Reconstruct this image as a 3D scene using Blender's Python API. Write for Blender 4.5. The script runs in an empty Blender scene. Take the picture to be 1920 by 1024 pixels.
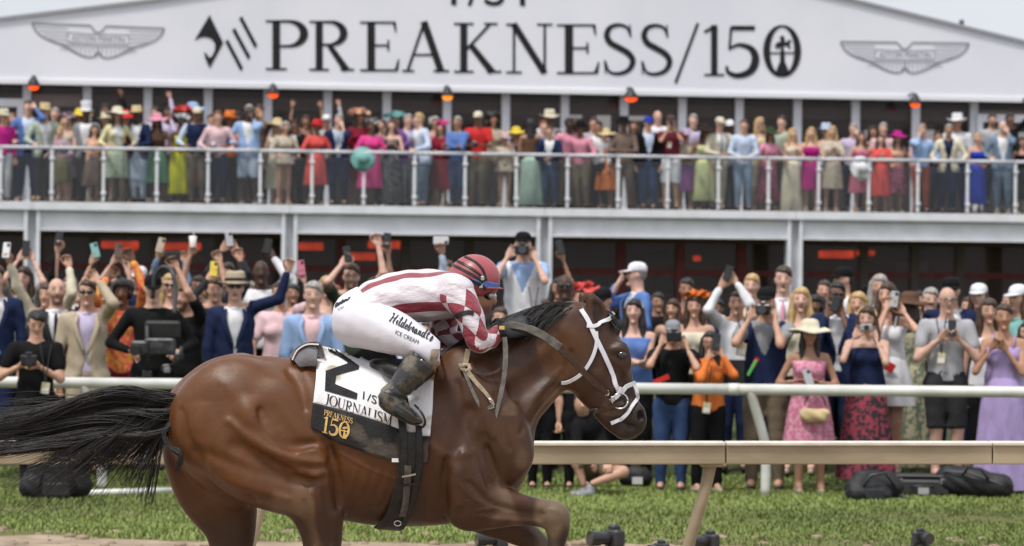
import bpy, bmesh, math, random
import numpy as np
from mathutils import Vector, Matrix
from mathutils.bvhtree import BVHTree
random.seed(7); RNG = np.random.default_rng(7)
SC = bpy.context.scene
COL = SC.collection
R = math.radians
# ------------------------------------------------------------------ camera
ROLL = R(-0.56); CAMZ = 1.82; FPX = 6400.0; HZV = 563.0; HD = 16.0
cd = bpy.data.cameras.new('camera'); cam = bpy.data.objects.new('camera', cd); COL.objects.link(cam)
cam.location = (0, 0, CAMZ); cam.rotation_euler = (R(90), ROLL, 0)
cd.sensor_width = 36; cd.lens = 120; cd.shift_y = (HZV - 512) / 1920
cd.clip_start = 0.5; cd.clip_end = 2000
cd.dof.use_dof = True; cd.dof.focus_distance = 15.75; cd.dof.aperture_fstop = 4.9
SC.camera = cam
# ------------------------------------------------------------------ sky, sun, exposure
w = bpy.data.worlds.new('World'); SC.world = w; w.use_nodes = True
nt = w.node_tree; bg = nt.nodes['Background']; sk = nt.nodes.new('ShaderNodeTexSky')
SUN_EL, SUN_AZ = R(63), R(216)      # azimuth clockwise from +Y (north)
sk.sky_type = 'NISHITA'; sk.sun_disc = False; sk.sun_elevation = SUN_EL; sk.sun_rotation = SUN_AZ
sk.air_density = 1.0; sk.dust_density = 4.0; sk.ozone_density = 1.0
# thin bright overcast: soft white cloud over most of the blue
ntc = nt.nodes.new('ShaderNodeTexCoord'); ncl = nt.nodes.new('ShaderNodeTexNoise'); ncl.inputs['Scale'].default_value = 2.2; ncl.inputs['Detail'].default_value = 6
nrm = nt.nodes.new('ShaderNodeMapRange'); nrm.inputs[1].default_value = .25; nrm.inputs[2].default_value = .65; nrm.inputs[3].default_value = .72; nrm.inputs[4].default_value = .97
nmx = nt.nodes.new('ShaderNodeMix'); nmx.data_type = 'RGBA'; nmx.inputs[7].default_value = (6.4, 6.75, 7.1, 1)
nt.links.new(ntc.outputs['Generated'], ncl.inputs['Vector']); nt.links.new(ncl.outputs[0], nrm.inputs[0]); nt.links.new(nrm.outputs[0], nmx.inputs[0])
# an overcast dome is brighter overhead than at the horizon
nsp = nt.nodes.new('ShaderNodeSeparateXYZ'); nt.links.new(ntc.outputs['Generated'], nsp.inputs[0])
ngr = nt.nodes.new('ShaderNodeMapRange'); ngr.inputs[1].default_value = 0; ngr.inputs[2].default_value = 1; ngr.inputs[3].default_value = 7.3; ngr.inputs[4].default_value = 10.5
nt.links.new(nsp.outputs[2], ngr.inputs[0]); ncm = nt.nodes.new('ShaderNodeVectorMath'); ncm.operation = 'SCALE'; ncm.inputs[0].default_value = (.955, .985, 1.06)
nt.links.new(ngr.outputs[0], ncm.inputs['Scale']); nt.links.new(ncm.outputs[0], nmx.inputs[7])
nt.links.new(sk.outputs[0], nmx.inputs[6]); nt.links.new(nmx.outputs[2], bg.inputs[0]); bg.inputs[1].default_value = 0.12
sl = bpy.data.lights.new('sun', 'SUN'); sun = bpy.data.objects.new('sun', sl); COL.objects.link(sun)
sl.energy = 3.1; sl.angle = R(11); sl.color = (1.0, 0.96, 0.9)
sdir = Vector((math.sin(SUN_AZ) * math.cos(SUN_EL), math.cos(SUN_AZ) * math.cos(SUN_EL), math.sin(SUN_EL)))
sun.rotation_euler = sdir.to_track_quat('Z', 'Y').to_euler(); sun.location = (0, 0, 30)
SC.view_settings.view_transform = 'Standard'; SC.view_settings.look = 'None'
SC.view_settings.exposure = 0.0; SC.view_settings.gamma = 1; SC.view_settings.use_curve_mapping = False
SC.render.engine = 'CYCLES'; SC.cycles.use_denoising = True
SC.cycles.max_bounces = 6; SC.cycles.transparent_max_bounces = 12; SC.cycles.caustics_reflective = False; SC.cycles.caustics_refractive = False
# ------------------------------------------------------------------ pixel <-> place (photo is 1920 x 1024)
_rt = np.array([math.cos(ROLL), 0, -math.sin(ROLL)]); _up = np.array([math.sin(ROLL), 0, math.cos(ROLL)]); _fw = np.array([0, 1., 0])
def ray(u, v): return _rt * ((u - 960) / FPX) + _up * ((HZV - v) / FPX) + _fw
def P(u, v, Y): return np.array([0, 0, CAMZ]) + ray(u, v) * Y
# ------------------------------------------------------------------ objects
def tag(o, label=None, cat=None, group=None, kind=None):
    if label: o['label'] = label
    if cat: o['category'] = cat
    if group: o['group'] = group
    if kind: o['kind'] = kind
    return o
def empty(name, loc=(0, 0, 0), rz=0, **k):
    o = bpy.data.objects.new(name, None); COL.objects.link(o); o.location = loc; o.rotation_euler = (0, 0, rz); o.empty_display_size = .1
    return tag(o, **k)
def mesh(name, V, F, mats, smooth=True, col=None, attr=None, midx=None):
    me = bpy.data.meshes.new(name); V = np.asarray(V, dtype=np.float32).reshape(-1, 3)
    if isinstance(F, np.ndarray) and len(F):
        n, k = F.shape
        me.vertices.add(len(V)); me.vertices.foreach_set('co', V.ravel())
        me.loops.add(n * k); me.loops.foreach_set('vertex_index', F.astype(np.int32).ravel())
        me.polygons.add(n); me.polygons.foreach_set('loop_start', np.arange(0, n * k, k, dtype=np.int32))
        me.update(calc_edges=True)
    else:
        me.from_pydata(V.tolist(), [], [list(map(int, f)) for f in F])
    if smooth: me.polygons.foreach_set('use_smooth', np.ones(len(me.polygons), dtype=bool))
    for m in (mats if isinstance(mats, (list, tuple)) else [mats]): me.materials.append(m)
    if midx is not None: me.polygons.foreach_set('material_index', np.asarray(midx, dtype=np.int32))
    if col is not None:
        a = me.color_attributes.new('Col', 'FLOAT_COLOR', 'POINT')
        c = np.ones((len(V), 4), dtype=np.float32); c[:, :3] = col; a.data.foreach_set('color', c.ravel())
    if attr is not None:
        a = me.attributes.new('pat', 'FLOAT_VECTOR', 'POINT'); a.data.foreach_set('vector', np.asarray(attr, dtype=np.float32).ravel())
    me.validate()
    return me
def link(name, me, parent=None, loc=(0, 0, 0), rot=(0, 0, 0), **k):
    o = bpy.data.objects.new(name, me); COL.objects.link(o); o.location = loc; o.rotation_euler = rot
    if parent is not None: o.parent = parent
    return tag(o, **k)
def obj(name, V, F, mats, parent=None, loc=(0, 0, 0), smooth=True, col=None, attr=None, midx=None, rot=(0, 0, 0), **k):
    return link(name, mesh(name, V, F, mats, smooth, col, attr, midx), parent, loc, rot, **k)
class MB:
    """collects simple solids into one mesh"""
    def __init__(s): s.V = []; s.F = []
    def add(s, V, F):
        b = len(s.V); s.V += [tuple(map(float, p)) for p in V]; s.F += [[int(i) + b for i in f] for f in F]; return s
    def box(s, c, d, rot=None, bev=0.0):
        hx, hy, hz = d[0] / 2, d[1] / 2, d[2] / 2
        if bev <= 0:
            V = [(x, y, z) for x in (-hx, hx) for y in (-hy, hy) for z in (-hz, hz)]
            F = [(0, 1, 3, 2), (4, 6, 7, 5), (0, 4, 5, 1), (2, 3, 7, 6), (0, 2, 6, 4), (1, 5, 7, 3)]
        else:
            b = min(bev, hx * .9, hy * .9, hz * .9); V = []; F = []
            ring = [(hx - b, -hy), (hx, -hy + b), (hx, hy - b), (hx - b, hy), (-hx + b, hy), (-hx, hy - b), (-hx, -hy + b), (-hx + b, -hy)]
            ins = [(x * (hx - b) / hx if 0 else x - math.copysign(b * .7, x), y - math.copysign(b * .7, y)) for x, y in ring]
            for rr, z in ((ins, -hz), (ring, -hz + b), (ring, hz - b), (ins, hz)): V += [(x, y, z) for x, y in rr]
            for k in range(3):
                for i in range(8): F.append((k * 8 + i, k * 8 + (i + 1) % 8, k * 8 + 8 + (i + 1) % 8, k * 8 + 8 + i))
            F.append(tuple(range(7, -1, -1))); F.append(tuple(range(24, 32)))
        M = rot if rot is not None else Matrix.Identity(3)
        return s.add([tuple(M @ Vector(p) + Vector(c)) for p in V], F)
    def tube(s, pts, rad, n=8, cap=True, flat=1.0, up=None):
        pts = [Vector(p) for p in pts]; m = len(pts); rads = rad if isinstance(rad, (list, tuple, np.ndarray)) else [rad] * m
        V = []; F = []; prev = None
        for i, p in enumerate(pts):
            t = (pts[min(i + 1, m - 1)] - pts[max(i - 1, 0)]).normalized()
            if up is not None: a = Vector(up) - t * t.dot(Vector(up))
            elif prev is None: a = t.orthogonal()
            else: a = prev - t * t.dot(prev)
            if a.length < 1e-6: a = t.orthogonal()
            a.normalize(); prev = a; b = t.cross(a)
            for k in range(n):
                th = 2 * math.pi * k / n + math.pi / n
                V.append(p + (a * math.cos(th) * flat + b * math.sin(th)) * rads[i])
        for i in range(m - 1):
            for k in range(n): F.append((i * n + k, i * n + (k + 1) % n, (i + 1) * n + (k + 1) % n, (i + 1) * n + k))
        if cap: F.append(tuple(range(n - 1, -1, -1))); F.append(tuple(range((m - 1) * n, m * n)))
        return s.add(V, F)
    def lathe(s, prof, c=(0, 0, 0), n=20, sx=1, sy=1, rip=None, cap=True):
        V = []; F = []
        for i, (r, z) in enumerate(prof):
            for k in range(n):
                th = 2 * math.pi * k / n; rr = r; zz = z
                if rip: dr, dz = rip(i, th); rr = r * (1 + dr); zz = z + dz
                V.append((c[0] + rr * sx * math.cos(th), c[1] + rr * sy * math.sin(th), c[2] + zz))
        m = len(prof)
        for i in range(m - 1):
            for k in range(n): F.append((i * n + k, i * n + (k + 1) % n, (i + 1) * n + (k + 1) % n, (i + 1) * n + k))
        if cap: F.append(tuple(range(n - 1, -1, -1))); F.append(tuple(range((m - 1) * n, m * n)))
        return s.add(V, F)
    def ball(s, c, r, n=10, m=7):
        prof = [(max(1e-4, math.sin(math.pi * i / m)) , -math.cos(math.pi * i / m)) for i in range(m + 1)]
        r = r if isinstance(r, (tuple, list)) else (r, r, r)
        V = []; F = []
        for (a, z) in prof:
            for k in range(n):
                th = 2 * math.pi * k / n; V.append((c[0] + a * r[0] * math.cos(th), c[1] + a * r[1] * math.sin(th), c[2] + z * r[2]))
        for i in range(m):
            for k in range(n): F.append((i * n + k, i * n + (k + 1) % n, (i + 1) * n + (k + 1) % n, (i + 1) * n + k))
        return s.add(V, F)
    def arr(s): return np.array(s.V), s.F
    def build(s, name, mat, parent=None, smooth=False, **k): return obj(name, s.V, s.F, mat, parent, smooth=smooth, **k)
# ------------------------------------------------------------------ materials
_M = {}
def mat(name, col, rough=.6, spec=.4, metal=0, noise=0, scale=20, bump=0, bscale=60, emit=None, estr=0, coat=0, sheen=0, alpha=None, c2=None, detail=4, stretch=None, lo=.35, hi=.65):
    if name in _M: return _M[name]
    m = bpy.data.materials.new(name); m.use_nodes = True; n = m.node_tree.nodes; L = m.node_tree.links
    b = n['Principled BSDF']; b.inputs['Roughness'].default_value = rough; b.inputs['Specular IOR Level'].default_value = spec
    b.inputs['Metallic'].default_value = metal; b.inputs['Base Color'].default_value = (*col, 1)
    if coat: b.inputs['Coat Weight'].default_value = coat; b.inputs['Coat Roughness'].default_value = .15
    if sheen: b.inputs['Sheen Weight'].default_value = sheen
    if emit: b.inputs['Emission Color'].default_value = (*emit, 1); b.inputs['Emission Strength'].default_value = estr
    if noise or c2 or bump:
        tc = n.new('ShaderNodeTexCoord'); src = tc.outputs['Object']
        if stretch:
            mp = n.new('ShaderNodeMapping'); mp.inputs['Scale'].default_value = stretch; L.new(src, mp.inputs[0]); src = mp.outputs[0]
    if noise or c2:
        t = n.new('ShaderNodeTexNoise'); t.inputs['Scale'].default_value = scale; t.inputs['Detail'].default_value = detail; L.new(src, t.inputs['Vector'])
        r = n.new('ShaderNodeValToRGB'); r.color_ramp.elements[0].position = lo; r.color_ramp.elements[1].position = hi
        d = c2 if c2 else tuple(c * (1 - noise) for c in col)
        e = col if c2 else tuple(min(1, c * (1 + noise * .6)) for c in col)
        r.color_ramp.elements[0].color = (*d, 1); r.color_ramp.elements[1].color = (*e, 1)
        L.new(t.outputs[0], r.inputs[0]); L.new(r.outputs[0], b.inputs['Base Color'])
    if bump:
        t2 = n.new('ShaderNodeTexNoise'); t2.inputs['Scale'].default_value = bscale; t2.inputs['Detail'].default_value = 4; L.new(src, t2.inputs['Vector'])
        bp = n.new('ShaderNodeBump'); bp.inputs['Strength'].default_value = bump; bp.inputs['Distance'].default_value = .01
        L.new(t2.outputs[0], bp.inputs['Height']); L.new(bp.outputs[0], b.inputs['Normal'])
    _M[name] = m; return m
def attr_mat(name, rough=.5, spec=.4, bump=0, bscale=80, coat=0, stretch=None, noise=.12, nscale=14, sss=0):
    m = mat(name, (1, 1, 1), rough, spec, bump=bump, bscale=bscale, coat=coat, stretch=stretch)
    n = m.node_tree.nodes; L = m.node_tree.links; b = n['Principled BSDF']
    a = n.new('ShaderNodeAttribute'); a.attribute_name = 'Col'
    t = n.new('ShaderNodeTexNoise'); t.inputs['Scale'].default_value = nscale; t.inputs['Detail'].default_value = 5
    tc = n.new('ShaderNodeTexCoord'); L.new(tc.outputs['Object'], t.inputs['Vector'])
    mr = n.new('ShaderNodeMapRange'); mr.inputs[1].default_value = .3; mr.inputs[2].default_value = .7; mr.inputs[3].default_value = 1 - noise; mr.inputs[4].default_value = 1 + noise
    L.new(t.outputs[0], mr.inputs[0])
    mx = n.new('ShaderNodeMix'); mx.data_type = 'RGBA'; mx.blend_type = 'MULTIPLY'; mx.inputs[0].default_value = 1
    L.new(a.outputs['Color'], mx.inputs[6]); L.new(mr.outputs[0], mx.inputs[7]); L.new(mx.outputs[2], b.inputs['Base Color'])
    return m
# ------------------------------------------------------------------ sculpting fields -> one continuous surface
def axis(lo, hi, h, fine=None):
    """sample positions; fine=(lo,hi,h2) inserts a denser stretch"""
    if fine is None: return np.arange(lo, hi + h, h)
    a, b, h2 = fine; out = []
    if lo < a: out.append(np.arange(lo, a - h2 * .5, h))
    out.append(np.arange(max(a, lo), min(b, hi), h2))
    if b < hi: out.append(np.arange(b, hi + h, h))
    return np.concatenate(out)
class Vox:
    def __init__(s, xs, ys, zs):
        s.x, s.y, s.z = xs, ys, zs; s.F = np.full((len(xs), len(ys), len(zs)), 1.0, dtype=np.float32)
    def sl(s, lo, hi):
        i = [max(0, int(np.searchsorted(a, l)) - 1) for a, l in zip((s.x, s.y, s.z), lo)]
        j = [min(len(a), int(np.searchsorted(a, h)) + 1) for a, h in zip((s.x, s.y, s.z), hi)]
        if any(b <= a for a, b in zip(i, j)): return None
        return tuple(slice(a, b) for a, b in zip(i, j))
    def grid(s, S): return s.x[S[0]][:, None, None], s.y[S[1]][None, :, None], s.z[S[2]][None, None, :]
    def put(s, S, d, k, sub=False):
        f = s.F[S]; d = d.astype(np.float32)
        if sub:
            h = np.maximum(k - np.abs(f + d), 0) / k if k > 0 else 0; s.F[S] = np.maximum(f, -d) + (h * h * k * .25 if k > 0 else 0)
        else:
            h = np.maximum(k - np.abs(f - d), 0) / k if k > 0 else 0; s.F[S] = np.minimum(f, d) - (h * h * k * .25 if k > 0 else 0)
    def cone(s, a, b, ra, rb, k=.03, sc=(1, 1, 1), sub=False):
        a = np.array(a, float); b = np.array(b, float); m = max(ra, rb); sc = np.array(sc, float); pad = m * sc + k + .03
        S = s.sl(np.minimum(a, b) - pad, np.maximum(a, b) + pad)
        if S is None: return
        X, Y, Z = s.grid(S); c = a
        px, py, pz = (X - c[0]) / sc[0], (Y - c[1]) / sc[1], (Z - c[2]) / sc[2]; ba = (b - a) / sc; bb = max(1e-9, ba @ ba)
        t = np.clip((px * ba[0] + py * ba[1] + pz * ba[2]) / bb, 0, 1)
        d = np.sqrt((px - ba[0] * t) ** 2 + (py - ba[1] * t) ** 2 + (pz - ba[2] * t) ** 2) - (ra + (rb - ra) * t)
        s.put(S, d * min(1, sc.min()), k, sub)
    def ell(s, c, r, k=.03, M=None, sub=False):
        c = np.array(c, float); r = np.array(r, float); pad = r.max() + k + .03
        S = s.sl(c - pad, c + pad)
        if S is None: return
        X, Y, Z = s.grid(S); p = [X - c[0], Y - c[1], Z - c[2]]
        if M is not None: p = [M[0][i] * p[0] + M[1][i] * p[1] + M[2][i] * p[2] for i in range(3)]   # columns of M are the ellipsoid's axes
        q = np.sqrt((p[0] / r[0]) ** 2 + (p[1] / r[1]) ** 2 + (p[2] / r[2]) ** 2)
        q2 = np.sqrt((p[0] / r[0] ** 2) ** 2 + (p[1] / r[1] ** 2) ** 2 + (p[2] / r[2] ** 2) ** 2) + 1e-6
        s.put(S, np.clip(q * (q - 1) / q2, -.5, .5), k, sub)
    def cut(s, fn):
        X, Y, Z = s.x[:, None, None], s.y[None, :, None], s.z[None, None, :]
        s.F = np.maximum(s.F, fn(X, Y, Z).astype(np.float32))
    def mesh(s):
        F = s.F; s0 = F < 0; nx, ny, nz = F.shape
        c = np.zeros((nx - 1, ny - 1, nz - 1), np.int8)
        for i in (0, 1):
            for j in (0, 1):
                for k in (0, 1): c += s0[i:nx - 1 + i, j:ny - 1 + j, k:nz - 1 + k]
        I, J, K = np.nonzero((c > 0) & (c < 8)); n = len(I)
        if n == 0: return np.zeros((0, 3)), np.zeros((0, 4), int)
        idx = np.full(c.shape, -1, np.int32); idx[I, J, K] = np.arange(n)
        acc = np.zeros((n, 3)); cnt = np.zeros(n)
        co = {(i, j, k): F[I + i, J + j, K + k] for i in (0, 1) for j in (0, 1) for k in (0, 1)}
        for a in co:
            for ax in range(3):
                if a[ax]: continue
                b = list(a); b[ax] = 1; b = tuple(b); fa, fb = co[a], co[b]
                m = (fa < 0) != (fb < 0); t = np.where(m, fa / np.where(m, fa - fb, 1), 0)
                p = np.array(a, float)[None, :].repeat(n, 0); p[:, ax] += t
                acc += p * m[:, None]; cnt += m
        p = acc / np.maximum(cnt, 1)[:, None]
        V = np.stack([s.x[I] + (s.x[I + 1] - s.x[I]) * p[:, 0], s.y[J] + (s.y[J + 1] - s.y[J]) * p[:, 1], s.z[K] + (s.z[K + 1] - s.z[K]) * p[:, 2]], 1)
        Q = []
        a, b = s0[:-1, 1:-1, 1:-1], s0[1:, 1:-1, 1:-1]; i, j, k = np.nonzero(a != b); fl = a[i, j, k]; j = j + 1; k = k + 1
        q = np.stack([idx[i, j - 1, k - 1], idx[i, j, k - 1], idx[i, j, k], idx[i, j - 1, k]], 1); q[~fl] = q[~fl][:, ::-1]; Q.append(q)
        a, b = s0[1:-1, :-1, 1:-1], s0[1:-1, 1:, 1:-1]; i, j, k = np.nonzero(a != b); fl = a[i, j, k]; i = i + 1; k = k + 1
        q = np.stack([idx[i - 1, j, k - 1], idx[i - 1, j, k], idx[i, j, k], idx[i, j, k - 1]], 1); q[~fl] = q[~fl][:, ::-1]; Q.append(q)
        a, b = s0[1:-1, 1:-1, :-1], s0[1:-1, 1:-1, 1:]; i, j, k = np.nonzero(a != b); fl = a[i, j, k]; i = i + 1; j = j + 1
        q = np.stack([idx[i - 1, j - 1, k], idx[i, j - 1, k], idx[i, j, k], idx[i - 1, j, k]], 1); q[~fl] = q[~fl][:, ::-1]; Q.append(q)
        Q = np.concatenate(Q); Q = Q[(Q >= 0).all(1)]
        return V, Q
def relax(V, Q, it=2, f=.5):
    n = len(V)
    for _ in range(it):
        acc = np.zeros((n, 3)); cnt = np.zeros(n)
        for a, b in ((0, 1), (1, 2), (2, 3), (3, 0)):
            for p, q in ((a, b), (b, a)):
                for d in range(3): acc[:, d] += np.bincount(Q[:, p], V[Q[:, q], d], n)
                cnt += np.bincount(Q[:, p], minlength=n)
        V = V + (acc / np.maximum(cnt, 1)[:, None] - V) * f
    return V
def catmull(pts, n):
    pts = [np.array(p, float) for p in pts]; out = []
    for i in range(len(pts) - 1):
        p0 = pts[max(i - 1, 0)]; p1 = pts[i]; p2 = pts[i + 1]; p3 = pts[min(i + 2, len(pts) - 1)]
        for j in range(n):
            t = j / n; out.append(.5 * (2 * p1 + (p2 - p0) * t + (2 * p0 - 5 * p1 + 4 * p2 - p3) * t * t + (3 * p1 - p0 - 3 * p2 + p3) * t ** 3))
    out.append(pts[-1]); return out
def sstep(a, b, x): t = np.clip((x - a) / (b - a), 0, 1); return t * t * (3 - 2 * t)
def nz3(V, f, seed=0):
    """cheap smooth noise -1..1 at points V"""
    r = np.random.default_rng(seed); o = np.zeros(len(V))
    for i in range(6):
        d = r.normal(size=3); d /= np.linalg.norm(d); o += np.sin(V @ d * f * (.7 + .25 * i) + r.uniform(0, 6.28))
    return o / 3.2
# ------------------------------------------------------------------ lettering: serif capitals drawn as broad-nib strokes, unit height
def arc(cx, cy, rx, ry, a0, a1, n=14): return [(cx + rx * math.cos(R(a0 + (a1 - a0) * i / n)), cy + ry * math.sin(R(a0 + (a1 - a0) * i / n))) for i in range(n + 1)]
def _wv(n, a, b): return [a + (b - a) * math.sin(math.pi * i / (n - 1)) ** 1.3 for i in range(n)]
TK, TN = .115, .04
def _st(x, T=TK, s=.16): return [([(x, 0), (x, 1)], [T, T]), ([(x - s, .018), (x + s, .018)], [TN, TN]), ([(x - s, .982), (x + s, .982)], [TN, TN])]
def _bowl(x, y0, y1, w):
    a = [(x, y1 - .02)] + arc(x + w * .45, (y0 + y1) / 2, w * .55, (y1 - y0) / 2 - .02, 90, -90, 12) + [(x, y0 + .02)]
    return (a, _wv(len(a), TN, TK * 1.1))
_S = [(.47, .80), (.42, .93), (.28, .98), (.13, .93), (.07, .78), (.13, .63), (.28, .53), (.44, .42), (.52, .27), (.45, .09), (.27, .015), (.11, .06), (.05, .24)]
_O = lambda w: (arc(w / 2, .5, w / 2 - .05, .49, 90, 450, 30), [TN + (TK * 1.1 - TN) * abs(math.sin(2 * math.pi * i / 30)) ** 1.3 for i in range(31)])
GL = {
 'P': (.60, _st(.17) + [_bowl(.17, .46, 1, .42)]),
 'R': (.70, _st(.17) + [_bowl(.17, .50, 1, .40), ([(.34, .50), (.62, .0)], [.09, .12]), ([(.52, .018), (.74, .018)], [TN, TN])]),
 'E': (.62, _st(.17)[:1] + [([(.0, .982), (.53, .982)], [TN] * 2), ([(.0, .018), (.56, .018)], [TN] * 2), ([(.52, .99), (.545, .78)], [.05, .02]), ([(.55, .01), (.59, .24)], [.06, .02]), ([(.17, .52), (.43, .52)], [TN] * 2), ([(.43, .63), (.43, .41)], [.03, .03])]),
 'A': (.74, [([(.09, .02), (.37, 1)], [.045] * 2), ([(.36, 1), (.65, .0)], [.12] * 2), ([(.18, .34), (.52, .34)], [TN] * 2), ([(0, .018), (.2, .018)], [TN] * 2), ([(.52, .018), (.78, .018)], [TN] * 2)]),
 'K': (.74, _st(.17) + [([(.18, .42), (.60, .98)], [.045] * 2), ([(.28, .56), (.64, .0)], [.10, .12]), ([(.50, .982), (.72, .982)], [TN] * 2), ([(.54, .018), (.78, .018)], [TN] * 2)]),
 'N': (.82, [([(.14, 0), (.14, 1)], [.045] * 2), ([(.13, 1), (.69, .0)], [.12] * 2), ([(.69, 0), (.69, 1)], [.045] * 2), ([(0, .982), (.17, .982)], [TN] * 2), ([(0, .018), (.28, .018)], [TN] * 2), ([(.55, .982), (.83, .982)], [TN] * 2)]),
 'S': (.58, [(catmull(_S, 3), [TN + (TK - TN) * (math.sin(math.pi * i / 36) ** 1.5) for i in range(37)]), ([(.47, .99), (.48, .74)], [.02, .035]), ([(.05, .01), (.04, .28)], [.02, .035])]),
 '/': (.42, [([(.0, -.16), (.40, 1.05)], [.05] * 2)]),
 '1': (.40, [([(.22, 0), (.22, 1)], [TK] * 2), ([(.04, .86), (.22, .97)], [.05, .06]), ([(.04, .018), (.40, .018)], [TN] * 2)]),
 '5': (.60, [([(.13, .95), (.52, .95)], [.09] * 2), ([(.13, .97), (.10, .52)], [TN] * 2), (catmull([(.10, .54), (.26, .62), (.46, .54), (.53, .33), (.45, .10), (.24, .01), (.08, .08), (.06, .2)], 4), _wv(29, TN, TK * 1.15))]),
 '0': (.66, [_O(.66)]), 'O': (.82, [_O(.82)]),
 'J': (.42, [([(.26, .982), (.26, .15), (.18, -.06), (.04, -.06)], [TK, TK, .07, .08]), ([(.08, .982), (.42, .982)], [TN] * 2)]),
 'U': (.80, [(([(.15, 1)] + arc(.40, .32, .25, .30, 180, 360, 10) + [(.65, 1)]), [TK] * 3 + [.10, .08, .06, .05] + [.045] * 6), ([(0, .982), (.3, .982)], [TN] * 2), ([(.54, .982), (.78, .982)], [TN] * 2)]),
 'L': (.60, _st(.17)[:1] + [([(0, .982), (.33, .982)], [TN] * 2), ([(0, .018), (.54, .018)], [TN] * 2), ([(.53, .01), (.57, .26)], [.06, .02])]),
 'I': (.36, _st(.18)),
 'M': (.98, [([(.14, 0), (.16, 1)], [.045] * 2), ([(.15, 1), (.47, .0)], [.12] * 2), ([(.47, 0), (.80, 1)], [.045] * 2), ([(.81, 0), (.81, 1)], [TK] * 2), ([(0, .018), (.27, .018)], [TN] * 2), ([(.67, .018), (.97, .018)], [TN] * 2), ([(0, .982), (.16, .982)], [TN] * 2), ([(.81, .982), (.97, .982)], [TN] * 2)]),
 ' ': (.3, [])}
def ribbon(pts, wd, seg=None):
    """stroke polyline with widths -> 2-D quads"""
    if seg:
        q = []; ww = []
        for i in range(len(pts) - 1):
            a, b = np.array(pts[i]), np.array(pts[i + 1]); n = max(1, int(np.linalg.norm(b - a) / seg))
            for j in range(n): q.append(a + (b - a) * j / n); ww.append(wd[i] + (wd[i + 1] - wd[i]) * j / n)
        q.append(np.array(pts[-1])); ww.append(wd[-1]); pts, wd = q, ww
    pts = [np.array(p, float) for p in pts]; V = []; F = []
    for i, p in enumerate(pts):
        t = pts[min(i + 1, len(pts) - 1)] - pts[max(i - 1, 0)]; t = t / max(1e-9, np.linalg.norm(t)); nn = np.array([-t[1], t[0]])
        V += [p + nn * wd[i] / 2, p - nn * wd[i] / 2]
    for i in range(len(pts) - 1): F.append((2 * i, 2 * i + 1, 2 * i + 3, 2 * i + 2))
    return V, F
def word2d(txt, track=.06, seg=None, wscale=1.0, bold=1.0):
    V = []; F = []; x = 0
    for ch in txt:
        wd, st = GL[ch]
        for pts, ws in st:
            v, f = ribbon([(p[0] * wscale + x, p[1]) for p in pts], [a * bold for a in ws], seg); b = len(V)
            V += v; F += [tuple(i + b for i in q) for q in f]
        x += wd * wscale + track
    return np.array(V), F, x - track
def sans2d(txt, res=3):
    """built-in sans letters as a flat mesh, unit cap height"""
    c = bpy.data.curves.new('t', 'FONT'); c.body = txt; c.resolution_u = res; o = bpy.data.objects.new('t', c)
    COL.objects.link(o); bpy.context.view_layer.update()
    me = bpy.data.meshes.new_from_object(o.evaluated_get(bpy.context.evaluated_depsgraph_get()))
    V = np.array([v.co[:2] for v in me.vertices]); F = [tuple(p.vertices) for p in me.polygons]
    bpy.data.objects.remove(o); bpy.data.curves.remove(c); bpy.data.meshes.remove(me)
    V = V - V.min(0); V = V / V[:, 1].max(); return V, F, V[:, 0].max()
def poly2d(pts):
    bm = bmesh.new(); vs = [bm.verts.new((p[0], p[1], 0)) for p in pts]; bm.faces.new(vs).normal_update(); bmesh.ops.triangulate(bm, faces=bm.faces[:])
    V = np.array([v.co[:2] for v in bm.verts]); F = [tuple(v.index for v in f.verts) for f in bm.faces]; bm.free(); return V, F
def merge2d(parts):
    V = []; F = []
    for v, f in parts:
        b = len(V); V += [tuple(p) for p in v]; F += [tuple(i + b for i in q) for q in f]
    return np.array(V), F
# ================================================================== ground
def gz(Y): return float(np.interp(Y, [0, 33.2, 34.2, 35.2, 37, 39, 60, 80], [0, 0, .07, .20, .45, .50, .50, .50]))
M_dirt = mat('dirt', (.36, .28, .205), .95, .1, c2=(.22, .165, .12), scale=3.5, detail=8, bump=.9, bscale=30)
M_turf = mat('turf_soil', (.14, .13, .055), .95, .1, c2=(.085, .095, .035), scale=2.0, bump=.6, bscale=60)
M_infield = mat('infield', (.07, .09, .03), .95, .1, c2=(.045, .055, .025), scale=1.2, bump=.4)
def sheet(name, X0, X1, Ys, nx, m, zf, **k):
    xs = np.linspace(X0, X1, nx); V = [(x, y, zf(x, y)) for y in Ys for x in xs]
    F = [(j * nx + i, j * nx + i + 1, (j + 1) * nx + i + 1, (j + 1) * nx + i) for j in range(len(Ys) - 1) for i in range(nx - 1)]
    return obj(name, V, F, m, kind='structure', **k)
EDGE = lambda x: 25.55 - .05 * x + .18 * math.sin(x * 1.3 + .6) + .1 * math.sin(x * 3.1)
sheet('ground', -900, 900, [-60, 0, 20, 33.2, 34.2, 35.2, 37, 39, 60, 80, 300, 1500], 3, M_infield, lambda x, y: gz(y) - .012)
sheet('dirt_track', -40, 40, list(np.linspace(-20, 14, 10)) + list(np.linspace(14.5, 26.6, 70)), 161, M_dirt, lambda x, y: .006 + .018 * math.sin(x * 7.1 + 2 * math.sin(y * 3)) * math.sin(y * 9 + x) * (y > 12) if y < EDGE(x) - .1 else .002 - .02 * min(1, (y - EDGE(x) + .1) * 2))
sheet('turf', -40, 40, np.linspace(24.6, 33.6, 70), 161, M_turf, lambda x, y: .012 if y > EDGE(x) else .012 - .12 * min(1, (EDGE(x) - y)))
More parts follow.
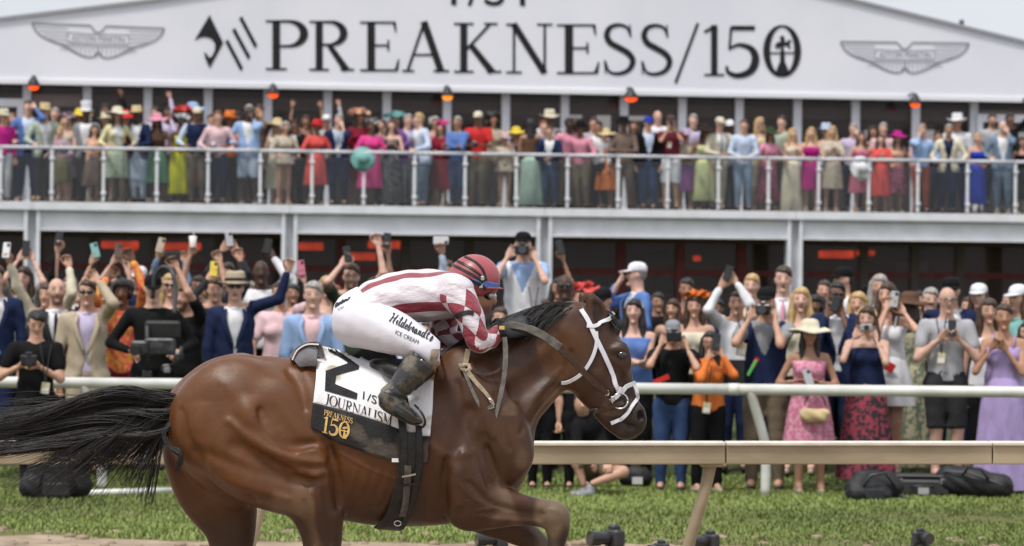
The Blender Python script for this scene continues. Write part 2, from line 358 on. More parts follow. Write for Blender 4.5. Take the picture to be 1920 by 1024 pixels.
# blades of the turf in view
def blades(name, n, y0, y1, hmin, hmax, seed):
    r = np.random.default_rng(seed)
    y = y0 + (y1 - y0) * r.random(n); x = (r.random(n) * 2 - 1) * y * .168
    worn = nz3(np.stack([x * .5, y * 1.2, 0 * x], 1), 3.1, 21); keep = np.array([b > EDGE(a) + r.normal() * .15 for a, b in zip(x, y)]) & ((worn > -.75 + .5 * r.random(n)) | (r.random(n) < .25)); x, y = x[keep], y[keep]; n = len(x)
    clump = .65 + .5 * (nz3(np.stack([x, y, 0 * x], 1), 2.2, 3) * .5 + .5)
    h = (hmin + (hmax - hmin) * r.random(n)) * clump; a = r.random(n) * 6.28; ln = h * (.25 + .5 * r.random(n)); wd = .0038 + .0035 * r.random(n)
    z = np.array([gz(b) for b in y]) + .008; dx, dy = np.cos(a), np.sin(a)
    b0 = np.stack([x - dy * wd, y + dx * wd, z], 1); b1 = np.stack([x + dy * wd, y - dx * wd, z], 1)
    m0 = np.stack([x - dy * wd * .8 + dx * ln * .4, y + dx * wd * .8 + dy * ln * .4, z + h * .6], 1); m1 = np.stack([x + dy * wd * .8 + dx * ln * .4, y - dx * wd * .8 + dy * ln * .4, z + h * .6], 1)
    t = np.stack([x + dx * ln, y + dy * ln, z + h], 1)
    V = np.stack([b0, b1, m1, m0, t], 1).reshape(-1, 3); i = np.arange(n)[:, None] * 5
    F = np.concatenate([i + np.array([[0, 1, 2]]), i + np.array([[0, 2, 3]]), i + np.array([[3, 2, 4]])])
    g = np.array([[.175, .230, .052], [.195, .245, .066], [.150, .205, .045], [.235, .245, .09]])[r.choice(4, n, p=[.36, .30, .20, .14])] * (.9 + .2 * r.random((n, 1)))
    g = g * (.75 + .5 * (nz3(np.stack([x, y, 0 * x], 1), 1.1, 9)[:, None] * .5 + .5))
    return obj(name, V, F, attr_mat('grass_blade', .55, .3, noise=.1), col=np.repeat(g, 5, 0), smooth=False, kind='stuff', label='short trampled green turf between the two running rails', cat='grass')
blades('grass', 185000, 25.2, 34.2, .016, .048, 4)
# clods of dirt on the track edge
mb = MB(); r_ = np.random.default_rng(12)
for _ in range(420):
    y = 24.2 + 2.2 * r_.random(); x = (r_.random() * 2 - 1) * 4.3; s = .012 + .035 * r_.random() ** 3; mb.ball((x, y, s * .3), (s * 1.3, s, s * .7), 6, 4)
mb.build('dirt_clods', M_dirt, smooth=True, kind='stuff', label='loose clods of dirt along the edge of the turf', cat='dirt')
# ================================================================== running rails
M_tan = mat('tan_rail', (.40, .33, .22), .55, .35, c2=(.28, .225, .145), scale=5, detail=7, bump=.15, bscale=40, stretch=(.3, 1, 1))
M_tanlip = mat('rail_lip', (.62, .58, .50), .5, .4, noise=.12, scale=8)
M_white = mat('white_metal', (.60, .60, .58), .38, .45, noise=.1, scale=6)
M_pipe = mat('white_pipe', (.70, .70, .66), .35, .5, c2=(.55, .55, .50), scale=4)
NY = lambda u: float(np.interp(u, [-400, 0, 1920, 2400], [18.35, 18.6, 19.6, 19.85]))
nr = empty('inner_rail', tuple(P(960, 563, NY(960)) * [1, 1, 0]), label='tan running rail close behind the horse, square beam on slanting posts', cat='rail')
n0 = np.array(nr.location)
def rail_pt(u, v): return P(u, v, NY(u)) - n0
for i, (ua, ub) in enumerate([(-420, 420), (420, 1361), (1361, 1861), (1861, 2500)]):     # beam sections meet at seams
    for nm, va, vb, dep, m in (('beam', 835, 871, .16, M_tan), ('top_lip', 829, 836, .20, M_tanlip)):
        a, b, c, d = rail_pt(ua + 1, va), rail_pt(ub - 1, va), rail_pt(ub - 1, vb), rail_pt(ua + 1, vb)
        V = [a, b, c, d] + [p + [0, dep, 0] for p in (a, b, c, d)]
        if nm == 'top_lip': V = [p - np.array([0, .02, 0]) for p in V]
        o = obj(nm, V, [(3, 2, 1, 0), (4, 5, 6, 7), (0, 1, 5, 4), (2, 3, 7, 6), (0, 4, 7, 3), (1, 2, 6, 5)], m, nr, smooth=False)
        bv = o.modifiers.new('b', 'BEVEL'); bv.width = .006; bv.segments = 2
for u in (-330, 508, 1335, 2180):
    a = rail_pt(u, 868) + [0, .08, 0]; mb = MB()
    path = [a, a + [-.035, .0, -.16], a + [-.13, .03, -.50], a + [-.18, .05, -.70], a + [-.2, .06, -1.0]]
    mb.tube(catmull(path, 4), .034, 10); mb.build('post', M_tan, nr, smooth=True)
    mb = MB().box(a + [0, 0, -.01], (.13, .13, .03), bev=.008); mb.build('bracket', M_tan, nr)
FR = 31.9
fr = empty('outer_rail', (0, FR, 0), label='white tubular rail on curved posts in front of the crowd', cat='rail')
z0 = P(145, 718, FR)[2]; x0 = P(-700, 718, FR)[0]; x1 = P(2400, 718, FR)[0]
zr = P(960, 726, FR)[2]
for i, (ua, ub) in enumerate([(-1100, 760), (760, 1383), (1383, 2500)]):
    a, b = P(ua, 0, FR)[0], P(ub, 0, FR)[0]
    MB().tube([(a + .002, 0, zr), (b - .002, 0, zr)], .052, 14).build('rail_tube', M_pipe, fr, smooth=True)
    if i: MB().tube([(a - .05, 0, zr), (a + .05, 0, zr)], .056, 14).build('sleeve', M_pipe, fr, smooth=True)
for u in (-1060, 188, 1437, 2620):
    X = P(u, 900, FR)[0]; a = np.array([X, .12, 0])
    MB().tube(catmull([a, a + [0, 0, .40], a + [-.03, -.03, .58], a + [-.14, -.11, .93], a + [-.16, -.12, .99]], 4), .046, 12).build('post', M_pipe, fr, smooth=True)
gp = P(165, 931, 30.6); gq = P(338, 921, 31.2)
pm = MB().tube([(gp[0], gp[1], .05), (gq[0], gq[1], .05)], .034, 10)
pm.build('ground_pipe', M_pipe, smooth=True, label='short white pipe lying on the grass below the far rail at left', cat='pipe')
# ================================================================== hospitality pavilion
BA = .12; BO = np.array([0, 66., 0]); EX = np.array([math.cos(BA), math.sin(BA), 0]); EY = np.array([-math.sin(BA), math.cos(BA), 0])
def BL(u, v, ly):
    d = ray(u, v); t = (ly + BO @ EY) / (d @ EY); p = np.array([0, 0, CAMZ]) + d * t
    return np.array([(p - BO) @ EX, ly, p[2]])
def BW(p): return BO + EX * p[0] + EY * p[1] + np.array([0, 0, p[2]])
pav = empty('pavilion', tuple(BO), BA, label='two level white hospitality pavilion with tent roof behind the crowd', cat='pavilion')
M_tent = mat('tent_fabric', (.76, .76, .81), .6, .25, c2=(.71, .71, .77), scale=.6, bump=.35, bscale=1.2)
M_steel = mat('grey_steel', (.55, .55, .585), .45, .4, noise=.14, scale=3)
M_steelw = mat('white_steel', (.72, .72, .755), .45, .4, noise=.08, scale=3)
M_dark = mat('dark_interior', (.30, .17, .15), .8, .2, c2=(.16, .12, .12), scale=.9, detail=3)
M_grey = mat('grey_blind', (.17, .165, .165), .8, .2, noise=.15, scale=4)
M_red = mat('dark_red_frame', (.17, .035, .035), .6, .3, noise=.2, scale=5)
def glass_mat(name, tint, gl, op):
    m = bpy.data.materials.new(name); m.use_nodes = True; n = m.node_tree.nodes; L = m.node_tree.links; n.clear()
    o = n.new('ShaderNodeOutputMaterial'); t = n.new('ShaderNodeBsdfTransparent'); g = n.new('ShaderNodeBsdfGlossy'); d = n.new('ShaderNodeBsdfDiffuse')
    t.inputs[0].default_value = (*tint, 1); g.inputs['Roughness'].default_value = .05; d.inputs[0].default_value = (.5, .43, .41, 1) if 'window' in name else (.5, .5, .5, 1)
    f = n.new('ShaderNodeFresnel'); f.inputs[0].default_value = 1.4; mm = n.new('ShaderNodeMath'); mm.operation = 'MULTIPLY'; mm.inputs[1].default_value = gl
    L.new(f.outputs[0], mm.inputs[0]); a = n.new('ShaderNodeMixShader'); L.new(mm.outputs[0], a.inputs[0]); L.new(t.outputs[0], a.inputs[1]); L.new(g.outputs[0], a.inputs[2])
    b = n.new('ShaderNodeMixShader'); b.inputs[0].default_value = op; L.new(a.outputs[0], b.inputs[1]); L.new(d.outputs[0], b.inputs[2]); L.new(b.outputs[0], o.inputs[0]); return m
M_glass = glass_mat('balustrade_glass', (.86, .88, .88), 1.0, .010)
M_wglass = glass_mat('window_glass', (.80, .74, .72), .55, .055)  # brownish diffuse share stands in for dirt, haze and reflections on the panes
XL, XR = -16.5, 15.5
ZD = 3.604
def bbox(name, x0, x1, y0, y1, za, zb, m, parent=pav, bev=0, **k):
    return MB().box(((x0 + x1) / 2, (y0 + y1) / 2, (za + zb) / 2), (x1 - x0, y1 - y0, zb - za), bev=bev).build(name, m, parent, **k)
colx = [BL(u, 430, 0)[0] for u in (60, 543, 1021, 1491)]; sp = (colx[-1] - colx[0]) / 3
colx = [colx[0] - 2 * sp, colx[0] - sp] + colx + [colx[-1] + sp, colx[-1] + 2 * sp]
ext = [XL] + [c for c in colx if XL < c < XR] + [XR]
for a, b in zip(ext[:-1], ext[1:]):
    bbox('deck_fascia', a + .004, b - .004, -.06, .0, ZD - .15, ZD + .005, M_steelw)
    bbox('deck_floor', a, b, .003, 6.5, ZD - .14, ZD, M_steel)
    bbox('edge_beam', a + .15, b - .15, .10, .16, ZD - .50, ZD - .19, M_steelw)
    bbox('beam_flange', a + .15, b - .15, .0, .26, ZD - .545, ZD - .50, M_steelw)
    bbox('beam_flange', a + .15, b - .15, .02, .24, ZD - .19, ZD - .16, M_steel)
for c in colx:
    if XL < c < XR:
        m = MB(); zt = ZD - .17; zb = .40
        for s in (-1, 1): MB().box((c + s * .115, .13, (zt + zb) / 2), (.07, .3, zt - zb), bev=.008).build('column_flange', M_steelw, pav)
        m.box((c, .16, (zt + zb) / 2), (.158, .05, zt - zb)); m.build('column_web', M_steel, pav)
        bbox('column_cap', c - .17, c + .17, -.02, .28, ZD - .168, ZD - .152, M_steel)
# lower storey: dark glazing in dark red frames, interior behind
zg0, zg1 = .42, ZD - .62
lx = [BL(u, 480, 1.8)[0] for u in (-330, -120, 60, 175, 290, 410, 545, 640, 760, 880, 1000, 1165, 1275, 1390, 1500, 1620, 1715, 1800, 1960, 2200)]
for a, b in zip(lx[:-1], lx[1:]):
    bbox('window_pane', a + .085, b - .085, 1.84, 1.85, zg0, zg1, M_wglass)
    bbox('transom', a + .085, b - .085, 1.80, 1.87, zg1 - .64, zg1 - .52, M_red)
for i, a in enumerate(lx): bbox('mullion', a - .085, a + .085, 1.76, 1.90, zg0, zg1, M_red if i in (10, 11, 12, 13, 7) else mat('dark_frame', (.10, .075, .07), .6, .3))
bbox('header', XL, XR, 1.75, 1.92, zg1 + .002, ZD - .146, mat('header_brown', (.12, .065, .055), .7, .3))
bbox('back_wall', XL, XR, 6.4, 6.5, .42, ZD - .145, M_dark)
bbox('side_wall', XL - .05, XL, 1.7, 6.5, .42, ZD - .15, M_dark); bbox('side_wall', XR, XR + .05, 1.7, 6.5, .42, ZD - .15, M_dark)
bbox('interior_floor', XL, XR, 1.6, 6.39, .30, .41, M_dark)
for u, v, wd, hg, c in ((200, 458, 62, 14, (.35, .03, .025)), (300, 476, 80, 14, (.45, .12, .03)), (420, 452, 30, 30, (.3, .03, .03)), (1180, 470, 70, 40, (.10, .03, .03)), (1420, 470, 60, 30, (.12, .03, .03)), (240, 505, 60, 40, (.25, .08, .05)), (330, 500, 55, 46, (.2, .05, .05)), (452, 492, 40, 36, (.3, .08, .05)), (608, 512, 46, 50, (.45, .5, .6)), (700, 500, 30, 30, (.2, .2, .22)), (1090, 520, 50, 60, (.06, .06, .09)), (1225, 500, 60, 50, (.05, .045, .05)), (1340, 490, 60, 60, (.10, .06, .06)), (1680, 490, 60, 24, (.28, .28, .3)), (1760, 500, 40, 30, (.18, .18, .2)), (1560, 510, 60, 70, (.08, .03, .03))):
    p = BL(u, v, 4.2); q = BL(u + wd, v + hg, 4.2)
    bbox('interior_panel', p[0], q[0], 4.2, 4.26, q[2], p[2], mat('interior_%d' % u, c, .6, .3))  # red and orange ones carry the heaters' glow in their colour
M_glow = mat('heater_glow', (.8, .1, .02), .5, .2, emit=(1, .06, .018), estr=.85)
M_black = mat('black_metal', (.02, .02, .022), .5, .4)
_n = M_glow.node_tree.nodes; _L = M_glow.node_tree.links; _t = _n.new('ShaderNodeTexNoise'); _t.inputs['Scale'].default_value = 2.2; _t.inputs['Detail'].default_value = 2; _r = _n.new('ShaderNodeValToRGB'); _tc = _n.new('ShaderNodeTexCoord')
_r.color_ramp.elements[0].position = .35; _r.color_ramp.elements[0].color = (.22, .012, .006, 1); _r.color_ramp.elements[1].position = .68; _r.color_ramp.elements[1].color = (1, .10, .025, 1)     # hot and cool lengths of the elements
_L.new(_tc.outputs['Object'], _t.inputs['Vector']); _L.new(_t.outputs[0], _r.inputs[0]); _L.new(_r.outputs[0], _n['Principled BSDF'].inputs['Emission Color'])
strip = [(190, 452, 70), (302, 455, 75), (560, 455, 46), (655, 474, 50), (445, 475, 14), (1300, 480, 14), (1535, 470, 66), (1606, 470, 34), (690, 452, 60), (230, 462, 26)]
for i, (u, v, wd) in enumerate(strip):
    p = BL(u, v, 2.6); q = BL(u + wd, v + (14 if wd > 40 else 9), 2.6)
    h = empty('strip_heater', tuple(BW(p)), BA, label=['long red strip heater lit inside lower windows at far left', 'red strip heater lit behind the raised plastic cup', 'orange strip heater glowing right of the second steel column', 'orange strip heater glowing behind the raised black phone', 'small red lamp glowing left of second steel column', 'small red lamp glowing behind tall raised hands right of horse', 'red strip heater glowing just right of the fourth steel column', 'short red strip heater, rightmost glowing in the lower windows', 'faint red strip heater high behind the glass left of jockey', 'short red heater beside the longest one at far left'][i], cat='heater', group='glowing heaters behind the lower windows')
    L = q[0] - p[0]; H = p[2] - q[2]
    MB().box((L / 2, 0, -H / 2), (L, .04, H), bev=.02).build('glowing_tube', M_glow, h); MB().box((L / 2, .06, -H / 2), (L + .06, .06, H + .05)).build('housing', M_black, h)
# upper storey window wall
ZF = BL(960, 172.5, 2.6)[2]
ux = [BL(u, 215, 3.0)[0] for u in (-280, -165, -60, 50, 163, 277, 390, 502, 614, 725, 838, 948, 1059, 1170, 1279, 1386, 1495, 1604, 1717, 1826, 1940, 2050, 2160)]
zw1 = ZF + .05
for i, (a, b) in enumerate(zip(ux[:-1], ux[1:])):
    bbox('window_pane', a + .09, b - .09, 3.06, 3.07, ZD + .01, zw1, M_wglass)
    bbox('window_blind', a + .11, b - .11, 3.16, 3.19, zw1 - .46, zw1 - .22, M_grey if i not in (3, 19) else M_steelw)
for a in ux: bbox('mullion', a - .085, a + .085, 2.95, 3.11, ZD + .005, zw1, M_steelw, bev=.012)
bbox('upper_back_wall', XL, XR, 9.0, 9.1, ZD, zw1 + 1.5, mat('interior_back', (.06, .055, .055), .8, .2, noise=.3, scale=.8))
bbox('upper_floor', XL, XR, 6.5, 9.0, ZD - .14, ZD, M_steel)
bbox('upper_side_wall', XL - .06, XL - .001, 2.95, 9, ZD, zw1, M_steelw); bbox('upper_side_wall', XR + .001, XR + .06, 2.95, 9, ZD, zw1, M_steelw)
M_day = mat('daylit_window', (.8, .85, .85), .5, .2, emit=(.75, .85, .86), estr=.55)
for u0, u1, v0, v1 in ((1062, 1092, 196, 222), (1118, 1146, 196, 240), (1178, 1212, 198, 226), (1622, 1640, 244, 268), (1733, 1752, 244, 262), (1905, 1930, 248, 290)):
    p = BL(u0, v0, 8.9); q = BL(u1, v1, 8.9); bbox('far_window', p[0], q[0], 8.9, 8.95, q[2], p[2], M_day)
for u0, u1 in ((955, 1062), (1092, 1118), (1146, 1178)):
    p = BL(u0, 192, 8.6); q = BL(u1, 300, 8.6); bbox('curtain', p[0], q[0], 8.6, 8.66, q[2], p[2], mat('grey_curtain', (.30, .30, .31), .8, .2, noise=.1))
# door frames at both ends of the upper wall
for u0, u1 in ((-120, 42), (1832, 2000)):
    p = BL(u0, 183 if u0 < 0 else 214, 2.9); q = BL(u1, 380, 2.9)
    for nm, b in (('door_head', (p[0], q[0], p[2] - .16, p[2])), ('door_jamb', (q[0] - .12, q[0], ZD, p[2] - .162)), ('door_jamb', (p[0], p[0] + .12, ZD, p[2] - .162))):
        bbox(nm, b[0], b[1], 2.86, 2.93, b[2], b[3], M_steelw)
# tent roof: gable sheet with the roof running back behind it
gp_ = [(-900, 139), (-400, 82), (0, 35), (290, 0), (620, -52), (900, -92), (1060, -104), (1210, -94), (1400, -48), (1600, 0), (1920, 78), (2390, 198)]
TV = [BL(u, v, 2.6) for u, v in gp_]; n = len(TV); bot = [np.array([p[0], 2.6, ZF + .0]) for p in TV]
bot[0][2] = TV[0][2] - .02; bot[-1][2] = TV[-1][2] - .02
zl = BL(0, 155, 2.6)[2]; zr_ = BL(1920, 190, 2.6)[2]; xl_ = BL(0, 155, 2.6)[0]; xr_ = BL(1920, 190, 2.6)[0]
for p in bot: p[2] = min(p[2], zl + (zr_ - zl) * (p[0] - xl_) / (xr_ - xl_)) if 0 else zl + (zr_ - zl) * (p[0] - xl_) / (xr_ - xl_)
V = TV + bot; F = [(i, n + i, n + i + 1, i + 1) for i in range(n - 1)]
obj('tent_gable', V, F, M_tent, pav, smooth=False)
V = [p + np.array([0, -.03, .0]) for p in TV] + [p + np.array([0, 9, .35]) for p in TV]
obj('tent_roof', V, [(i, i + 1, n + i + 1, n + i) for i in range(n - 1)], M_tent, pav, smooth=False)
V = []; F = []
for i, p in enumerate(TV): V += [p + np.array([0, -.06, -.03]), p + np.array([0, -.06, .03]), p + np.array([0, .02, .03])]
for i in range(n - 1): F += [(3 * i, 3 * i + 3, 3 * i + 4, 3 * i + 1), (3 * i + 1, 3 * i + 4, 3 * i + 5, 3 * i + 2)]
obj('roof_edge_trim', V, F, mat('edge_trim', (.33, .33, .36), .6, .3), pav, smooth=False)
V = [bot[0] + [0, -.05, -.02], bot[-1] + [0, -.05, -.02], bot[-1] + [0, -.05, .07], bot[0] + [0, -.05, .07]]; V += [p + np.array([0, .12, 0]) for p in V]
obj('eave_bar', V, [(0, 1, 2, 3), (7, 6, 5, 4), (0, 4, 5, 1), (3, 2, 6, 7)], mat('eave_white', (.74, .74, .76), .5, .3), pav, smooth=False)
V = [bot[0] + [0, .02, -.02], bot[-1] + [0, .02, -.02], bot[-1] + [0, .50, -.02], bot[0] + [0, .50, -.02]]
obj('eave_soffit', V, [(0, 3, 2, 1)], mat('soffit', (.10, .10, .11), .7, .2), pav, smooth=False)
p = BL(1803, 47, 2.7)
MB().tube([p - [0, 0, .1], p + [0, 0, .02]], .05, 8).ball(p + [0, 0, .06], .06, 8, 6).build('finial', mat('finial_grey', (.12, .12, .13), .5, .3), pav, smooth=True)
# lettering and emblems printed on the gable
M_ink = mat('black_ink', (.018, .018, .02), .6, .2); M_gink = mat('grey_ink', (.24, .24, .27), .6, .2)
def on_gable(V, ly=2.585): return [BL(u, v, ly) for u, v in V]
def rollv(u): return (u - 540) * .0138
parts = []
for ch, a, b, hh in (('P', 498, 578, 93), ('R', 580, 664, 93), ('E', 675, 749, 93), ('A', 754, 842, 94), ('K', 851, 940, 93), ('N', 949, 1036, 93), ('E', 1044, 1124, 93), ('S', 1132, 1192, 95), ('S', 1202, 1261, 95), ('/', 1264, 1311, 93), ('1', 1319, 1358, 95), ('5', 1360, 1424, 95), ('0', 1431, 1502, 96)):
    V, F, wd = word2d(ch, 0); V = V.astype(float); x0, x1 = V[:, 0].min(), V[:, 0].max()
    V[:, 0] = a + (V[:, 0] - x0) / (x1 - x0) * (b - a); V[:, 1] = 131 + (rollv((a + b) / 2) if ch != '/' else rollv(a)) - V[:, 1] * hh; parts.append((V, F))
V, F = merge2d(parts); obj('lettering', on_gable(V), F, M_ink, pav, smooth=False)
fig = [poly2d([(1467 - 14, 142), (1467 - 10, 128), (1467, 104), (1467 + 10, 128), (1467 + 14, 142)]), poly2d([(1462, 112), (1465, 84), (1469, 84), (1472, 112)]), poly2d([(1444, 98), (1490, 98), (1490, 101), (1444, 101)]),
       poly2d([(1451, 90), (1456, 80), (1464, 78), (1474, 79), (1480, 74), (1484, 77), (1480, 83), (1483, 91), (1480, 92), (1476, 86), (1466, 86), (1458, 92), (1455, 92), (1458, 86)]), poly2d([(1464, 79), (1462, 70), (1467, 66), (1471, 70), (1472, 79)])]
V, F = merge2d(fig); obj('steeple_figure', on_gable(V), F, M_ink, pav, smooth=False)
V, F, wd = sans2d('1/ST'); V = np.stack([846 + V[:, 0] / wd * 162, 10 + (V[:, 0] / wd) * 2 - V[:, 1] * 62], 1); obj('lettering', on_gable(V), F, M_ink, pav, smooth=False)
c4 = lambda L: [(x * .4103, y * .4103) for x, y in L]
hd = [poly2d(c4([(958, 68), (888, 186), (912, 172), (940, 168), (968, 178), (983, 200), (982, 228), (970, 256), (957, 264), (946, 248), (932, 236), (938, 268), (958, 312), (1020, 196)]))]
for x0, y0, x1, y1 in ((1036, 186, 1103, 318), (1068, 134, 1137, 266), (1100, 80, 1168, 214)): hd.append(poly2d(c4([(x0 - 8, y0 + 4), (x0 + 6, y0 - 6), (x1 + 8, y1 - 8), (x1 - 4, y1 + 6)])))
V, F = merge2d(hd); obj('horse_head_emblem', on_gable(V), F, M_ink, pav, smooth=False)
def wings(u0, u1, v0, v1, tilt):
    S = []; X = lambda p: (u0 + p[0] * (u1 - u0), v0 + p[1] * (v1 - v0) + tilt * p[0])
    def ln(pts, wpx, mir=True):
        for mm in ((0, 1) if mir else (0,)):
            q = [((1 - x) if mm else x, y) for x, y in pts]; S.append(ribbon([X(p) for p in q], [wpx] * len(q)))
    ln([(.0, .02), (.44, .02), (.48, .22), (.50, .22)], 3.0)
    ln(catmull([(.0, .02), (.03, .25), (.10, .46), (.24, .66), (.33, .86), (.42, .98), (.47, .95), (.50, .80)], 5), 3.0)
    for k in range(5): y = .14 + .11 * k; ln([(.02 + .035 * k, y), (.27, y + .04 * k * .3)], 1.5)
    for k in range(9): t = .28 + .026 * k; ln([(t, .62), (t - .07 + .012 * k, .80 + .02 * k)], 1.3)
    ln([(.27, .26), (.27, .54), (.50, .57)], 1.8); ln([(.27, .26), (.50, .29)], 1.8); ln([(.27, .60), (.50, .64)], 1.5)
    V, F, wd = sans2d('ASTON MARTIN', 2); S.append(([X((.30 + a / wd * .40, .50 - b * .17)) for a, b in V], F))
    V, F = merge2d(S); obj('winged_emblem', on_gable(V), F, M_gink, pav, smooth=False)
wings(60, 308, 42, 104, 10); wings(1576, 1817, 77, 136, 3)
# ------------------------------------------------------------------ overhead heaters under the eave
M_elem = mat('lamp_glow', (.8, .2, .02), .5, .2, emit=(1, .075, .012), estr=1.15)
M_elemy = mat('lamp_glow_yellow', (.8, .4, .02), .5, .2, emit=(1, .25, .02), estr=1.3)
for i, (u, v, t) in enumerate(((63, 157, 'leftmost orange heater lamp under the white tent eave'), (512, 172, 'orange heater lamp under the eave above blue shirted big man'), (839, 176, 'heater lamp with yellow glow under the eave near the middle'), (1183, 179, 'widest orange heater lamp, under the eave right of middle'), (1716, 190, 'rightmost orange heater lamp under the white tent eave'))):
    p = BL(u, v, 2.0); h = empty('heater_lamp', tuple(BW(p)), BA, label=t, cat='heater', group='orange heater lamps along the eave')
    sx = 1.25 if i == 3 else 1.0
    MB().lathe([(.03, .16), (.05, .13), (.09, .06), (.13 * sx, -.02), (.135 * sx, -.05)], n=14).build('hood', M_black, h, smooth=True)
    MB().ball((0, 0, -.06), (.105 * sx, .105, .075), 12, 8).build('glowing_element', M_elemy if i == 2 else M_elem, h, smooth=True)
    MB().tube([(0, 0, .14), (0, .25, .17), (0, .55, .16)], .022, 6).build('arm', M_black, h)
# ------------------------------------------------------------------ balcony railing
rl = empty('balcony_railing', tuple(BO), BA, label='white balcony railing with glass panels along the upper deck', cat='railing')
rz = BL(960, 290, -.03)[2]
px = [BL(u, 340, -.03)[0] for u in (-290, -193, -97, 1, 97, 194, 294, 390, 488, 585, 682, 777, 872, 968, 1064, 1159, 1252, 1347, 1441, 1535, 1629, 1721, 1814, 1904, 1996, 2090)]
for a in px:
    m = MB().box((a, -.03, (ZD + rz) / 2), (.062, .05, rz - ZD - .04), bev=.012); m.build('post', M_steelw, rl)
    for zc in (ZD + .18, rz - .20): MB().box((a, -.065, zc), (.10, .02, .055), bev=.008).build('glass_clamp', M_steelw, rl)
for a, b in zip(px[:-1], px[1:]):
    bbox('glass_panel', a + .05, b - .05, -.036, -.026, ZD + .05, rz - .10, M_glass, rl)
    MB().tube([(a + .001, -.03, rz), (b - .001, -.03, rz)], .036, 10).build('top_rail', M_steel, rl, smooth=True)
# ================================================================== the horse
def hp(u, v, yo): return P(u, v, HD + yo)
K0 = HD / FPX                       # metres per photo pixel at the horse
HB = np.array([P(650, 563, HD)[0], HD, 0.0])     # base of horse
def loft(vx, pts, n=6, k=.04, kin=.012, sub=False):
    """chain of (u, v, yoff, r_px, halfwidth_m)"""
    q = catmull(pts, n)
    lo = np.min([hp(p[0], p[1], p[2]) - max(p[3] * K0, p[4]) for p in q], 0) - .08; hi = np.max([hp(p[0], p[1], p[2]) + max(p[3] * K0, p[4]) for p in q], 0) + .08
    S = vx.sl(lo, hi)
    if S is None: return
    t = Vox(vx.x[S[0]], vx.y[S[1]], vx.z[S[2]])
    for a, b in zip(q[:-1], q[1:]):
        s = (a[4] / (a[3] * K0) + b[4] / (b[3] * K0)) / 2
        t.cone(hp(*a[:3]), hp(*b[:3]), a[3] * K0, b[3] * K0, kin, (1, s, 1))
    vx.put(S, t.F, k, sub)
hv = Vox(axis(hp(280, 0, 0)[0], hp(1235, 0, 0)[0], .0085), axis(HD - .42, HD + .42, .0085), axis(.42, 1.93, .0085))
# trunk
loft(hv, [(432, 800, .0, 118, .235), (480, 792, .0, 122, .255), (540, 800, .0, 126, .27), (620, 818, .0, 143, .275), (700, 830, .0, 151, .29), (780, 833, .0, 151, .285), (850, 828, .0, 146, .255), (900, 838, .0, 92, .20)], 5, .05)
# croup ridges, point of hip, dock
loft(hv, [(352, 748, .03, 30, .06), (400, 705, .03, 26, .10), (450, 688, .03, 22, .10)], 4, .06)
hv.ell(hp(372, 790, -.12), (.115, .10, .19), .06); hv.ell(hp(372, 790, .12), (.115, .10, .19), .06)
hv.ell(hp(520, 742, -.19), (.085, .05, .07), .06); hv.ell(hp(520, 742, .19), (.085, .05, .07), .06)
loft(hv, [(345, 748, 0, 16, .04), (326, 758, 0, 15, .038), (315, 775, 0, 12, .03)], 4, .03)
# near hind leg
NH = [(440, 775, -.14, 104, .13), (490, 828, -.16, 112, .135), (540, 868, -.17, 92, .125), (575, 905, -.18, 66, .105), (592, 945, -.18, 50, .085), (601, 985, -.17, 39, .068), (604, 1030, -.16, 32, .056), (596, 1090, -.15, 27, .046)]
loft(hv, NH, 5, .028)
hv.ell(hp(572, 866, -.235), (.10, .055, .085), .03); hv.ell(hp(590, 905, -.24), (.055, .045, .07), .03)
for pts in ([(470, 775, -.27, 16, .03), (510, 835, -.292, 18, .03), (560, 862, -.285, 16, .025), (600, 868, -.26, 12, .02)],
            [(395, 800, -.235, 24, .03), (430, 860, -.262, 26, .03), (500, 905, -.27, 22, .03), (565, 940, -.255, 18, .025)],
            [(540, 880, -.28, 10, .015), (580, 885, -.285, 9, .015), (606, 880, -.27, 7, .012)]):
    loft(hv, pts, 4, .05)
loft(hv, [(440, 835, -.302, 6, .012), (500, 868, -.312, 8, .014), (545, 888, -.310, 6, .012)], 4, .035, sub=True)
loft(hv, [(500, 765, -.30, 7, .012), (545, 820, -.318, 8, .014), (575, 832, -.315, 6, .012)], 4, .04, sub=True)
loft(hv, [(548, 898, -.305, 5, .01), (585, 903, -.30, 5, .01), (606, 895, -.285, 4, .01)], 4, .02, sub=True)
# far hind leg
loft(hv, [(398, 800, .13, 90, .13), (394, 860, .14, 84, .13), (408, 920, .14, 72, .11), (428, 972, .14, 51, .085), (434, 1024, .14, 38, .062), (428, 1090, .14, 30, .05)], 5, .03)
loft(hv, [(425, 850, .0, 60, .08), (440, 910, .02, 45, .07)], 4, .05)
# flank hollow and fold
hv.ell(hp(600, 765, -.33), (.09, .05, .10), .07, sub=True)
loft(hv, [(612, 830, -.285, 8, .02), (628, 880, -.29, 9, .02), (636, 950, -.25, 10, .02)], 4, .03, sub=True)
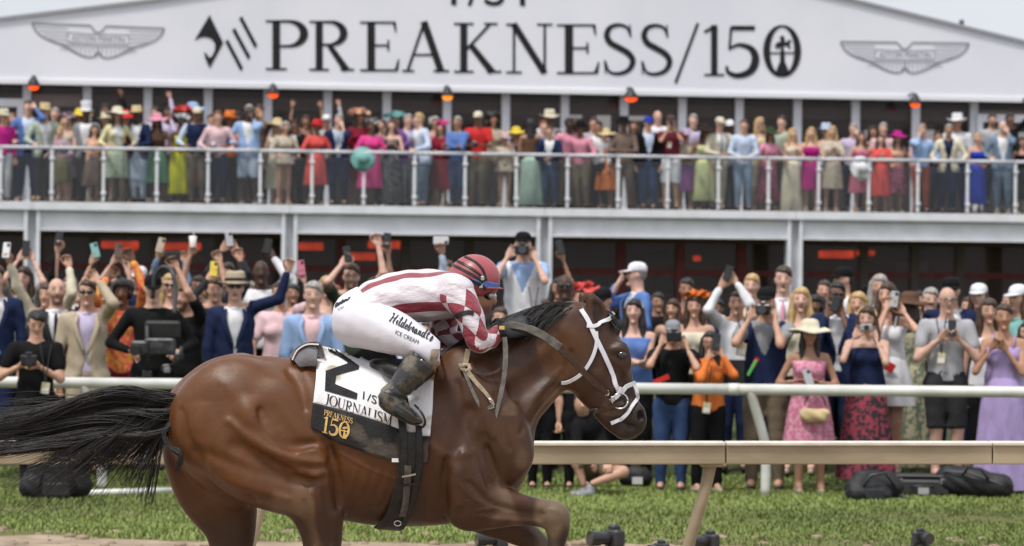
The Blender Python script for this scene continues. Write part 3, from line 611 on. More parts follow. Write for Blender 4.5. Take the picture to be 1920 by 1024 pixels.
# shoulder, chest
loft(hv, [(868, 690, -.10, 40, .07), (886, 740, -.155, 58, .085), (915, 800, -.165, 66, .095), (938, 850, -.15, 62, .10)], 5, .05)
loft(hv, [(868, 690, .10, 40, .07), (886, 740, .155, 58, .085), (915, 800, .165, 66, .095), (938, 850, .15, 62, .10)], 5, .05)
loft(hv, [(905, 800, 0, 74, .17), (912, 850, 0, 68, .17), (905, 905, .0, 62, .15)], 5, .05)
hv.ell(hp(948, 870, -.08), (.095, .085, .115), .04); hv.ell(hp(948, 870, .08), (.095, .085, .115), .04)
loft(hv, [(800, 790, -.22, 26, .05), (845, 850, -.235, 40, .06), (880, 905, -.215, 48, .075), (882, 945, -.20, 46, .075)], 5, .035)     # triceps
loft(hv, [(880, 770, -.255, 6, .012), (862, 815, -.292, 8, .014), (850, 860, -.30, 8, .014)], 4, .04, sub=True)
loft(hv, [(905, 825, -.268, 7, .012), (915, 875, -.272, 8, .014), (925, 915, -.25, 8, .014)], 4, .035, sub=True)
loft(hv, [(836, 885, -.31, 9, .02), (832, 930, -.30, 10, .02), (842, 975, -.26, 10, .02)], 4, .03, sub=True)
# near foreleg, forearm reaching forward, knee bent
loft(hv, [(880, 945, -.17, 48, .085), (920, 950, -.175, 39, .074), (960, 954, -.17, 30, .058), (1002, 960, -.165, 24, .047), (1036, 967, -.16, 25, .043), (1046, 990, -.155, 20, .039), (1042, 1026, -.15, 14, .029), (1030, 1075, -.15, 13, .026)], 5, .025)
hv.ell(hp(1044, 964, -.165), (.052, .042, .050), .02)
loft(hv, [(925, 930, -.20, 14, .03), (970, 940, -.20, 11, .025), (1015, 949, -.185, 8, .018)], 4, .025)
loft(hv, [(925, 962, -.25, 5, .01), (970, 968, -.235, 5, .01), (1010, 972, -.21, 4, .008)], 4, .02, sub=True)
# far foreleg
loft(hv, [(890, 945, .16, 48, .085), (925, 970, .16, 36, .065), (960, 990, .16, 27, .05), (998, 1012, .155, 22, .042), (1020, 1050, .15, 20, .036), (1016, 1110, .15, 14, .028)], 5, .025)
# neck
loft(hv, [(858, 762, .0, 96, .17), (905, 742, .0, 96, .155), (945, 722, .0, 87, .13), (990, 690, .0, 74, .105), (1035, 655, .0, 65, .09), (1072, 632, .0, 56, .078), (1100, 622, 0, 47, .068)], 6, .05)
loft(hv, [(850, 690, .0, 32, .045), (900, 668, 0, 24, .04), (960, 626, 0, 16, .034), (1020, 600, 0, 16, .034), (1075, 590, 0, 17, .036)], 5, .05)       # crest
loft(hv, [(952, 800, -.115, 18, .03), (990, 762, -.108, 16, .025), (1025, 722, -.088, 13, .02), (1048, 700, -.08, 10, .018)], 4, .04)                   # lower neck muscle
loft(hv, [(930, 765, -.165, 6, .012), (975, 725, -.140, 7, .012), (1020, 690, -.112, 6, .01)], 4, .05, sub=True)
loft(hv, [(1052, 640, -.098, 7, .012), (1046, 675, -.100, 9, .014), (1050, 705, -.092, 6, .012)], 4, .04, sub=True)                                     # groove behind the jowl
# head
loft(hv, [(1106, 622, .0, 32, .066), (1113, 652, .0, 49, .080), (1120, 690, 0, 58, .074), (1134, 722, .0, 49, .062), (1152, 752, .0, 38, .052), (1170, 778, .0, 32, .046), (1181, 790, 0, 29, .044)], 6, .03)
hv.ell(hp(1094, 697, -.045), (.085, .035, .095), .03); hv.ell(hp(1094, 697, .045), (.085, .035, .095), .03)                                            # jowls
loft(hv, [(1166, 650, -.055, 10, .016), (1172, 680, -.060, 10, .016), (1158, 712, -.055, 8, .014), (1140, 735, -.050, 6, .012)], 4, .025)                 # cheek ridge under the eye
hv.ell(hp(1156, 655, -.064), (.034, .020, .016), .02); hv.ell(hp(1156, 655, .064), (.034, .020, .016), .02)                                            # brow
loft(hv, [(1155, 695, -.083, 7, .012), (1172, 730, -.066, 7, .012), (1182, 752, -.060, 5, .01)], 4, .03, sub=True)
hv.ell(hp(1196, 778, -.032), (.036, .026, .05), .02); hv.ell(hp(1196, 778, .032), (.036, .026, .05), .02)                                              # nostril rims
hv.ell(hp(1201, 780, -.050), (.014, .022, .026), .008, sub=True); hv.ell(hp(1201, 780, .050), (.014, .022, .026), .008, sub=True)
loft(hv, [(1166, 808, 0, 14, .034), (1178, 809, 0, 13, .032)], 3, .018); loft(hv, [(1150, 800, 0, 11, .03), (1128, 776, 0, 12, .035)], 3, .02)
loft(hv, [(1196, 806, -.05, 2.5, .012), (1176, 797, -.056, 3, .014), (1150, 783, -.058, 2.5, .012)], 4, .008, sub=True)                                 # mouth line
# ears
def ear(y, du):
    loft(hv, [(1119 + du, 615, y, 14, .022), (1120 + du, 596, y, 16.5, .025), (1116 + du, 576, y, 14, .021), (1109 + du, 560, y, 7, .012), (1105 + du, 552, y, 2.5, .005)], 5, .012)
    loft(hv, [(1125 + du, 602, y - .022, 7, .012), (1123 + du, 588, y - .024, 8, .013), (1116 + du, 568, y - .020, 4, .008)], 4, .008, sub=True)
ear(-.045, 0); ear(.06, -14)
V, Q = hv.mesh(); V = relax(V, Q, 2, .45)
# muscle relief pressed along lines seen on the body (both flanks)
def quad_normals(V, Q):
    n = np.cross(V[Q[:, 2]] - V[Q[:, 0]], V[Q[:, 3]] - V[Q[:, 1]]); o = np.zeros_like(V)
    for k in range(4):
        for d in range(3): o[:, d] += np.bincount(Q[:, k], n[:, d], len(V))
    return o / (np.linalg.norm(o, axis=1)[:, None] + 1e-12)
def relief(V, Q, lines):
    N = quad_normals(V, Q); m = np.array([0, HD, 0]); W = V.copy(); W[:, 1] = HD - np.abs(W[:, 1] - HD); d = W - np.array([0, 0, CAMZ]); t = d[:, 1]; a = d / t[:, None] - _fw
    A = np.stack([960 + (a @ _rt) * FPX, HZV - (a @ _up) * FPX], 1); amt = np.zeros(len(V)); fac = np.clip(np.abs(N[:, 1]) * 1.6, 0, 1)
    for pts, w_, am in lines:
        q = np.array(catmull(pts, 4)); best = np.full(len(V), 1e9); n = len(q) - 1
        for i in range(n):
            p0, p1 = q[i], q[i + 1]; e = p1 - p0; tt = np.clip(((A - p0) @ e) / max(1e-6, e @ e), 0, 1); dd = ((A - p0 - tt[:, None] * e) ** 2).sum(1)
            taper = 1 + 1.5 * (abs((i + tt) / n - .5) * 2) ** 4; best = np.minimum(best, dd * taper)
        amt += am * np.exp(-best / (w_ * w_))
    return V + N * (amt * fac)[:, None]
LINES = [([(430, 790), (470, 822), (515, 846), (560, 862), (606, 868)], 11, .013), ([(488, 770), (494, 800), (510, 826), (545, 836), (590, 830)], 11, -.015), ([(540, 695), (562, 722), (572, 765)], 10, -.012), ([(575, 700), (590, 740), (592, 790)], 14, .008),
 ([(560, 850), (590, 846), (612, 856)], 6, .008), ([(560, 872), (588, 876), (612, 872)], 5, -.010), ([(585, 890), (605, 892), (614, 886)], 5, .008), ([(370, 845), (430, 868), (490, 888), (545, 900), (580, 908)], 15, -.014), ([(400, 895), (470, 918), (540, 935)], 10, .008),
 ([(340, 770), (352, 820), (380, 862)], 10, -.008), ([(420, 720), (450, 745), (470, 790)], 18, .007), ([(604, 905), (614, 955), (620, 1020)], 6, -.008), ([(585, 925), (594, 975), (600, 1020)], 6, .006), ([(570, 940), (582, 985), (588, 1020)], 5, -.006),
 ([(838, 862), (831, 915), (836, 985)], 9, -.020), ([(868, 850), (856, 900), (860, 945)], 14, .010), ([(912, 838), (926, 880), (946, 912)], 8, -.016), ([(884, 690), (902, 750), (924, 818)], 10, .010), ([(858, 720), (866, 780), (884, 836)], 11, -.010), ([(930, 740), (940, 790), (955, 840)], 10, -.009), ([(800, 830), (840, 856), (880, 850)], 9, .006), ([(880, 905), (915, 940), (960, 955)], 7, -.009), ([(930, 950), (980, 958), (1020, 964)], 5, -.007), ([(900, 968), (950, 976), (1000, 978)], 5, .006),
 ([(1040, 722), (1004, 768), (976, 812)], 7, -.010), ([(1052, 692), (1010, 742), (985, 778)], 7, .006), ([(950, 690), (990, 660), (1040, 622)], 14, -.006), ([(900, 700), (935, 730), (960, 770)], 9, -.007), ([(1150, 672), (1160, 702), (1148, 738)], 4, .005), ([(1160, 690), (1172, 725), (1180, 752)], 6, -.006), ([(1120, 730), (1138, 742), (1150, 748)], 5, -.005), ([(1070, 660), (1064, 690), (1072, 722)], 6, -.008), ([(1172, 745), (1186, 765), (1190, 790)], 4, .004),
 ([(618, 840), (632, 890), (634, 950)], 8, -.016), ([(1190, 800), (1176, 796), (1156, 786)], 2.5, -.006), ([(1030, 955), (1052, 962), (1060, 985)], 5, .004), ([(1015, 960), (1022, 985)], 5, -.006)]
LINES += [(p_, 2.6, .0035) for p_ in ([(640, 850), (690, 878), (742, 898)], [(566, 905), (584, 950), (600, 1010)], [(895, 958), (945, 952), (1000, 960)], [(1152, 690), (1143, 714), (1150, 742)], [(905, 868), (925, 898), (950, 930)], [(1176, 742), (1168, 760), (1160, 770)], [(860, 905), (880, 930), (905, 945)], [(480, 850), (520, 880), (566, 888)])]
LINES += [([(668 + 21 * i, 880), (660 + 20 * i, 915), (646 + 19 * i, 950)], 6, .0035) for i in range(5)]
V = relief(V, Q, LINES); V = relax(V, Q, 1, .3)
# coat colours: bay with black points, dried mud low on the legs and chest
def pix(V):
    d = V - np.array([0, 0, CAMZ]); t = d[:, 1]; a = d / t[:, None]; a = a - _fw
    return 960 + (a @ _rt) * FPX, HZV - (a @ _up) * FPX
U_, V_ = pix(V)
c = np.tile(np.array([.104, .037, .0092]), (len(V), 1))
def blend(c, w, col): return c * (1 - w[:, None]) + np.array(col) * w[:, None]
n1, n2 = nz3(V, 9, 1), nz3(V, 26, 2)
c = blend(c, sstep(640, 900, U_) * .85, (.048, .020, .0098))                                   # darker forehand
c = blend(c, sstep(860, 960, V_) * (U_ > 600) * (U_ < 900) * .45, (.045, .019, .010))  # belly shade put into the coat, darker low on the barrel
c = blend(c, sstep(.2, 1.2, n1) * .35, (.165, .068, .017))
c = blend(c, sstep(1040, 1150, U_ + .3 * (V_ - 650)) * .75, (.040, .019, .012))                # dark head
c = blend(c, sstep(1150, 1200, U_ + .5 * (V_ - 740)) * .8, (.022, .016, .014))                 # muzzle
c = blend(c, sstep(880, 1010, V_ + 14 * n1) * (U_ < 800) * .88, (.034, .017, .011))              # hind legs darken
c = blend(c, sstep(985, 1045, U_) * (V_ > 900) * .8, (.035, .024, .018))                        # knee
c = blend(c, sstep(.0, .9, n2 + .5 * n1) * sstep(850, 960, V_) * (U_ < 660) * (U_ > 480) * .45, (.24, .155, .09))
c = blend(c, sstep(-.2, .8, n2 + .5 * n1) * sstep(780, 900, V_) * sstep(905, 965, U_) * .5, (.26, .18, .11))
c = blend(c, sstep(.2, 1., n2) * sstep(900, 960, U_) * (V_ < 780) * (V_ > 690) * .25, (.22, .14, .085))
c = blend(c, (((U_ - 1201) / 7) ** 2 + ((V_ - 780) / 11) ** 2 < 1) * .9, (.008, .006, .006))
c = blend(c, ((np.abs(U_ - 1121) < 8) & (V_ < 604) & (V_ > 562) & (V[:, 1] < HD - .05)) * .7, (.02, .012, .010))
M_coat = attr_mat('horse_coat', .44, .36, bump=.16, bscale=300, stretch=(.45, 1, 1.1), noise=.14, nscale=18)
c = blend(c, np.clip(1.4 - np.sqrt(((U_ - 1167) / 13) ** 2 + ((V_ - 666) / 10) ** 2), 0, 1) * .85, (.010, .007, .006))
_n = M_coat.node_tree.nodes; _L = M_coat.node_tree.links; _b = _n['Principled BSDF']; _tc = _n.new('ShaderNodeTexCoord')
_t = _n.new('ShaderNodeTexNoise'); _t.inputs['Scale'].default_value = 95; _t.inputs['Detail'].default_value = 3; _L.new(_tc.outputs['Object'], _t.inputs['Vector'])
_r = _n.new('ShaderNodeMapRange'); _r.inputs[1].default_value = .64; _r.inputs[2].default_value = .72; _r.inputs[4].default_value = .14; _L.new(_t.outputs[0], _r.inputs[0])
_m = _n.new('ShaderNodeMix'); _m.data_type = 'RGBA'; _src = _b.inputs['Base Color'].links[0].from_socket; _L.new(_src, _m.inputs[6]); _m.inputs[7].default_value = (.26, .17, .10, 1); _L.new(_r.outputs[0], _m.inputs[0]); _L.new(_m.outputs[2], _b.inputs['Base Color'])
_t2 = _n.new('ShaderNodeTexNoise'); _t2.inputs['Scale'].default_value = 7; _t2.inputs['Detail'].default_value = 6; _L.new(_tc.outputs['Object'], _t2.inputs['Vector'])
_r2 = _n.new('ShaderNodeMapRange'); _r2.inputs[1].default_value = .35; _r2.inputs[2].default_value = .65; _r2.inputs[3].default_value = .30; _r2.inputs[4].default_value = .56; _L.new(_t2.outputs[0], _r2.inputs[0]); _L.new(_r2.outputs[0], _b.inputs['Roughness'])
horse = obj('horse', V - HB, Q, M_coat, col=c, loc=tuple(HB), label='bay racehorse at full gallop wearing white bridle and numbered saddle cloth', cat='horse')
BV_horse = BVHTree.FromPolygons([Vector(p) for p in V], [tuple(q) for q in Q.tolist()])
print('horse', len(V))
def cast(bvh, u, v, off=0.0, miss=None):
    d = Vector(ray(u, v)).normalized(); h = bvh.ray_cast(Vector((0, 0, CAMZ)) + d * 8, d, 14)
    if h[0] is None: return miss, None
    nrm = h[1] if h[1].dot(d) < 0 else -h[1]
    return np.array(h[0]) + (np.array(nrm) * off), np.array(nrm)
def strap(name, pts, wpx, m, bvh=None, off=.006, th=.006, parent=None, n=8, base=HB, ys=None, closed=False, yo=None, seg_w=None):
    """flat strap following the body under photo points; ys gives distances where it hangs free"""
    q = catmull([(p[0], p[1], (p[2] if len(p) > 2 else 0)) for p in pts], n); X = []; N = []
    last = None
    for u, v, y in q:
        p = nn = None
        if bvh is not None and len(pts[0]) < 3: p, nn = cast(bvh, u, v, off)
        if p is None:
            p = P(u, v, HD + (y if len(pts[0]) > 2 else (last if last is not None else (yo or 0)))); nn = np.array([0, -1., 0])
        else: last = p[1] - HD
        X.append(p); N.append(nn)
    X = np.array(X); N = np.array(N)
    for _ in range(2):
        Ns = N.copy(); Ns[1:-1] = (N[:-2] + N[1:-1] * 2 + N[2:]) / 4; N = Ns / np.linalg.norm(Ns, axis=1)[:, None]
        Xs = X.copy(); Xs[1:-1] = (X[:-2] + X[1:-1] * 2 + X[2:]) / 4; X = Xs
    V = []; F = []
    for i in range(len(X)):
        t = X[min(i + 1, len(X) - 1)] - X[max(i - 1, 0)]; t /= max(1e-9, np.linalg.norm(t)); s = np.cross(t, N[i]); s /= max(1e-9, np.linalg.norm(s))
        w = (wpx[min(int(i / (len(X) - 1) * (len(wpx) - 1) + .5), len(wpx) - 1)] if isinstance(wpx, (list, tuple)) else wpx) * K0 / 2
        a, b = X[i] + s * w, X[i] - s * w
        V += [a, a + N[i] * th * .6 - s * w * .12, b + N[i] * th * .6 + s * w * .12, b, b - N[i] * th * .4, a - N[i] * th * .4]
    for i in range(len(X) - 1):
        for k in range(6): F.append((i * 6 + k, i * 6 + (k + 1) % 6, i * 6 + 6 + (k + 1) % 6, i * 6 + 6 + k))
    F += [(5, 4, 3, 2, 1, 0), tuple(len(V) - 6 + k for k in range(6))]
    return obj(name, np.array(V) - base, F, m, parent, smooth=False)
# eye
c = None
M_eye = mat('horse_eye', (.010, .006, .005), .06, .6, coat=.8)
for s in (-1, 1):
    p = cast(BV_horse, 1166, 666, -.006)[0] if s < 0 else hp(1167, 667, .068); MB().ball(tuple(p - HB), (.023, .015, .019), 14, 10).build('eye', M_eye, horse, smooth=True)
# ---------------------------------------------------------------- tail and mane, strand by strand in one mass each
M_hair = mat('black_hair', (.011, .010, .010), .42, .36, c2=(.028, .025, .024), scale=10, lo=.4, hi=.7)
def strands(name, paths, parent, base=HB, m=M_hair):
    mb = MB(); V = []; F = []
    for q, r0, r1 in paths:
        q = np.array(catmull(q, 3)); n = len(q); b = len(V)
        for i, p in enumerate(q):
            t = q[min(i + 1, n - 1)] - q[max(i - 1, 0)]; t /= max(1e-9, np.linalg.norm(t)); a = np.cross(t, [0, 1, 0]); a /= max(1e-6, np.linalg.norm(a)); d = np.cross(t, a)
            f = i / (n - 1); r = r0 * (1 - f) ** .6 * .9 + r1
            for k in range(3): th = 2.1 * k + .5; V.append(p + a * r * math.cos(th) + d * r * math.sin(th))
        for i in range(n - 1):
            for k in range(3): F.append((b + i * 3 + k, b + i * 3 + (k + 1) % 3, b + i * 3 + 3 + (k + 1) % 3, b + i * 3 + 3 + k))
    return obj(name, np.array(V) - base, np.array(F), m, parent)
rg = np.random.default_rng(5); paths = []
def T(u, v, y): return hp(u, v, y)
CORE_T = [(332, 744), (290, 737), (240, 735), (180, 744), (110, 766), (40, 782), (-40, 792), (-90, 800)]      # upper and lower edge of the flowing mass
CORE_B = [(326, 800), (292, 816), (240, 820), (180, 820), (110, 828), (40, 836), (-40, 844), (-90, 862)]
ct = np.array(catmull(CORE_T, 8)); cb = np.array(catmull(CORE_B, 8)); NC = len(ct)
for k in range(76):                                                        # locks, each a bundle of hairs that share a wave
    rk = np.random.default_rng(100 + k); f0 = rk.random(); f1 = np.clip(f0 + rk.normal() * .16, -.04, 1.05); ph, am = rk.uniform(0, 6), rk.uniform(4, 13); yo = rk.normal() * .035; L = rk.uniform(.55, 1.0); w0 = rk.uniform(.035, .075)
    fall = rk.random() < .50; drop = rk.uniform(45, 130) if fall else rk.uniform(-6, 14); f1 = f1 if not fall else np.clip(.55 + .5 * rk.random(), 0, 1.05)
    if fall: L = rk.uniform(.28, .85)
    for j in range(56 if not fall else 20):
        s0 = f0 + rg.normal() * w0; s1 = f1 + rg.normal() * w0 * (1.3 if not fall else 1.0); Lj = L * rg.uniform(.82, 1.04); yy = yo + rg.normal() * .012; tip = rg.normal() * 5; q = []
        for g in (0, .12, .26, .42, .58, .74, .88, 1.0):
            i = min(int(g * Lj * (NC - 1)), NC - 1); t = np.clip(s0 + (s1 - s0) * sstep(.05, .8, g), -.08, 1.15); p = ct[i] * (1 - t) + cb[i] * t
            q.append(T(p[0] + (drop * .25 * g * g if fall else 0), p[1] + am * math.sin(g * 6 + ph) * g + drop * g ** 2.2 + tip * g * g, yy + .02 * math.sin(g * 5 + ph)))
        paths.append((q, .00140, .0004))
for i in range(70):                                                        # thin lock curling down over the buttock
    a = (324 + rg.normal() * 3, 786 + 18 * rg.random(), -.10 - .03 * rg.random()); e = 8 * rg.random()
    paths.append(([T(*a), T(312 - e, 812, a[2] - .03), T(320 - e, 836, a[2] - .06), T(338 - e * .6, 848 + rg.normal() * 3, a[2] - .09), T(344 - e, 862 + rg.normal() * 5, a[2] - .09), T(334 - e, 878 + rg.normal() * 8, a[2] - .07)], .0013, .0004))
for i in range(70):                                                        # flyaways
    a = (300 - 60 * rg.random(), 745 + 40 * rg.random(), .0); q = [T(*a)]; dv = -12 + 70 * rg.random()
    for g in (.3, .6, 1.): q.append(T(a[0] - g * 290, a[1] + dv * g * g + 9 * math.sin(g * 6 + i), rg.normal() * .03))
    paths.append((q, .0009, .0004))
strands('tail', paths, horse)
paths = []
CR = catmull([(838, 682), (880, 662), (930, 634), (975, 608), (1020, 590), (1060, 578), (1098, 580)], 20)
for i in range(2000):
    f = rg.random() ** .8; p = CR[int(f * (len(CR) - 1))]; y = rg.normal() * .014
    L = (55 + 65 * rg.random()) * (.75 + .5 * (1 - abs(f - .5))); up = (6 + 17 * rg.random()) * (1.15 if f > .3 else .5); sd = .03 + .05 * rg.random(); sd *= (1 if rg.random() < .72 else -1.1)
    q = [hp(p[0], p[1] + 7, y), hp(p[0] - L * .22, p[1] - up * .7 + 7, y - sd * .25), hp(p[0] - L * .6, p[1] + L * .30 - up, y - sd * .7 - .015), hp(p[0] - L * (.92 + .12 * rg.random()), p[1] + L * (.56 + .18 * rg.random()) - up * .9, y - sd * 1.2 - .03)]
    paths.append((q, .0018, .0006))
for i in range(700):                                                       # mane falling on the near side at the withers
    p = (835 + 115 * rg.random(), 0); v0 = 684 - (p[0] - 838) * .44
    q = [hp(p[0] + 16, v0 + 2, -.02), hp(p[0] + 2, v0 + 14, -.075), hp(p[0] - 14, v0 + 34 + 8 * rg.random(), -.118), hp(p[0] - 30 - 14 * rg.random(), v0 + 50 + 18 * rg.random(), -.140)]
    paths.append((q, .0018, .0006))
strands('mane', paths, horse)
paths = []
for i in range(90):
    a = (1128 + rg.normal() * 5, 586 + rg.normal() * 4, rg.normal() * .02); q = [hp(*a), hp(1146 + rg.normal() * 4, 600 + rg.normal() * 4, a[2] * 1.3), hp(1158 + rg.normal() * 4, 622 + 8 * rg.random(), a[2] * 1.6 + rg.normal() * .01)]
    paths.append((q, .003, .0008))
strands('forelock', paths, horse)
# ---------------------------------------------------------------- saddle cloth
M_cloth = mat('white_cloth', (.74, .73, .74), .8, .2, c2=(.40, .34, .27), scale=8, detail=9, lo=.30, hi=.42, bump=.3, bscale=120)
M_band = mat('muddy_black_cloth', (.018, .018, .018), .75, .25, c2=(.085, .072, .055), scale=9, detail=9, lo=.36, hi=.50, bump=.4, bscale=90)
M_fold_shade = mat('grey_lining', (.16, .15, .155), .8, .2, noise=.15, bump=.3)  # grey puts the shading of the white cloth's fold into the colour
def lerp(a, b, t): return np.array(a, float) * (1 - t) + np.array(b, float) * t
def pl(pts, t):
    pts = np.array(pts, float); d = np.r_[0, np.cumsum(np.linalg.norm(np.diff(pts, axis=0), axis=1))]; return np.array([np.interp(t * d[-1], d, pts[:, i]) for i in range(2)])
def clothpatch(name, top, botm, m, off, nu=40, nv=24, th=.006, wr=.004, bvh=None, parent=horse, base=HB):
    G = np.zeros((nv + 1, nu + 1, 3)); Nn = np.zeros_like(G)
    for j in range(nv + 1):
        for i in range(nu + 1):
            p = lerp(pl(top, i / nu), pl(botm, i / nu), j / nv)
            a, nn = cast(bvh or BV_horse, p[0], p[1], 0)
            if a is None: a, nn = np.array([np.nan] * 3), np.array([0, -1., 0])
            G[j, i] = a; Nn[j, i] = nn
    for j in range(nv - 1, -1, -1):
        for i in range(nu + 1):
            if np.isnan(G[j, i, 0]):
                p = lerp(pl(top, i / nu), pl(botm, i / nu), j / nv); G[j, i] = P(p[0], p[1], G[j + 1, i, 1] + .004)
    for _ in range(3):
        for A in (Nn, G):
            B = A.copy(); B[1:-1, 1:-1] = (A[1:-1, 1:-1] * 2 + A[:-2, 1:-1] + A[2:, 1:-1] + A[1:-1, :-2] + A[1:-1, 2:]) / 6; A[:] = B
    Nn /= np.linalg.norm(Nn, axis=2)[..., None]
    W = nz3(G.reshape(-1, 3), 38, 11).reshape(nv + 1, nu + 1) * wr
    A = (G + Nn * (off + W)[..., None]).reshape(-1, 3); B = (G + Nn * (off + W - th)[..., None]).reshape(-1, 3); n = (nu + 1) * (nv + 1)
    F = []
    ix = lambda j, i: j * (nu + 1) + i
    for j in range(nv):
        for i in range(nu): F.append((ix(j, i), ix(j + 1, i), ix(j + 1, i + 1), ix(j, i + 1))); F.append((n + ix(j, i), n + ix(j, i + 1), n + ix(j + 1, i + 1), n + ix(j + 1, i)))
    ring = [ix(0, i) for i in range(nu)] + [ix(j, nu) for j in range(nv)] + [ix(nv, i) for i in range(nu, 0, -1)] + [ix(j, 0) for j in range(nv, 0, -1)]
    for a, b in zip(ring, ring[1:] + ring[:1]): F.append((a, b, n + b, n + a))
    Vv = np.concatenate([A, B]); o = obj(name, Vv - base, F, m, parent, smooth=True)
    return o, BVHTree.FromPolygons([Vector(p) for p in A], [f for f in F if max(f) < n])
cl, BV_cloth = clothpatch('saddle_cloth', [(597, 647), (640, 657), (690, 682), (740, 694), (790, 690), (815, 700)], [(588, 757), (640, 770), (700, 788), (750, 806), (785, 818), (807, 818)], M_cloth, .016)
bd, BV_band = clothpatch('cloth_band', [(588, 757), (640, 770), (700, 788), (750, 806), (785, 818), (806, 818)], [(583, 803), (640, 832), (700, 853), (748, 865), (785, 868), (802, 868)], M_band, .017, 40, 12, wr=.003)
MB().box(tuple(np.array(cast(BV_horse, 742, 862, .02)[0]) - HB), (.035, .006, .018), bev=.002).build('white_tag', mat('white_tag', (.7, .7, .68), .7), horse)
# the raised back edge of the cloth over the spine
q = catmull([(548, 673), (556, 655), (574, 645), (598, 645), (606, 668)], 6); V = []; F = []
for i, p in enumerate(q):
    t = i / (len(q) - 1); V += [hp(p[0], p[1], -.13 + .02 * t), hp(p[0] - 1, p[1] + 1, .0), hp(lerp(p, (580, 682), .25)[0], p[1] + 8, .12)]
for i in range(len(q) - 1):
    for k in range(2): F.append((3 * i + k, 3 * i + k + 1, 3 * i + 4 + k, 3 * i + 3 + k))
o = obj('cloth_fold', np.array(V) - HB, F, M_fold_shade, horse); md = o.modifiers.new('s', 'SOLIDIFY'); md.thickness = .008
V = []; F = []
q2 = catmull([(550, 675), (560, 660), (577, 651), (594, 652)], 6)
for i, p in enumerate(q2): V += [hp(p[0], p[1], -.135), hp(p[0] + (598 - p[0]) * .25, p[1] + (690 - p[1]) * .9, -.17)]
for i in range(len(q2) - 1): F.append((2 * i, 2 * i + 1, 2 * i + 3, 2 * i + 2))
o = obj('cloth_lining', np.array(V) - HB, F, M_fold_shade, horse); md = o.modifiers.new('s', 'SOLIDIFY'); md.thickness = .006  # grey sheet standing in for the shade inside the fold
strap('cloth_piping', [(548, 675, -.14), (557, 657, -.14), (575, 646, -.14), (598, 646, -.15)], 3, M_cloth, parent=horse, th=.006)
def decal(name, V2, F2, m, bvh, off=.004, maxpx=7, parent=horse, base=HB, y_def=-.3):
    bm = bmesh.new(); vs = [bm.verts.new((a, b, 0)) for a, b in V2]
    for f in F2:
        try: bm.faces.new([vs[i] for i in f]).normal_update()
        except ValueError: pass
    bmesh.ops.triangulate(bm, faces=bm.faces[:])
    for _ in range(4):
        E = [e for e in bm.edges if e.calc_length() > maxpx]
        if not E: break
        bmesh.ops.subdivide_edges(bm, edges=E, cuts=1); bmesh.ops.triangulate(bm, faces=[f for f in bm.faces if len(f.verts) > 3])
    bad = []
    for v in bm.verts:
        p, _n = cast(bvh, v.co.x, v.co.y, off)
        if p is None: bad.append(v)
        else: v.co = Vector(p - base)
    bmesh.ops.delete(bm, geom=bad, context='VERTS')
    for f in bm.faces:
        f.normal_update()
        if f.normal.y > 0: f.normal_flip()
    me = bpy.data.meshes.new(name); bm.to_mesh(me); bm.free(); me.materials.append(m); return link(name, me, parent)
c3 = lambda L: [(560 + x * .375, 640 + y * .375) for x, y in L]
M_print = mat('cloth_print', (.020, .020, .022), .75, .2, noise=.3, scale=60)
M_gold = mat('gold_print', (.56, .36, .12), .6, .35, noise=.2, scale=60)
v2, f2 = merge2d([poly2d(c3([(135, 150), (200, 128), (248, 112), (235, 100), (150, 50), (147, 36), (190, 42), (245, 84), (303, 126), (300, 142), (188, 172), (182, 215), (295, 262), (290, 293), (130, 248)]))])
decal('number_two', v2, f2, M_print, BV_cloth).parent = cl
def fit(V, wd, p0, p1, h, hdir=(0, -1), arc_=0):
    p0, p1 = np.array(p0, float), np.array(p1, float); x = V[:, 0] / wd
    return p0 + x[:, None] * (p1 - p0) + V[:, 1:2] * h * np.array(hdir) + np.stack([0 * x, np.sin(x * math.pi) * arc_], 1)
V, F, wd = word2d('JOURNALISM', .02, bold=1.15); decal('lettering', fit(V, wd, (609, 757), (734, 799), 19, (.14, -1)), F, M_print, BV_cloth).parent = cl
V, F, wd = sans2d('1/ST'); decal('lettering', fit(V, wd, (680, 749), (722, 765), 15, (.1, -1)), F, M_print, BV_cloth).parent = cl
V, F, wd = word2d('PREAKNESS', .05, bold=1.3); decal('lettering', fit(V, wd, (607, 778), (661, 795), 10, (.12, -1)), F, M_gold, BV_band).parent = bd
V, F, wd = word2d('150', .04, bold=1.2); decal('lettering', fit(V, wd, (603, 810), (653, 824), 30, (.14, -1)), F, M_gold, BV_band).parent = bd
v2, f2 = merge2d([poly2d([(642, 822), (646, 804), (650, 823)]), poly2d([(640, 806), (655, 809), (655, 811), (640, 808)]), poly2d([(643, 801), (651, 800), (651, 804), (643, 805)])]); decal('steeple_figure', v2, f2, M_gold, BV_band).parent = bd
# ---------------------------------------------------------------- saddle, girth, stirrup leathers
M_leather = mat('black_leather', (.010, .010, .010), .38, .35, c2=(.022, .020, .018), scale=25, bump=.2, bscale=90)
M_brown = mat('brown_leather', (.050, .024, .014), .42, .5, noise=.3, scale=40, bump=.15)
M_greyl = mat('grey_leather', (.085, .08, .075), .55, .4, c2=(.16, .145, .12), scale=30, bump=.2)
M_steelb = mat('bright_steel', (.55, .55, .55), .25, .5, metal=1)
M_wleather = mat('white_leather', (.62, .62, .66), .5, .4, noise=.06, scale=30)
M_tanl = mat('tan_leather', (.36, .17, .06), .55, .35, noise=.2, scale=30)
M_bone = mat('muddy_strap', (.36, .29, .20), .65, .3, noise=.3, scale=40)
sv = Vox(axis(hp(655, 0, 0)[0], hp(835, 0, 0)[0], .011), axis(HD - .30, HD + .30, .011), axis(hp(0, 760, 0)[2], hp(0, 640, 0)[2], .011))
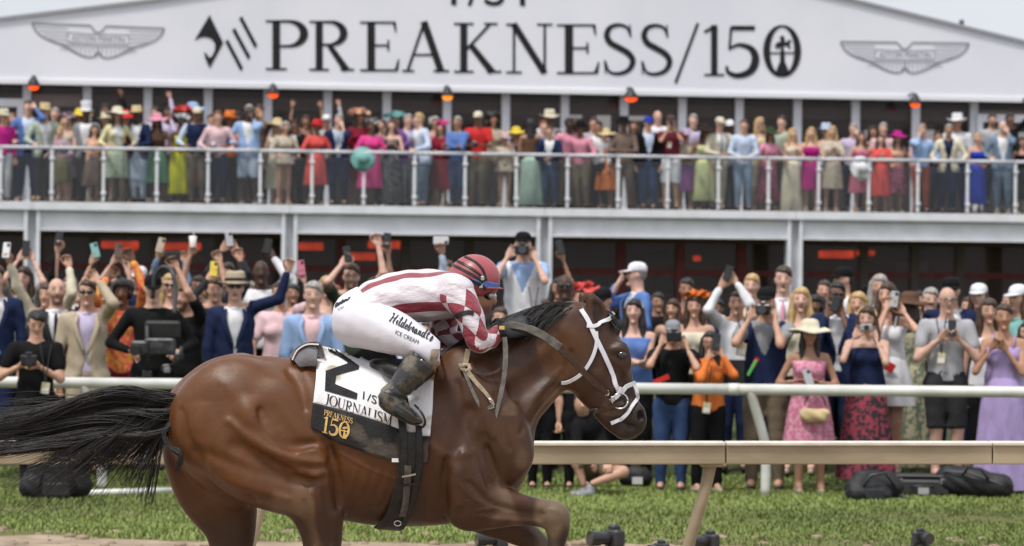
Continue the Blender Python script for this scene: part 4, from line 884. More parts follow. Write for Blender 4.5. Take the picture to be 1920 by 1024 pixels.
loft(sv, [(700, 684, 0, 10, .15), (730, 688, 0, 14, .19), (765, 690, 0, 16, .20), (800, 682, 0, 16, .16), (820, 678, 0, 11, .10)], 4, .02)
loft(sv, [(728, 692, -.20, 12, .05), (758, 700, -.235, 17, .05), (792, 698, -.21, 18, .05)], 4, .03); loft(sv, [(728, 692, .20, 12, .05), (758, 700, .235, 17, .05), (792, 698, .21, 18, .05)], 4, .03)
V, Q = sv.mesh(); obj('saddle', V - HB, Q, M_leather, horse)
v2, f2 = poly2d([(790, 672), (818, 668), (824, 690), (815, 718), (806, 712), (800, 690)]); decal('saddle_pad', v2, f2, M_tanl, BV_horse, .022)
strap('girth', [(768, 812), (770, 850), (768, 890), (758, 930), (744, 965), (732, 984)], 46, M_leather, BV_horse, .022, .008, horse)
strap('overgirth', [(752, 780), (757, 830), (756, 880), (744, 930), (722, 970), (708, 980)], 14, M_leather, BV_horse, .027, .008, horse)
strap('overgirth', [(786, 800), (786, 850), (780, 900), (770, 945), (752, 980)], 12, M_leather, BV_horse, .030, .008, horse)
strap('girth_billet', [(765, 870), (763, 905), (760, 938), (754, 958)], 13, mat('worn_leather', (.11, .10, .085), .5, .4, c2=(.04, .035, .03), scale=30), BV_horse, .034, .006, horse)
for v in (888, 904): strap('buckle_bar', [(752, v), (765, v - 1), (779, v - 4)], 4, M_steelb if v == 888 else M_leather, BV_horse, .040, .008, horse)
p = cast(BV_horse, 746, 968, .04)[0] - HB; MB().tube([tuple(p + np.array([.016 * math.cos(t), 0, .012 * math.sin(t)])) for t in np.linspace(0, 6.28, 13)], .0035, 6).build('girth_ring', M_steelb, horse, smooth=True)
strap('stirrup_leather', [(752, 716), (757, 745), (764, 775)], 12, M_leather, BV_cloth, .02, .006, horse)
# ---------------------------------------------------------------- bridle
strap('headstall', [(1089, 582), (1102, 600), (1116, 632), (1132, 665), (1146, 698), (1155, 728), (1162, 742)], 9, M_wleather, BV_horse, .010, .006, horse)
strap('browband', [(1100, 612), (1116, 612), (1130, 606), (1144, 594), (1151, 586)], 7.5, M_wleather, BV_horse, .013, .006, horse)
strap('throatlatch', [(1117, 622), (1118, 645), (1110, 672), (1094, 697), (1074, 712), (1050, 718)], 7, M_wleather, BV_horse, .011, .006, horse)
strap('noseband', [(1162, 738), (1172, 726), (1184, 720), (1192, 718)], 8.5, M_wleather, BV_horse, .011, .006, horse)
strap('figure_eight', [(1190, 722), (1195, 742), (1182, 768), (1164, 786), (1146, 793)], 7, M_wleather, BV_horse, .011, .006, horse, yo=-.05)
strap('cheek_piece', [(1162, 726), (1156, 742), (1144, 752)], 8, M_wleather, BV_horse, .014, .006, horse)
p = cast(BV_horse, 1161, 752, .014)[0] - HB; MB().tube([tuple(p + np.array([.036 * math.cos(t), .004 * math.sin(t * 2), .036 * math.sin(t)])) for t in np.linspace(0, 6.28, 25)], .0045, 8).build('bit_ring', M_steelb, horse, smooth=True)
strap('chin_strap', [(1168, 756), (1150, 760), (1128, 770), (1112, 768)], 9, M_brown, BV_horse, .012, .006, horse)
for u, v in ((1139, 735), (1120, 768), (1148, 746)):
    p = cast(BV_horse, u, v, .018)[0]
    if p is not None: MB().box(tuple(p - HB), (.022, .010, .026), bev=.003).build('buckle', M_steelb if v < 760 else M_brown, horse)
# reins: near rein from the bit along the neck to the hands, loose ends hanging
RE = [(1140, 738, -.10), (1108, 712, -.135), (1078, 680, -.155), (1050, 652, -.17), (1020, 630, -.185), (990, 616, -.19), (962, 610, -.18), (945, 612, -.16)]
strap('rein', RE[3:], [16, 15, 13, 11], M_greyl, parent=horse, th=.007); strap('rein', RE[:4], [9, 11, 13, 15], M_brown, parent=horse, th=.007)
strap('rein_end', [(946, 632, -.21), (948, 660, -.215), (946, 700, -.23), (938, 745, -.245), (930, 775, -.25), (922, 805, -.255)], [9, 10, 9, 8, 7], M_greyl, parent=horse, th=.005)
strap('neck_strap', [(878, 655, -.20), (874, 675, -.20), (872, 690, -.205)], 10, M_bone, parent=horse, th=.006)
strap('neck_strap', [(872, 690, -.215), (888, 697, -.23), (910, 702, -.235), (930, 697, -.225), (944, 686, -.20)], 6, M_brown, parent=horse, th=.006)
MB().tube([tuple(hp(u, v, y) - HB) for u, v, y in ((863, 684, -.21), (866, 692, -.235), (874, 696, -.24), (881, 692, -.235), (879, 685, -.22), (870, 684, -.225), (866, 690, -.24))], .011, 8).build('strap_knot', M_bone, horse, smooth=True)
strap('yoke_strap', [(874, 693, -.24), (890, 714, -.25), (908, 734, -.255), (920, 750, -.258), (926, 760, -.258)], [9, 8, 7, 5], M_bone, parent=horse, th=.006)
strap('yoke_strap', [(870, 693, -.24), (880, 720, -.252), (892, 746, -.26), (902, 764, -.262), (914, 767, -.262), (924, 758, -.26)], [7, 7, 6, 6], M_greyl, parent=horse, th=.005)
MB().tube([tuple(hp(u, v, -.262) - HB) for u, v in ((914, 746), (924, 752), (926, 764), (914, 768))], .0035, 6).build('yoke_buckle', M_steelb, horse, smooth=True)
# ================================================================== a hand with five fingers, reused by every figure
def hand_mesh(curl, h=.0065, spread=1.0, size=1.0):
    """wrist at origin, fingers along +z, palm facing -y, thumb on +x"""
    v = Vox(axis(-.07, .085, h), axis(-.075, .04, h), axis(-.03, .21, h))
    v.cone((0, 0, -.025), (0, 0, .012), .026, .027, .01, (1, .72, 1))
    v.cone((-.022, 0, .025), (-.026, -.004, .082), .021, .020, .012, (1, .62, 1)); v.cone((.022, 0, .025), (.024, -.004, .084), .021, .020, .012, (1, .62, 1)); v.cone((0, 0, .02), (0, -.003, .085), .024, .024, .012, (1, .6, 1))
    for k, (x, L) in enumerate(((-.033, .058), (-.011, .074), (.011, .080), (.033, .072))):
        a = np.array([x, -.004, .086]); ang = 0; sx = x * .25 * spread
        for j, (fl, ra) in enumerate(((.46, .0098), (.30, .0090), (.24, .0080))):
            ang += curl * (1.0 if j else .8) * (1 + .06 * (3 - k)); b = a + np.array([sx * fl, -math.sin(ang) * L * fl, math.cos(ang) * L * fl])
            v.cone(a, b, ra, ra * .93, .003); a = b
    a = np.array([.026, -.004, .022]); b = a + np.array([.030, -.012 - .01 * curl, .030]); c = b + np.array([.016 - .012 * curl, -.012 - .010 * curl, .032]); d = c + np.array([.002 - .01 * curl, -.006 - .008 * curl, .024])
    v.cone(a, b, .0155, .0125, .008); v.cone(b, c, .0122, .0105, .003); v.cone(c, d, .0102, .0085, .003)
    V, Q = v.mesh(); return relax(V, Q, 1, .35) * size, Q
HANDS = {'open': hand_mesh(.22, .0125), 'curl': hand_mesh(.72, .0125), 'grip': hand_mesh(1.15, .0075), 'open_far': hand_mesh(.22, .0185), 'curl_far': hand_mesh(.72, .0185)}
def place_hand(kind, wrist, fdir, palm, left):
    V, Q = HANDS[kind]; z = np.array(fdir, float); z /= np.linalg.norm(z); y = -np.array(palm, float); y -= z * (y @ z); y /= max(1e-6, np.linalg.norm(y)); x = np.cross(y, z)
    W = V.copy(); q = Q
    if left: W[:, 0] *= -1; q = Q[:, ::-1]
    return np.array(wrist) + W[:, 0:1] * x + W[:, 1:2] * y + W[:, 2:3] * z, q
# ================================================================== the jockey
JB = np.array([P(760, 563, HD)[0], HD, 0])
SHIN_N = [(806, 664, -.335, 21, .055), (795, 676, -.345, 25, .062), (770, 703, -.36, 23, .058), (742, 735, -.37, 16, .04)]
THIGH_N = [(674, 603, -.10, 45, .12), (705, 612, -.155, 44, .115), (745, 626, -.225, 38, .10), (785, 645, -.30, 28, .075), (806, 660, -.335, 23, .062)]
mir = lambda L: [(p[0] + 4, p[1], -p[2], p[3], p[4]) for p in L]
TORSO = [(676, 592, .0, 42, .165), (712, 570, 0, 46, .165), (765, 557, 0, 49, .172), (815, 554, .0, 46, .18), (848, 553, 0, 40, .17)]
UPN = [(852, 548, -.16, 32, .082), (872, 575, -.20, 27, .066), (887, 610, -.225, 22, .055), (896, 639, -.225, 19, .049)]
FON = [(896, 640, -.225, 18.5, .048), (910, 640, -.20, 17, .043), (924, 632, -.165, 15, .037), (934, 625, -.145, 12, .030)]
UPF = [(846, 552, .16, 33, .085), (838, 585, .20, 27, .065), (830, 615, .215, 23, .055), (828, 632, .21, 19, .05)]
FOF = [(828, 632, .21, 19, .05), (858, 640, .16, 16, .042), (895, 634, .09, 13, .034), (918, 624, .05, 11, .03)]
jx = lambda u: hp(u, 0, 0)[0]; jz = lambda v: hp(0, v, 0)[2]
# skin: one continuous body with a face, mostly under the clothes
hx0, hx1 = jx(842), jx(942)
jv = Vox(axis(jx(612), jx(985), .012, (hx0, hx1, .005)), axis(HD - .46, HD + .46, .012, (HD - .12, HD + .12, .006)), axis(jz(800), jz(470), .012, (jz(612), jz(505), .005)))
sh = lambda L, d=5: [(p[0], p[1], p[2], max(5, p[3] - d), p[4] - d * K0) for p in L]
for Lf in (TORSO, THIGH_N, mir(THIGH_N), UPN, FON, UPF, FOF): loft(jv, sh(Lf), 4, .02)
for Lf in (SHIN_N, mir(SHIN_N)): loft(jv, sh(Lf, 9), 4, .02)
sh8 = lambda L: sh(L, 10)
loft(jv, sh8([(742, 735, -.37, 16, .04), (760, 760, -.37, 15, .04), (782, 784, -.36, 9, .035)]), 4, .02); loft(jv, sh8([(746, 735, .37, 16, .04), (764, 760, .37, 15, .04), (786, 784, .36, 9, .035)]), 4, .02)
loft(jv, [(848, 548, 0, 24, .06), (868, 552, 0, 24, .058), (884, 550, 0, 28, .06)], 4, .03)               # neck
jv.ell(hp(888, 528, 0), (.108, .076, .100), .02); loft(jv, [(896, 545, 0, 29, .066), (900, 562, 0, 24, .058), (898, 580, 0, 15, .042), (896, 590, 0, 10, .03)], 4, .02)   # skull, face, jaw
loft(jv, [(880, 560, -.045, 10, .018), (890, 580, -.04, 9, .018)], 3, .02); loft(jv, [(880, 560, .045, 10, .018), (890, 580, .04, 9, .018)], 3, .02)
loft(jv, [(921, 552, 0, 3.5, .011), (926, 562, 0, 4, .013), (925, 568, 0, 4, .015)], 3, .008)                # nose
loft(jv, [(915, 577, 0, 5.5, .020), (912, 583, 0, 5.5, .020)], 3, .008); jv.ell(hp(906, 592, 0), (.020, .022, .018), .012)      # lips, chin
jv.ell(hp(916, 553, -.034), (.012, .014, .010), .01, sub=True); jv.ell(hp(916, 553, .034), (.012, .014, .010), .01, sub=True)
for s in (-1, 1): jv.ell(hp(876, 555, s * .074), (.020, .010, .030), .006); jv.ell(hp(877, 555, s * .084), (.010, .008, .018), .005, sub=True)
V, Q = jv.mesh(); V = relax(V, Q, 1, .4)
M_skin = attr_mat('skin', .55, .3, bump=.06, bscale=120, noise=.07)
u_, v_ = pix(V); cj = np.tile(np.array([.40, .21, .135]), (len(V), 1))
st = ((v_ > 566) & (u_ > 870)).astype(float) * sstep(566, 578, v_); cj = cj * (1 - .30 * st[:, None])
lip = ((np.abs(v_ - 580) < 5) & (u_ > 908)).astype(float); cj = blend(cj, lip * .6, (.25, .08, .07))
jockey = obj('person', V - JB, Q, M_skin, col=cj, loc=tuple(JB), label='jockey in maroon and white striped silks crouched low over the galloping horse', cat='jockey')
# silks
def silk_mat(name, mode):
    m = bpy.data.materials.new(name); m.use_nodes = True; n = m.node_tree.nodes; L = m.node_tree.links; b = n['Principled BSDF']
    b.inputs['Roughness'].default_value = .42; b.inputs['Specular IOR Level'].default_value = .4; b.inputs['Sheen Weight'].default_value = .15
    a = n.new('ShaderNodeAttribute'); a.attribute_name = 'pat'; s = n.new('ShaderNodeSeparateXYZ'); L.new(a.outputs['Vector'], s.inputs[0])
    def mth(op, x, y=None):
        k = n.new('ShaderNodeMath'); k.operation = op
        for i, q in enumerate((x, y)):
            if q is None: continue
            if isinstance(q, (int, float)): k.inputs[i].default_value = q
            else: L.new(q, k.inputs[i])
        return k.outputs[0]
    if mode == 'stripe': f = mth('GREATER_THAN', mth('SINE', s.outputs[1]), .60)
    else:
        p = mth('FLOOR', mth('ADD', s.outputs[0], s.outputs[1])); q = mth('FLOOR', mth('SUBTRACT', s.outputs[0], s.outputs[1])); f = mth('ABSOLUTE', mth('MODULO', mth('ADD', p, q), 2.0)); f = mth('GREATER_THAN', f, .5)
    mx = n.new('ShaderNodeMix'); mx.data_type = 'RGBA'; L.new(f, mx.inputs[0]); mx.inputs[6].default_value = (.60, .55, .585, 1); mx.inputs[7].default_value = (.235, .030, .045, 1)
    L.new(mx.outputs[2], b.inputs['Base Color'])
    tc = n.new('ShaderNodeTexCoord'); mp = n.new('ShaderNodeMapping'); mp.inputs['Scale'].default_value = (5, 20, 12); mp.inputs['Rotation'].default_value = (0, .4, 0); t = n.new('ShaderNodeTexNoise'); t.inputs['Scale'].default_value = 1.6; t.inputs['Detail'].default_value = 3
    L.new(tc.outputs['Object'], mp.inputs[0]); L.new(mp.outputs[0], t.inputs[0]); bp = n.new('ShaderNodeBump'); bp.inputs['Strength'].default_value = .95; bp.inputs['Distance'].default_value = .02
    L.new(t.outputs[0], bp.inputs['Height']); L.new(bp.outputs[0], b.inputs['Normal']); return m
def along(V, L):
    """(distance along a limb, angle round it) for every vertex"""
    q = catmull(L, 8); C = np.array([hp(*p[:3]) for p in q]); d = np.r_[0, np.cumsum(np.linalg.norm(np.diff(C, axis=0), axis=1))]
    D = ((V[:, None, :] - C[None]) ** 2).sum(2); i = D.argmin(1); c = C[i]; t = np.gradient(C, axis=0)[i]; t /= np.linalg.norm(t, axis=1)[:, None]
    rel = V - c; off = (rel * t).sum(1); rel = rel - t * off[:, None]; yax = np.array([0, -1., 0]) - t * (t @ np.array([0, -1., 0]))[:, None]; yax /= np.linalg.norm(yax, axis=1)[:, None]; x = np.cross(t, yax)
    return d[i] + off, np.arctan2((rel * x).sum(1), (rel * yax).sum(1))
tv = Vox(axis(jx(625), jx(905), .009), axis(HD - .33, HD + .33, .009), axis(jz(660), jz(490), .009))
loft(tv, TORSO, 5, .02)
for s in (-1, 1): loft(tv, [(838, 545, s * .10, 34, .09), (856, 548, s * .165, 33, .085)], 4, .03)
tv.cut(lambda X, Y, Z: (jx(664) - X) + (Z - jz(560)) * .25)
tv.F = (tv.F - .004 * np.sin(tv.x[:, None, None] * 38 + tv.z[None, None, :] * 55 + 2 * np.sin(tv.y[None, :, None] * 20)) * np.sin(tv.z[None, None, :] * 31 - tv.x[:, None, None] * 17)).astype(np.float32)
V, Q = tv.mesh(); s_, th = along(V, TORSO); obj('silks', V - JB, Q, silk_mat('striped_silk', 'stripe'), jockey, attr=np.stack([s_, th * 6 - .35, 0 * s_], 1))
BV_torso = BVHTree.FromPolygons([Vector(p) for p in V], [tuple(q) for q in Q.tolist()])
M_dia = silk_mat('diamond_silk', 'diamond')
for up, fo in ((UPN, FON), (UPF, FOF)):
    L = up + fo[1:]; a = np.array([hp(*p[:3]) for p in L]); lo, hi = a.min(0) - .13, a.max(0) + .13
    v = Vox(axis(lo[0], hi[0], .008), axis(lo[1], hi[1], .008), axis(lo[2], hi[2], .008)); loft(v, up, 5, .01); loft(v, fo, 5, .02)
    v.F = (v.F - .003 * np.sin(v.x[:, None, None] * 60 + v.z[None, None, :] * 70)).astype(np.float32)
    V, Q = v.mesh(); s_, th = along(V, L); o = obj('sleeve', V - JB, Q, M_dia, jockey, attr=np.stack([s_ * 8.0 + .1, th * .6366, 0 * s_], 1))
    if up is UPN: BV_sleeve = BVHTree.FromPolygons([Vector(p) for p in V], [tuple(q) for q in Q.tolist()])
# collar / back number flap and black armband
strap('armband', [(848, 596), (862, 590), (878, 586), (888, 588)], 9, M_leather, BV_sleeve, .003, .004, jockey, base=JB)
strap('collar_tab', [(880, 548, -.165), (886, 565, -.19), (889, 582, -.205), (890, 598, -.21)], [8, 9, 9, 7], mat('cream_tab', (.55, .53, .45), .7, .2, noise=.2, scale=60), parent=jockey, base=JB, th=.004)
strap('collar', [(852, 524, -.06), (866, 530, -.085), (876, 542, -.09), (880, 556, -.07)], 12, mat('white_collar', (.65, .6, .62), .6, .3), parent=jockey, base=JB, th=.01)
# breeches
M_breech = mat('white_breeches', (.62, .61, .66), .62, .3, noise=.05, scale=5, bump=.55, bscale=5, stretch=(.8, .8, 2.2))
bv = Vox(axis(jx(612), jx(835), .009), axis(HD - .46, HD + .46, .009), axis(jz(700), jz(530), .009))
loft(bv, [(664, 588, 0, 40, .16), (690, 578, 0, 44, .165), (708, 572, 0, 47, .165)], 4, .03); loft(bv, THIGH_N, 5, .035); loft(bv, mir(THIGH_N), 5, .035); bv.ell(hp(662, 606, -.09), (.098, .10, .108), .03); bv.ell(hp(662, 606, .09), (.098, .10, .108), .03)
loft(bv, [(800, 655, -.332, 25, .066), (812, 668, -.338, 20, .06)], 3, .02)
bv.cut(lambda X, Y, Z: X - jx(712) + (jz(570) - Z) * -.9 + 0 * Y - 10 * (np.abs(Y - HD) > .19) - 10 * (Z < jz(598)))
bv.F = (bv.F - .0012 * np.sin(bv.x[:, None, None] * 70 + bv.z[None, None, :] * 30) * np.sin(bv.z[None, None, :] * 60 + bv.y[None, :, None] * 30)).astype(np.float32)
V, Q = bv.mesh(); br = obj('breeches', V - JB, Q, M_breech, jockey)
BV_br = BVHTree.FromPolygons([Vector(p) for p in V], [tuple(q) for q in Q.tolist()])
# printed script on the thigh
cur = {'H': ([(.05, .85, 1), (.2, .98, .6), (.16, .5, 1), (.06, .02, 1.2)], [(.55, 1.0, .8), (.44, .5, 1.2), (.38, .1, 1), (.5, .02, .6)], [(.1, .5, .5), (.45, .55, .6)]),
 'i': ([(0, .2, .5), (.1, .5, .9), (.1, .08, 1), (.22, .12, .5)], [(.13, .7, 1.2), (.15, .74, 1.2)]), 'l': ([(0, .2, .5), (.16, .8, .7), (.1, .98, .7), (.06, .5, 1.1), (.1, .05, 1), (.24, .14, .5)],),
 'd': ([(.22, .45, .8), (.08, .5, .9), (.03, .2, 1), (.12, .02, .9), (.22, .3, .8), (.28, .98, 1.1), (.26, .1, 1.1), (.38, .14, .5)],), 'e': ([(0, .22, .6), (.18, .32, .8), (.16, .5, .8), (.06, .4, 1), (.08, .05, 1), (.25, .14, .6)],),
 'b': ([(0, .2, .5), (.12, .95, .8), (.06, .5, 1.1), (.08, .05, 1), (.22, .1, .9), (.22, .42, .8), (.34, .44, .6)],), 'r': ([(0, .2, .6), (.08, .55, .9), (.18, .48, 1), (.14, .1, 1), (.28, .14, .6)],),
 'a': ([(.2, .48, .8), (.06, .46, .9), (.02, .15, 1), (.12, .04, .9), (.21, .45, .9), (.21, .08, 1.1), (.33, .14, .6)],), 'n': ([(0, .48, .8), (.07, .45, .9), (.06, .05, 1.1)], [(.06, .3, .8), (.2, .5, .9), (.22, .08, 1.1), (.34, .14, .6)]),
 't': ([(.14, .8, 1), (.1, .3, 1.1), (.14, .05, 1), (.28, .14, .6)], [(.0, .58, .8), (.26, .6, .8)]), "'": ([(.08, .95, 1.2), (.05, .75, .8)],), 's': ([(0, .15, .6), (.14, .55, .9), (.18, .25, 1.1), (.1, .02, 1), (.0, .08, .8)],)}
adv = {'H': .62, 'i': .24, 'l': .24, 'd': .40, 'e': .27, 'b': .36, 'r': .30, 'a': .35, 'n': .36, 't': .28, "'": .14, 's': .2}
parts = []; x = 0
for ch in "Hildebrandt's":
    for st_ in cur[ch]:
        q = catmull(st_, 4); parts.append(ribbon([(p[0] + x + p[1] * .18, p[1]) for p in q], [p[2] * .105 for p in q]))
    x += adv[ch]
V, F = merge2d(parts); M_script = mat('print_black', (.015, .015, .017), .6, .3)
V2 = fit(V, x, (729, 603), (808, 641), 19, (.22, -.97)); decal('script_lettering', V2, F, M_script, BV_br, .0035, parent=br, base=JB)
V, F, wd = sans2d('ICE CREAM'); decal('lettering', fit(V, wd, (741, 626), (784, 646), 7.5, (.3, -.95)), F, M_script, BV_br, .0035, parent=br, base=JB)
V, F = merge2d([ribbon([(p[0], p[1]) for p in catmull([(0, .1), (.1, .8), (.2, .1), (.3, .6), (.4, .1), (.5, .7), (.6, .1), (.7, .5), (.8, .1), (1, .5)], 3)], [.16] * 28)])
decal('script_lettering', fit(V, 1, (631, 577), (657, 562), 9, (-.2, -1)), F, M_script, BV_br, .0035, parent=br, base=JB)
V, F, wd = sans2d('ICE CREAM'); decal('lettering', fit(V, wd, (634, 583), (646, 577), 3.2, (-.2, -1)), F, M_script, BV_br, .0035, parent=br, base=JB)
# boots
M_boot = mat('muddy_boot', (.014, .014, .015), .22, .6, c2=(.14, .115, .080), scale=12, detail=9, lo=.36, hi=.50, bump=.3, bscale=45, coat=.3)
M_mud = mat('knee_mud', (.30, .25, .19), .8, .2, noise=.4, scale=30)
FOOT = [(738, 740, -.37, 19, .042), (730, 750, -.372, 19, .042), (748, 766, -.375, 15, .045), (768, 779, -.37, 12, .046), (786, 789, -.362, 7, .034)]
for s in (1, -1):
    f = (lambda L: L) if s == 1 else mir
    v = Vox(axis(jx(700), jx(840), .0075), axis(HD - .47 if s == 1 else HD + .22, HD - .22 if s == 1 else HD + .47, .0075), axis(jz(810), jz(640), .0075))
    loft(v, f([(803, 668, -.335, 25, .066), (794, 677, -.347, 29, .070), (770, 704, -.36, 26, .062), (744, 733, -.37, 18, .045), (736, 742, -.37, 18, .044)]), 5, .015); loft(v, f(FOOT), 4, .018)
    v.cut(lambda X, Y, Z: (X - jx(812)) * .7 + (Z - jz(672)) * .72 + 0 * Y)
    for a, b in ((754, 722), (758, 726)): pass
    v.F = (v.F - .0022 * np.sin(v.x[:, None, None] * 120 + v.z[None, None, :] * 150) * (v.z[None, None, :] < jz(715))).astype(np.float32)
    V, Q = v.mesh(); bo = obj('boot', V - JB, Q, M_boot, jockey)
    if s == 1:
        BVb = BVHTree.FromPolygons([Vector(p) for p in V], [tuple(q) for q in Q.tolist()])
        strap('boot_strap', [(722, 733), (735, 738), (748, 742), (760, 746)], 7, M_leather, BVb, .002, .004, bo, base=JB)
        strap('boot_sole', [(716, 762, -.375), (735, 775, -.375), (760, 790, -.37), (784, 797, -.36)], 5, M_leather, parent=bo, base=JB, th=.05)
        strap('boot_top', [(775, 662), (790, 672), (806, 686)], 6, M_leather, BVb, .002, .004, bo, base=JB)
        p = cast(BVb, 790, 676, .003)[0]
        if p is not None: MB().ball(tuple(p - JB), .006, 8, 6).build('boot_stud', M_steelb, bo, smooth=True)
v2, f2 = poly2d([(809, 655), (822, 655), (826, 668), (820, 690), (813, 690), (806, 676)]); decal('knee_mud', v2, f2, M_mud, BV_br, .004, parent=br, base=JB)
# stirrup iron
IR = [(778, 760, -.36), (786, 768, -.40), (794, 780, -.41), (797, 792, -.40), (792, 801, -.37), (780, 798, -.33)]
MB().tube([tuple(hp(*p) - JB) for p in catmull(IR, 4)], .006, 6).build('stirrup_iron', mat('dark_steel', (.05, .05, .05), .35, .5, metal=.7), horse, smooth=True)
for o in [o for o in COL.objects if o.name.startswith('stirrup_iron')]: o.location = Vector(JB - HB)
# gloves: fists closed on the reins
M_glove = mat('black_glove', (.012, .012, .013), .55, .35, bump=.3, bscale=120)
gl = []
for nm, wr, fd, pm, left in (('near', hp(942, 621, -.150), (1, -.1, .30), (.35, 1, -.4), False), ('far', hp(918, 622, .04), (1, -.25, .25), (.2, -1, -.5), True)):
    V, Q = place_hand('grip', wr, fd, pm, left); V = np.array(wr) + (V - np.array(wr)) * 1.18; g = obj('glove', V - JB, Q, M_glove, jockey)
    if nm == 'near':
        strap('glove_cuff', [(936, 610, -.190), (940, 621, -.195), (944, 632, -.185)], 9, M_glove, parent=g, base=JB, th=.01)
        p = hp(941, 615, -.202) - JB; MB().box(tuple(p), (.026, .005, .018), bev=.002).build('glove_badge', M_gold, g)
# helmet
M_helm = mat('maroon_helmet', (.33, .065, .075), .40, .5, noise=.08, scale=40, bump=.08, bscale=300, coat=.1)
kv = Vox(axis(jx(828), jx(955), .006), axis(HD - .15, HD + .15, .006), axis(jz(565), jz(468), .006))
kv.ell(hp(889, 524, 0), (.1225, .108, .118), 0); kv.ell(hp(868, 533, 0), (.072, .100, .085), .02)
kv.cut(lambda X, Y, Z: -((Z - jz(546)) + (X - jx(890)) * .04 + 0 * Y))
V, Q = kv.mesh(); V = relax(V, Q, 1, .3); he = obj('helmet', V - JB, Q, M_helm, jockey); BVh = BVHTree.FromPolygons([Vector(p) for p in V], [tuple(q) for q in Q.tolist()])
V = []; F = []
for i in range(17):
    a = R(-75 + 150 * i / 16); 
    for r, dz in ((1.0, 0), (1.22 - .22 * (abs(i - 8) / 8) ** 2, -.012), (1.0, -.008)): V.append(hp(889, 537, 0) + np.array([math.cos(a) * .116 * r, math.sin(a) * .104 * r, dz]))
for i in range(16):
    for k in range(2): F.append((3 * i + k, 3 * i + k + 1, 3 * i + 4 + k, 3 * i + 3 + k))
o = obj('helmet_peak', np.array(V) - JB, F, M_helm, he); md = o.modifiers.new('s', 'SOLIDIFY'); md.thickness = .006
strap('helmet_band', [(841, 517), (856, 521), (880, 527), (905, 532), (925, 535), (937, 537)], 10, mat('blue_band', (.10, .19, .52), .5, .3, noise=.2, scale=40), BVh, .002, .004, he, base=JB)
for pts in ([(849, 497), (868, 506), (890, 518), (905, 530)], [(858, 490), (878, 500), (898, 514), (908, 528)], [(872, 482), (892, 492), (906, 508), (911, 526)]):
    strap('goggle_strap', pts, 5, M_leather, BVh, .003, .004, he, base=JB)
strap('goggle_strap', [(840, 513), (860, 516), (884, 526), (902, 535), (910, 542)], 6, M_leather, BVh, .006, .004, he, base=JB)
for u, v in ((904, 522), (901, 536)):
    p = cast(BVh, u, v, .006)[0]; MB().box(tuple(p - JB), (.018, .006, .022), bev=.003).build('strap_buckle', M_steelb, he)
strap('chin_strap', [(886, 545, -.092), (882, 562, -.088), (886, 580, -.07), (896, 595, -.035)], 6, M_leather, parent=he, base=JB, th=.004)
# goggles
gg = MB(); gg.ball((0, 0, 0), (.040, .078, .030), 18, 10); GL_ = gg.build('goggles', mat('goggle_frame', (.012, .012, .012), .4, .4), jockey, smooth=True); GL_.location = Vector(hp(914, 553, 0) - JB); GL_.rotation_euler = (0, R(12), 0)
gl_ = MB().ball((.014, 0, -.001), (.031, .079, .023), 18, 10).build('goggle_lens', mat('goggle_lens', (.34, .335, .34), .12, .6, coat=.6), GL_, smooth=True)
# ================================================================== people
CLR = dict(white=(.68, .68, .70), cream=(.62, .57, .44), beige=(.42, .35, .26), khaki=(.17, .135, .095), grey=(.24, .245, .26), lightgrey=(.36, .36, .38), darkgrey=(.03, .03, .033), black=(.008, .008, .009),
 navy=(.014, .022, .062), blue=(.10, .18, .42), lightblue=(.28, .40, .62), paleblue=(.48, .56, .70), royal=(.02, .05, .40), jeans=(.035, .065, .15), lightjeans=(.27, .36, .50), slate=(.15, .21, .29),
 red=(.50, .03, .03), coral=(.62, .09, .08), darkred=(.20, .015, .03), maroon=(.14, .02, .03), magenta=(.42, .02, .20), hotpink=(.66, .06, .25), pink=(.62, .26, .34), palepink=(.66, .46, .48), rose=(.46, .13, .20), peach=(.66, .38, .27), orange=(.62, .17, .04), brick=(.32, .07, .045),
 yellow=(.68, .52, .06), lime=(.52, .50, .02), paleyellow=(.62, .58, .34), sage=(.38, .44, .36), mint=(.36, .47, .40), teal=(.18, .38, .36), green=(.08, .20, .12), olive=(.15, .14, .07), darkgreen=(.04, .06, .035),
 lilac=(.50, .44, .60), lavender=(.36, .28, .50), purple=(.16, .07, .22), mauve=(.34, .25, .30), taupe=(.16, .115, .095), brown=(.10, .055, .035), darkbrown=(.035, .022, .016), blonde=(.45, .30, .13), straw=(.58, .46, .26), auburn=(.18, .06, .025), hgrey=(.30, .28, .26), hblack=(.012, .010, .010), hbrown=(.05, .028, .016), gold=(.5, .33, .08))
FLOR = dict(fl_yellow=((.60, .56, .25), (.42, .50, .30)), fl_rose=((.34, .10, .17), (.14, .04, .06)), fl_mint=((.48, .52, .38), (.30, .42, .32)), fl_dark=((.03, .03, .035), (.30, .05, .08)), fl_pink=((.50, .16, .26), (.62, .30, .38)), fl_orange=((.70, .10, .08), (.70, .34, .06)), fl_multi=((.34, .30, .20), (.10, .14, .10)), fl_purple=((.24, .07, .22), (.12, .06, .16)), dots=((.018, .018, .02), (.14, .14, .15)), lace=((.52, .47, .38), (.40, .33, .25)))
def cloth(c):
    if c in FLOR: return mat('print_' + c, FLOR[c][0], .8, .2, c2=FLOR[c][1], scale=22, lo=.44, hi=.56, detail=3, bump=.4, bscale=18)
    return mat('cloth_' + c, CLR[c], .85, .12, noise=.14, scale=7, bump=.9, bscale=11, stretch=(1.3, 1.3, .6))
def hairm(c): return mat('hair_' + c, CLR[c], .5, .4, noise=.35, scale=40, bump=.5, bscale=70, stretch=(1, 1, .15))
SKIN = {1: (.56, .345, .265), 2: (.50, .29, .205), 3: (.36, .195, .125), 4: (.17, .088, .056), 5: (.075, .042, .030)}
_cache = {}
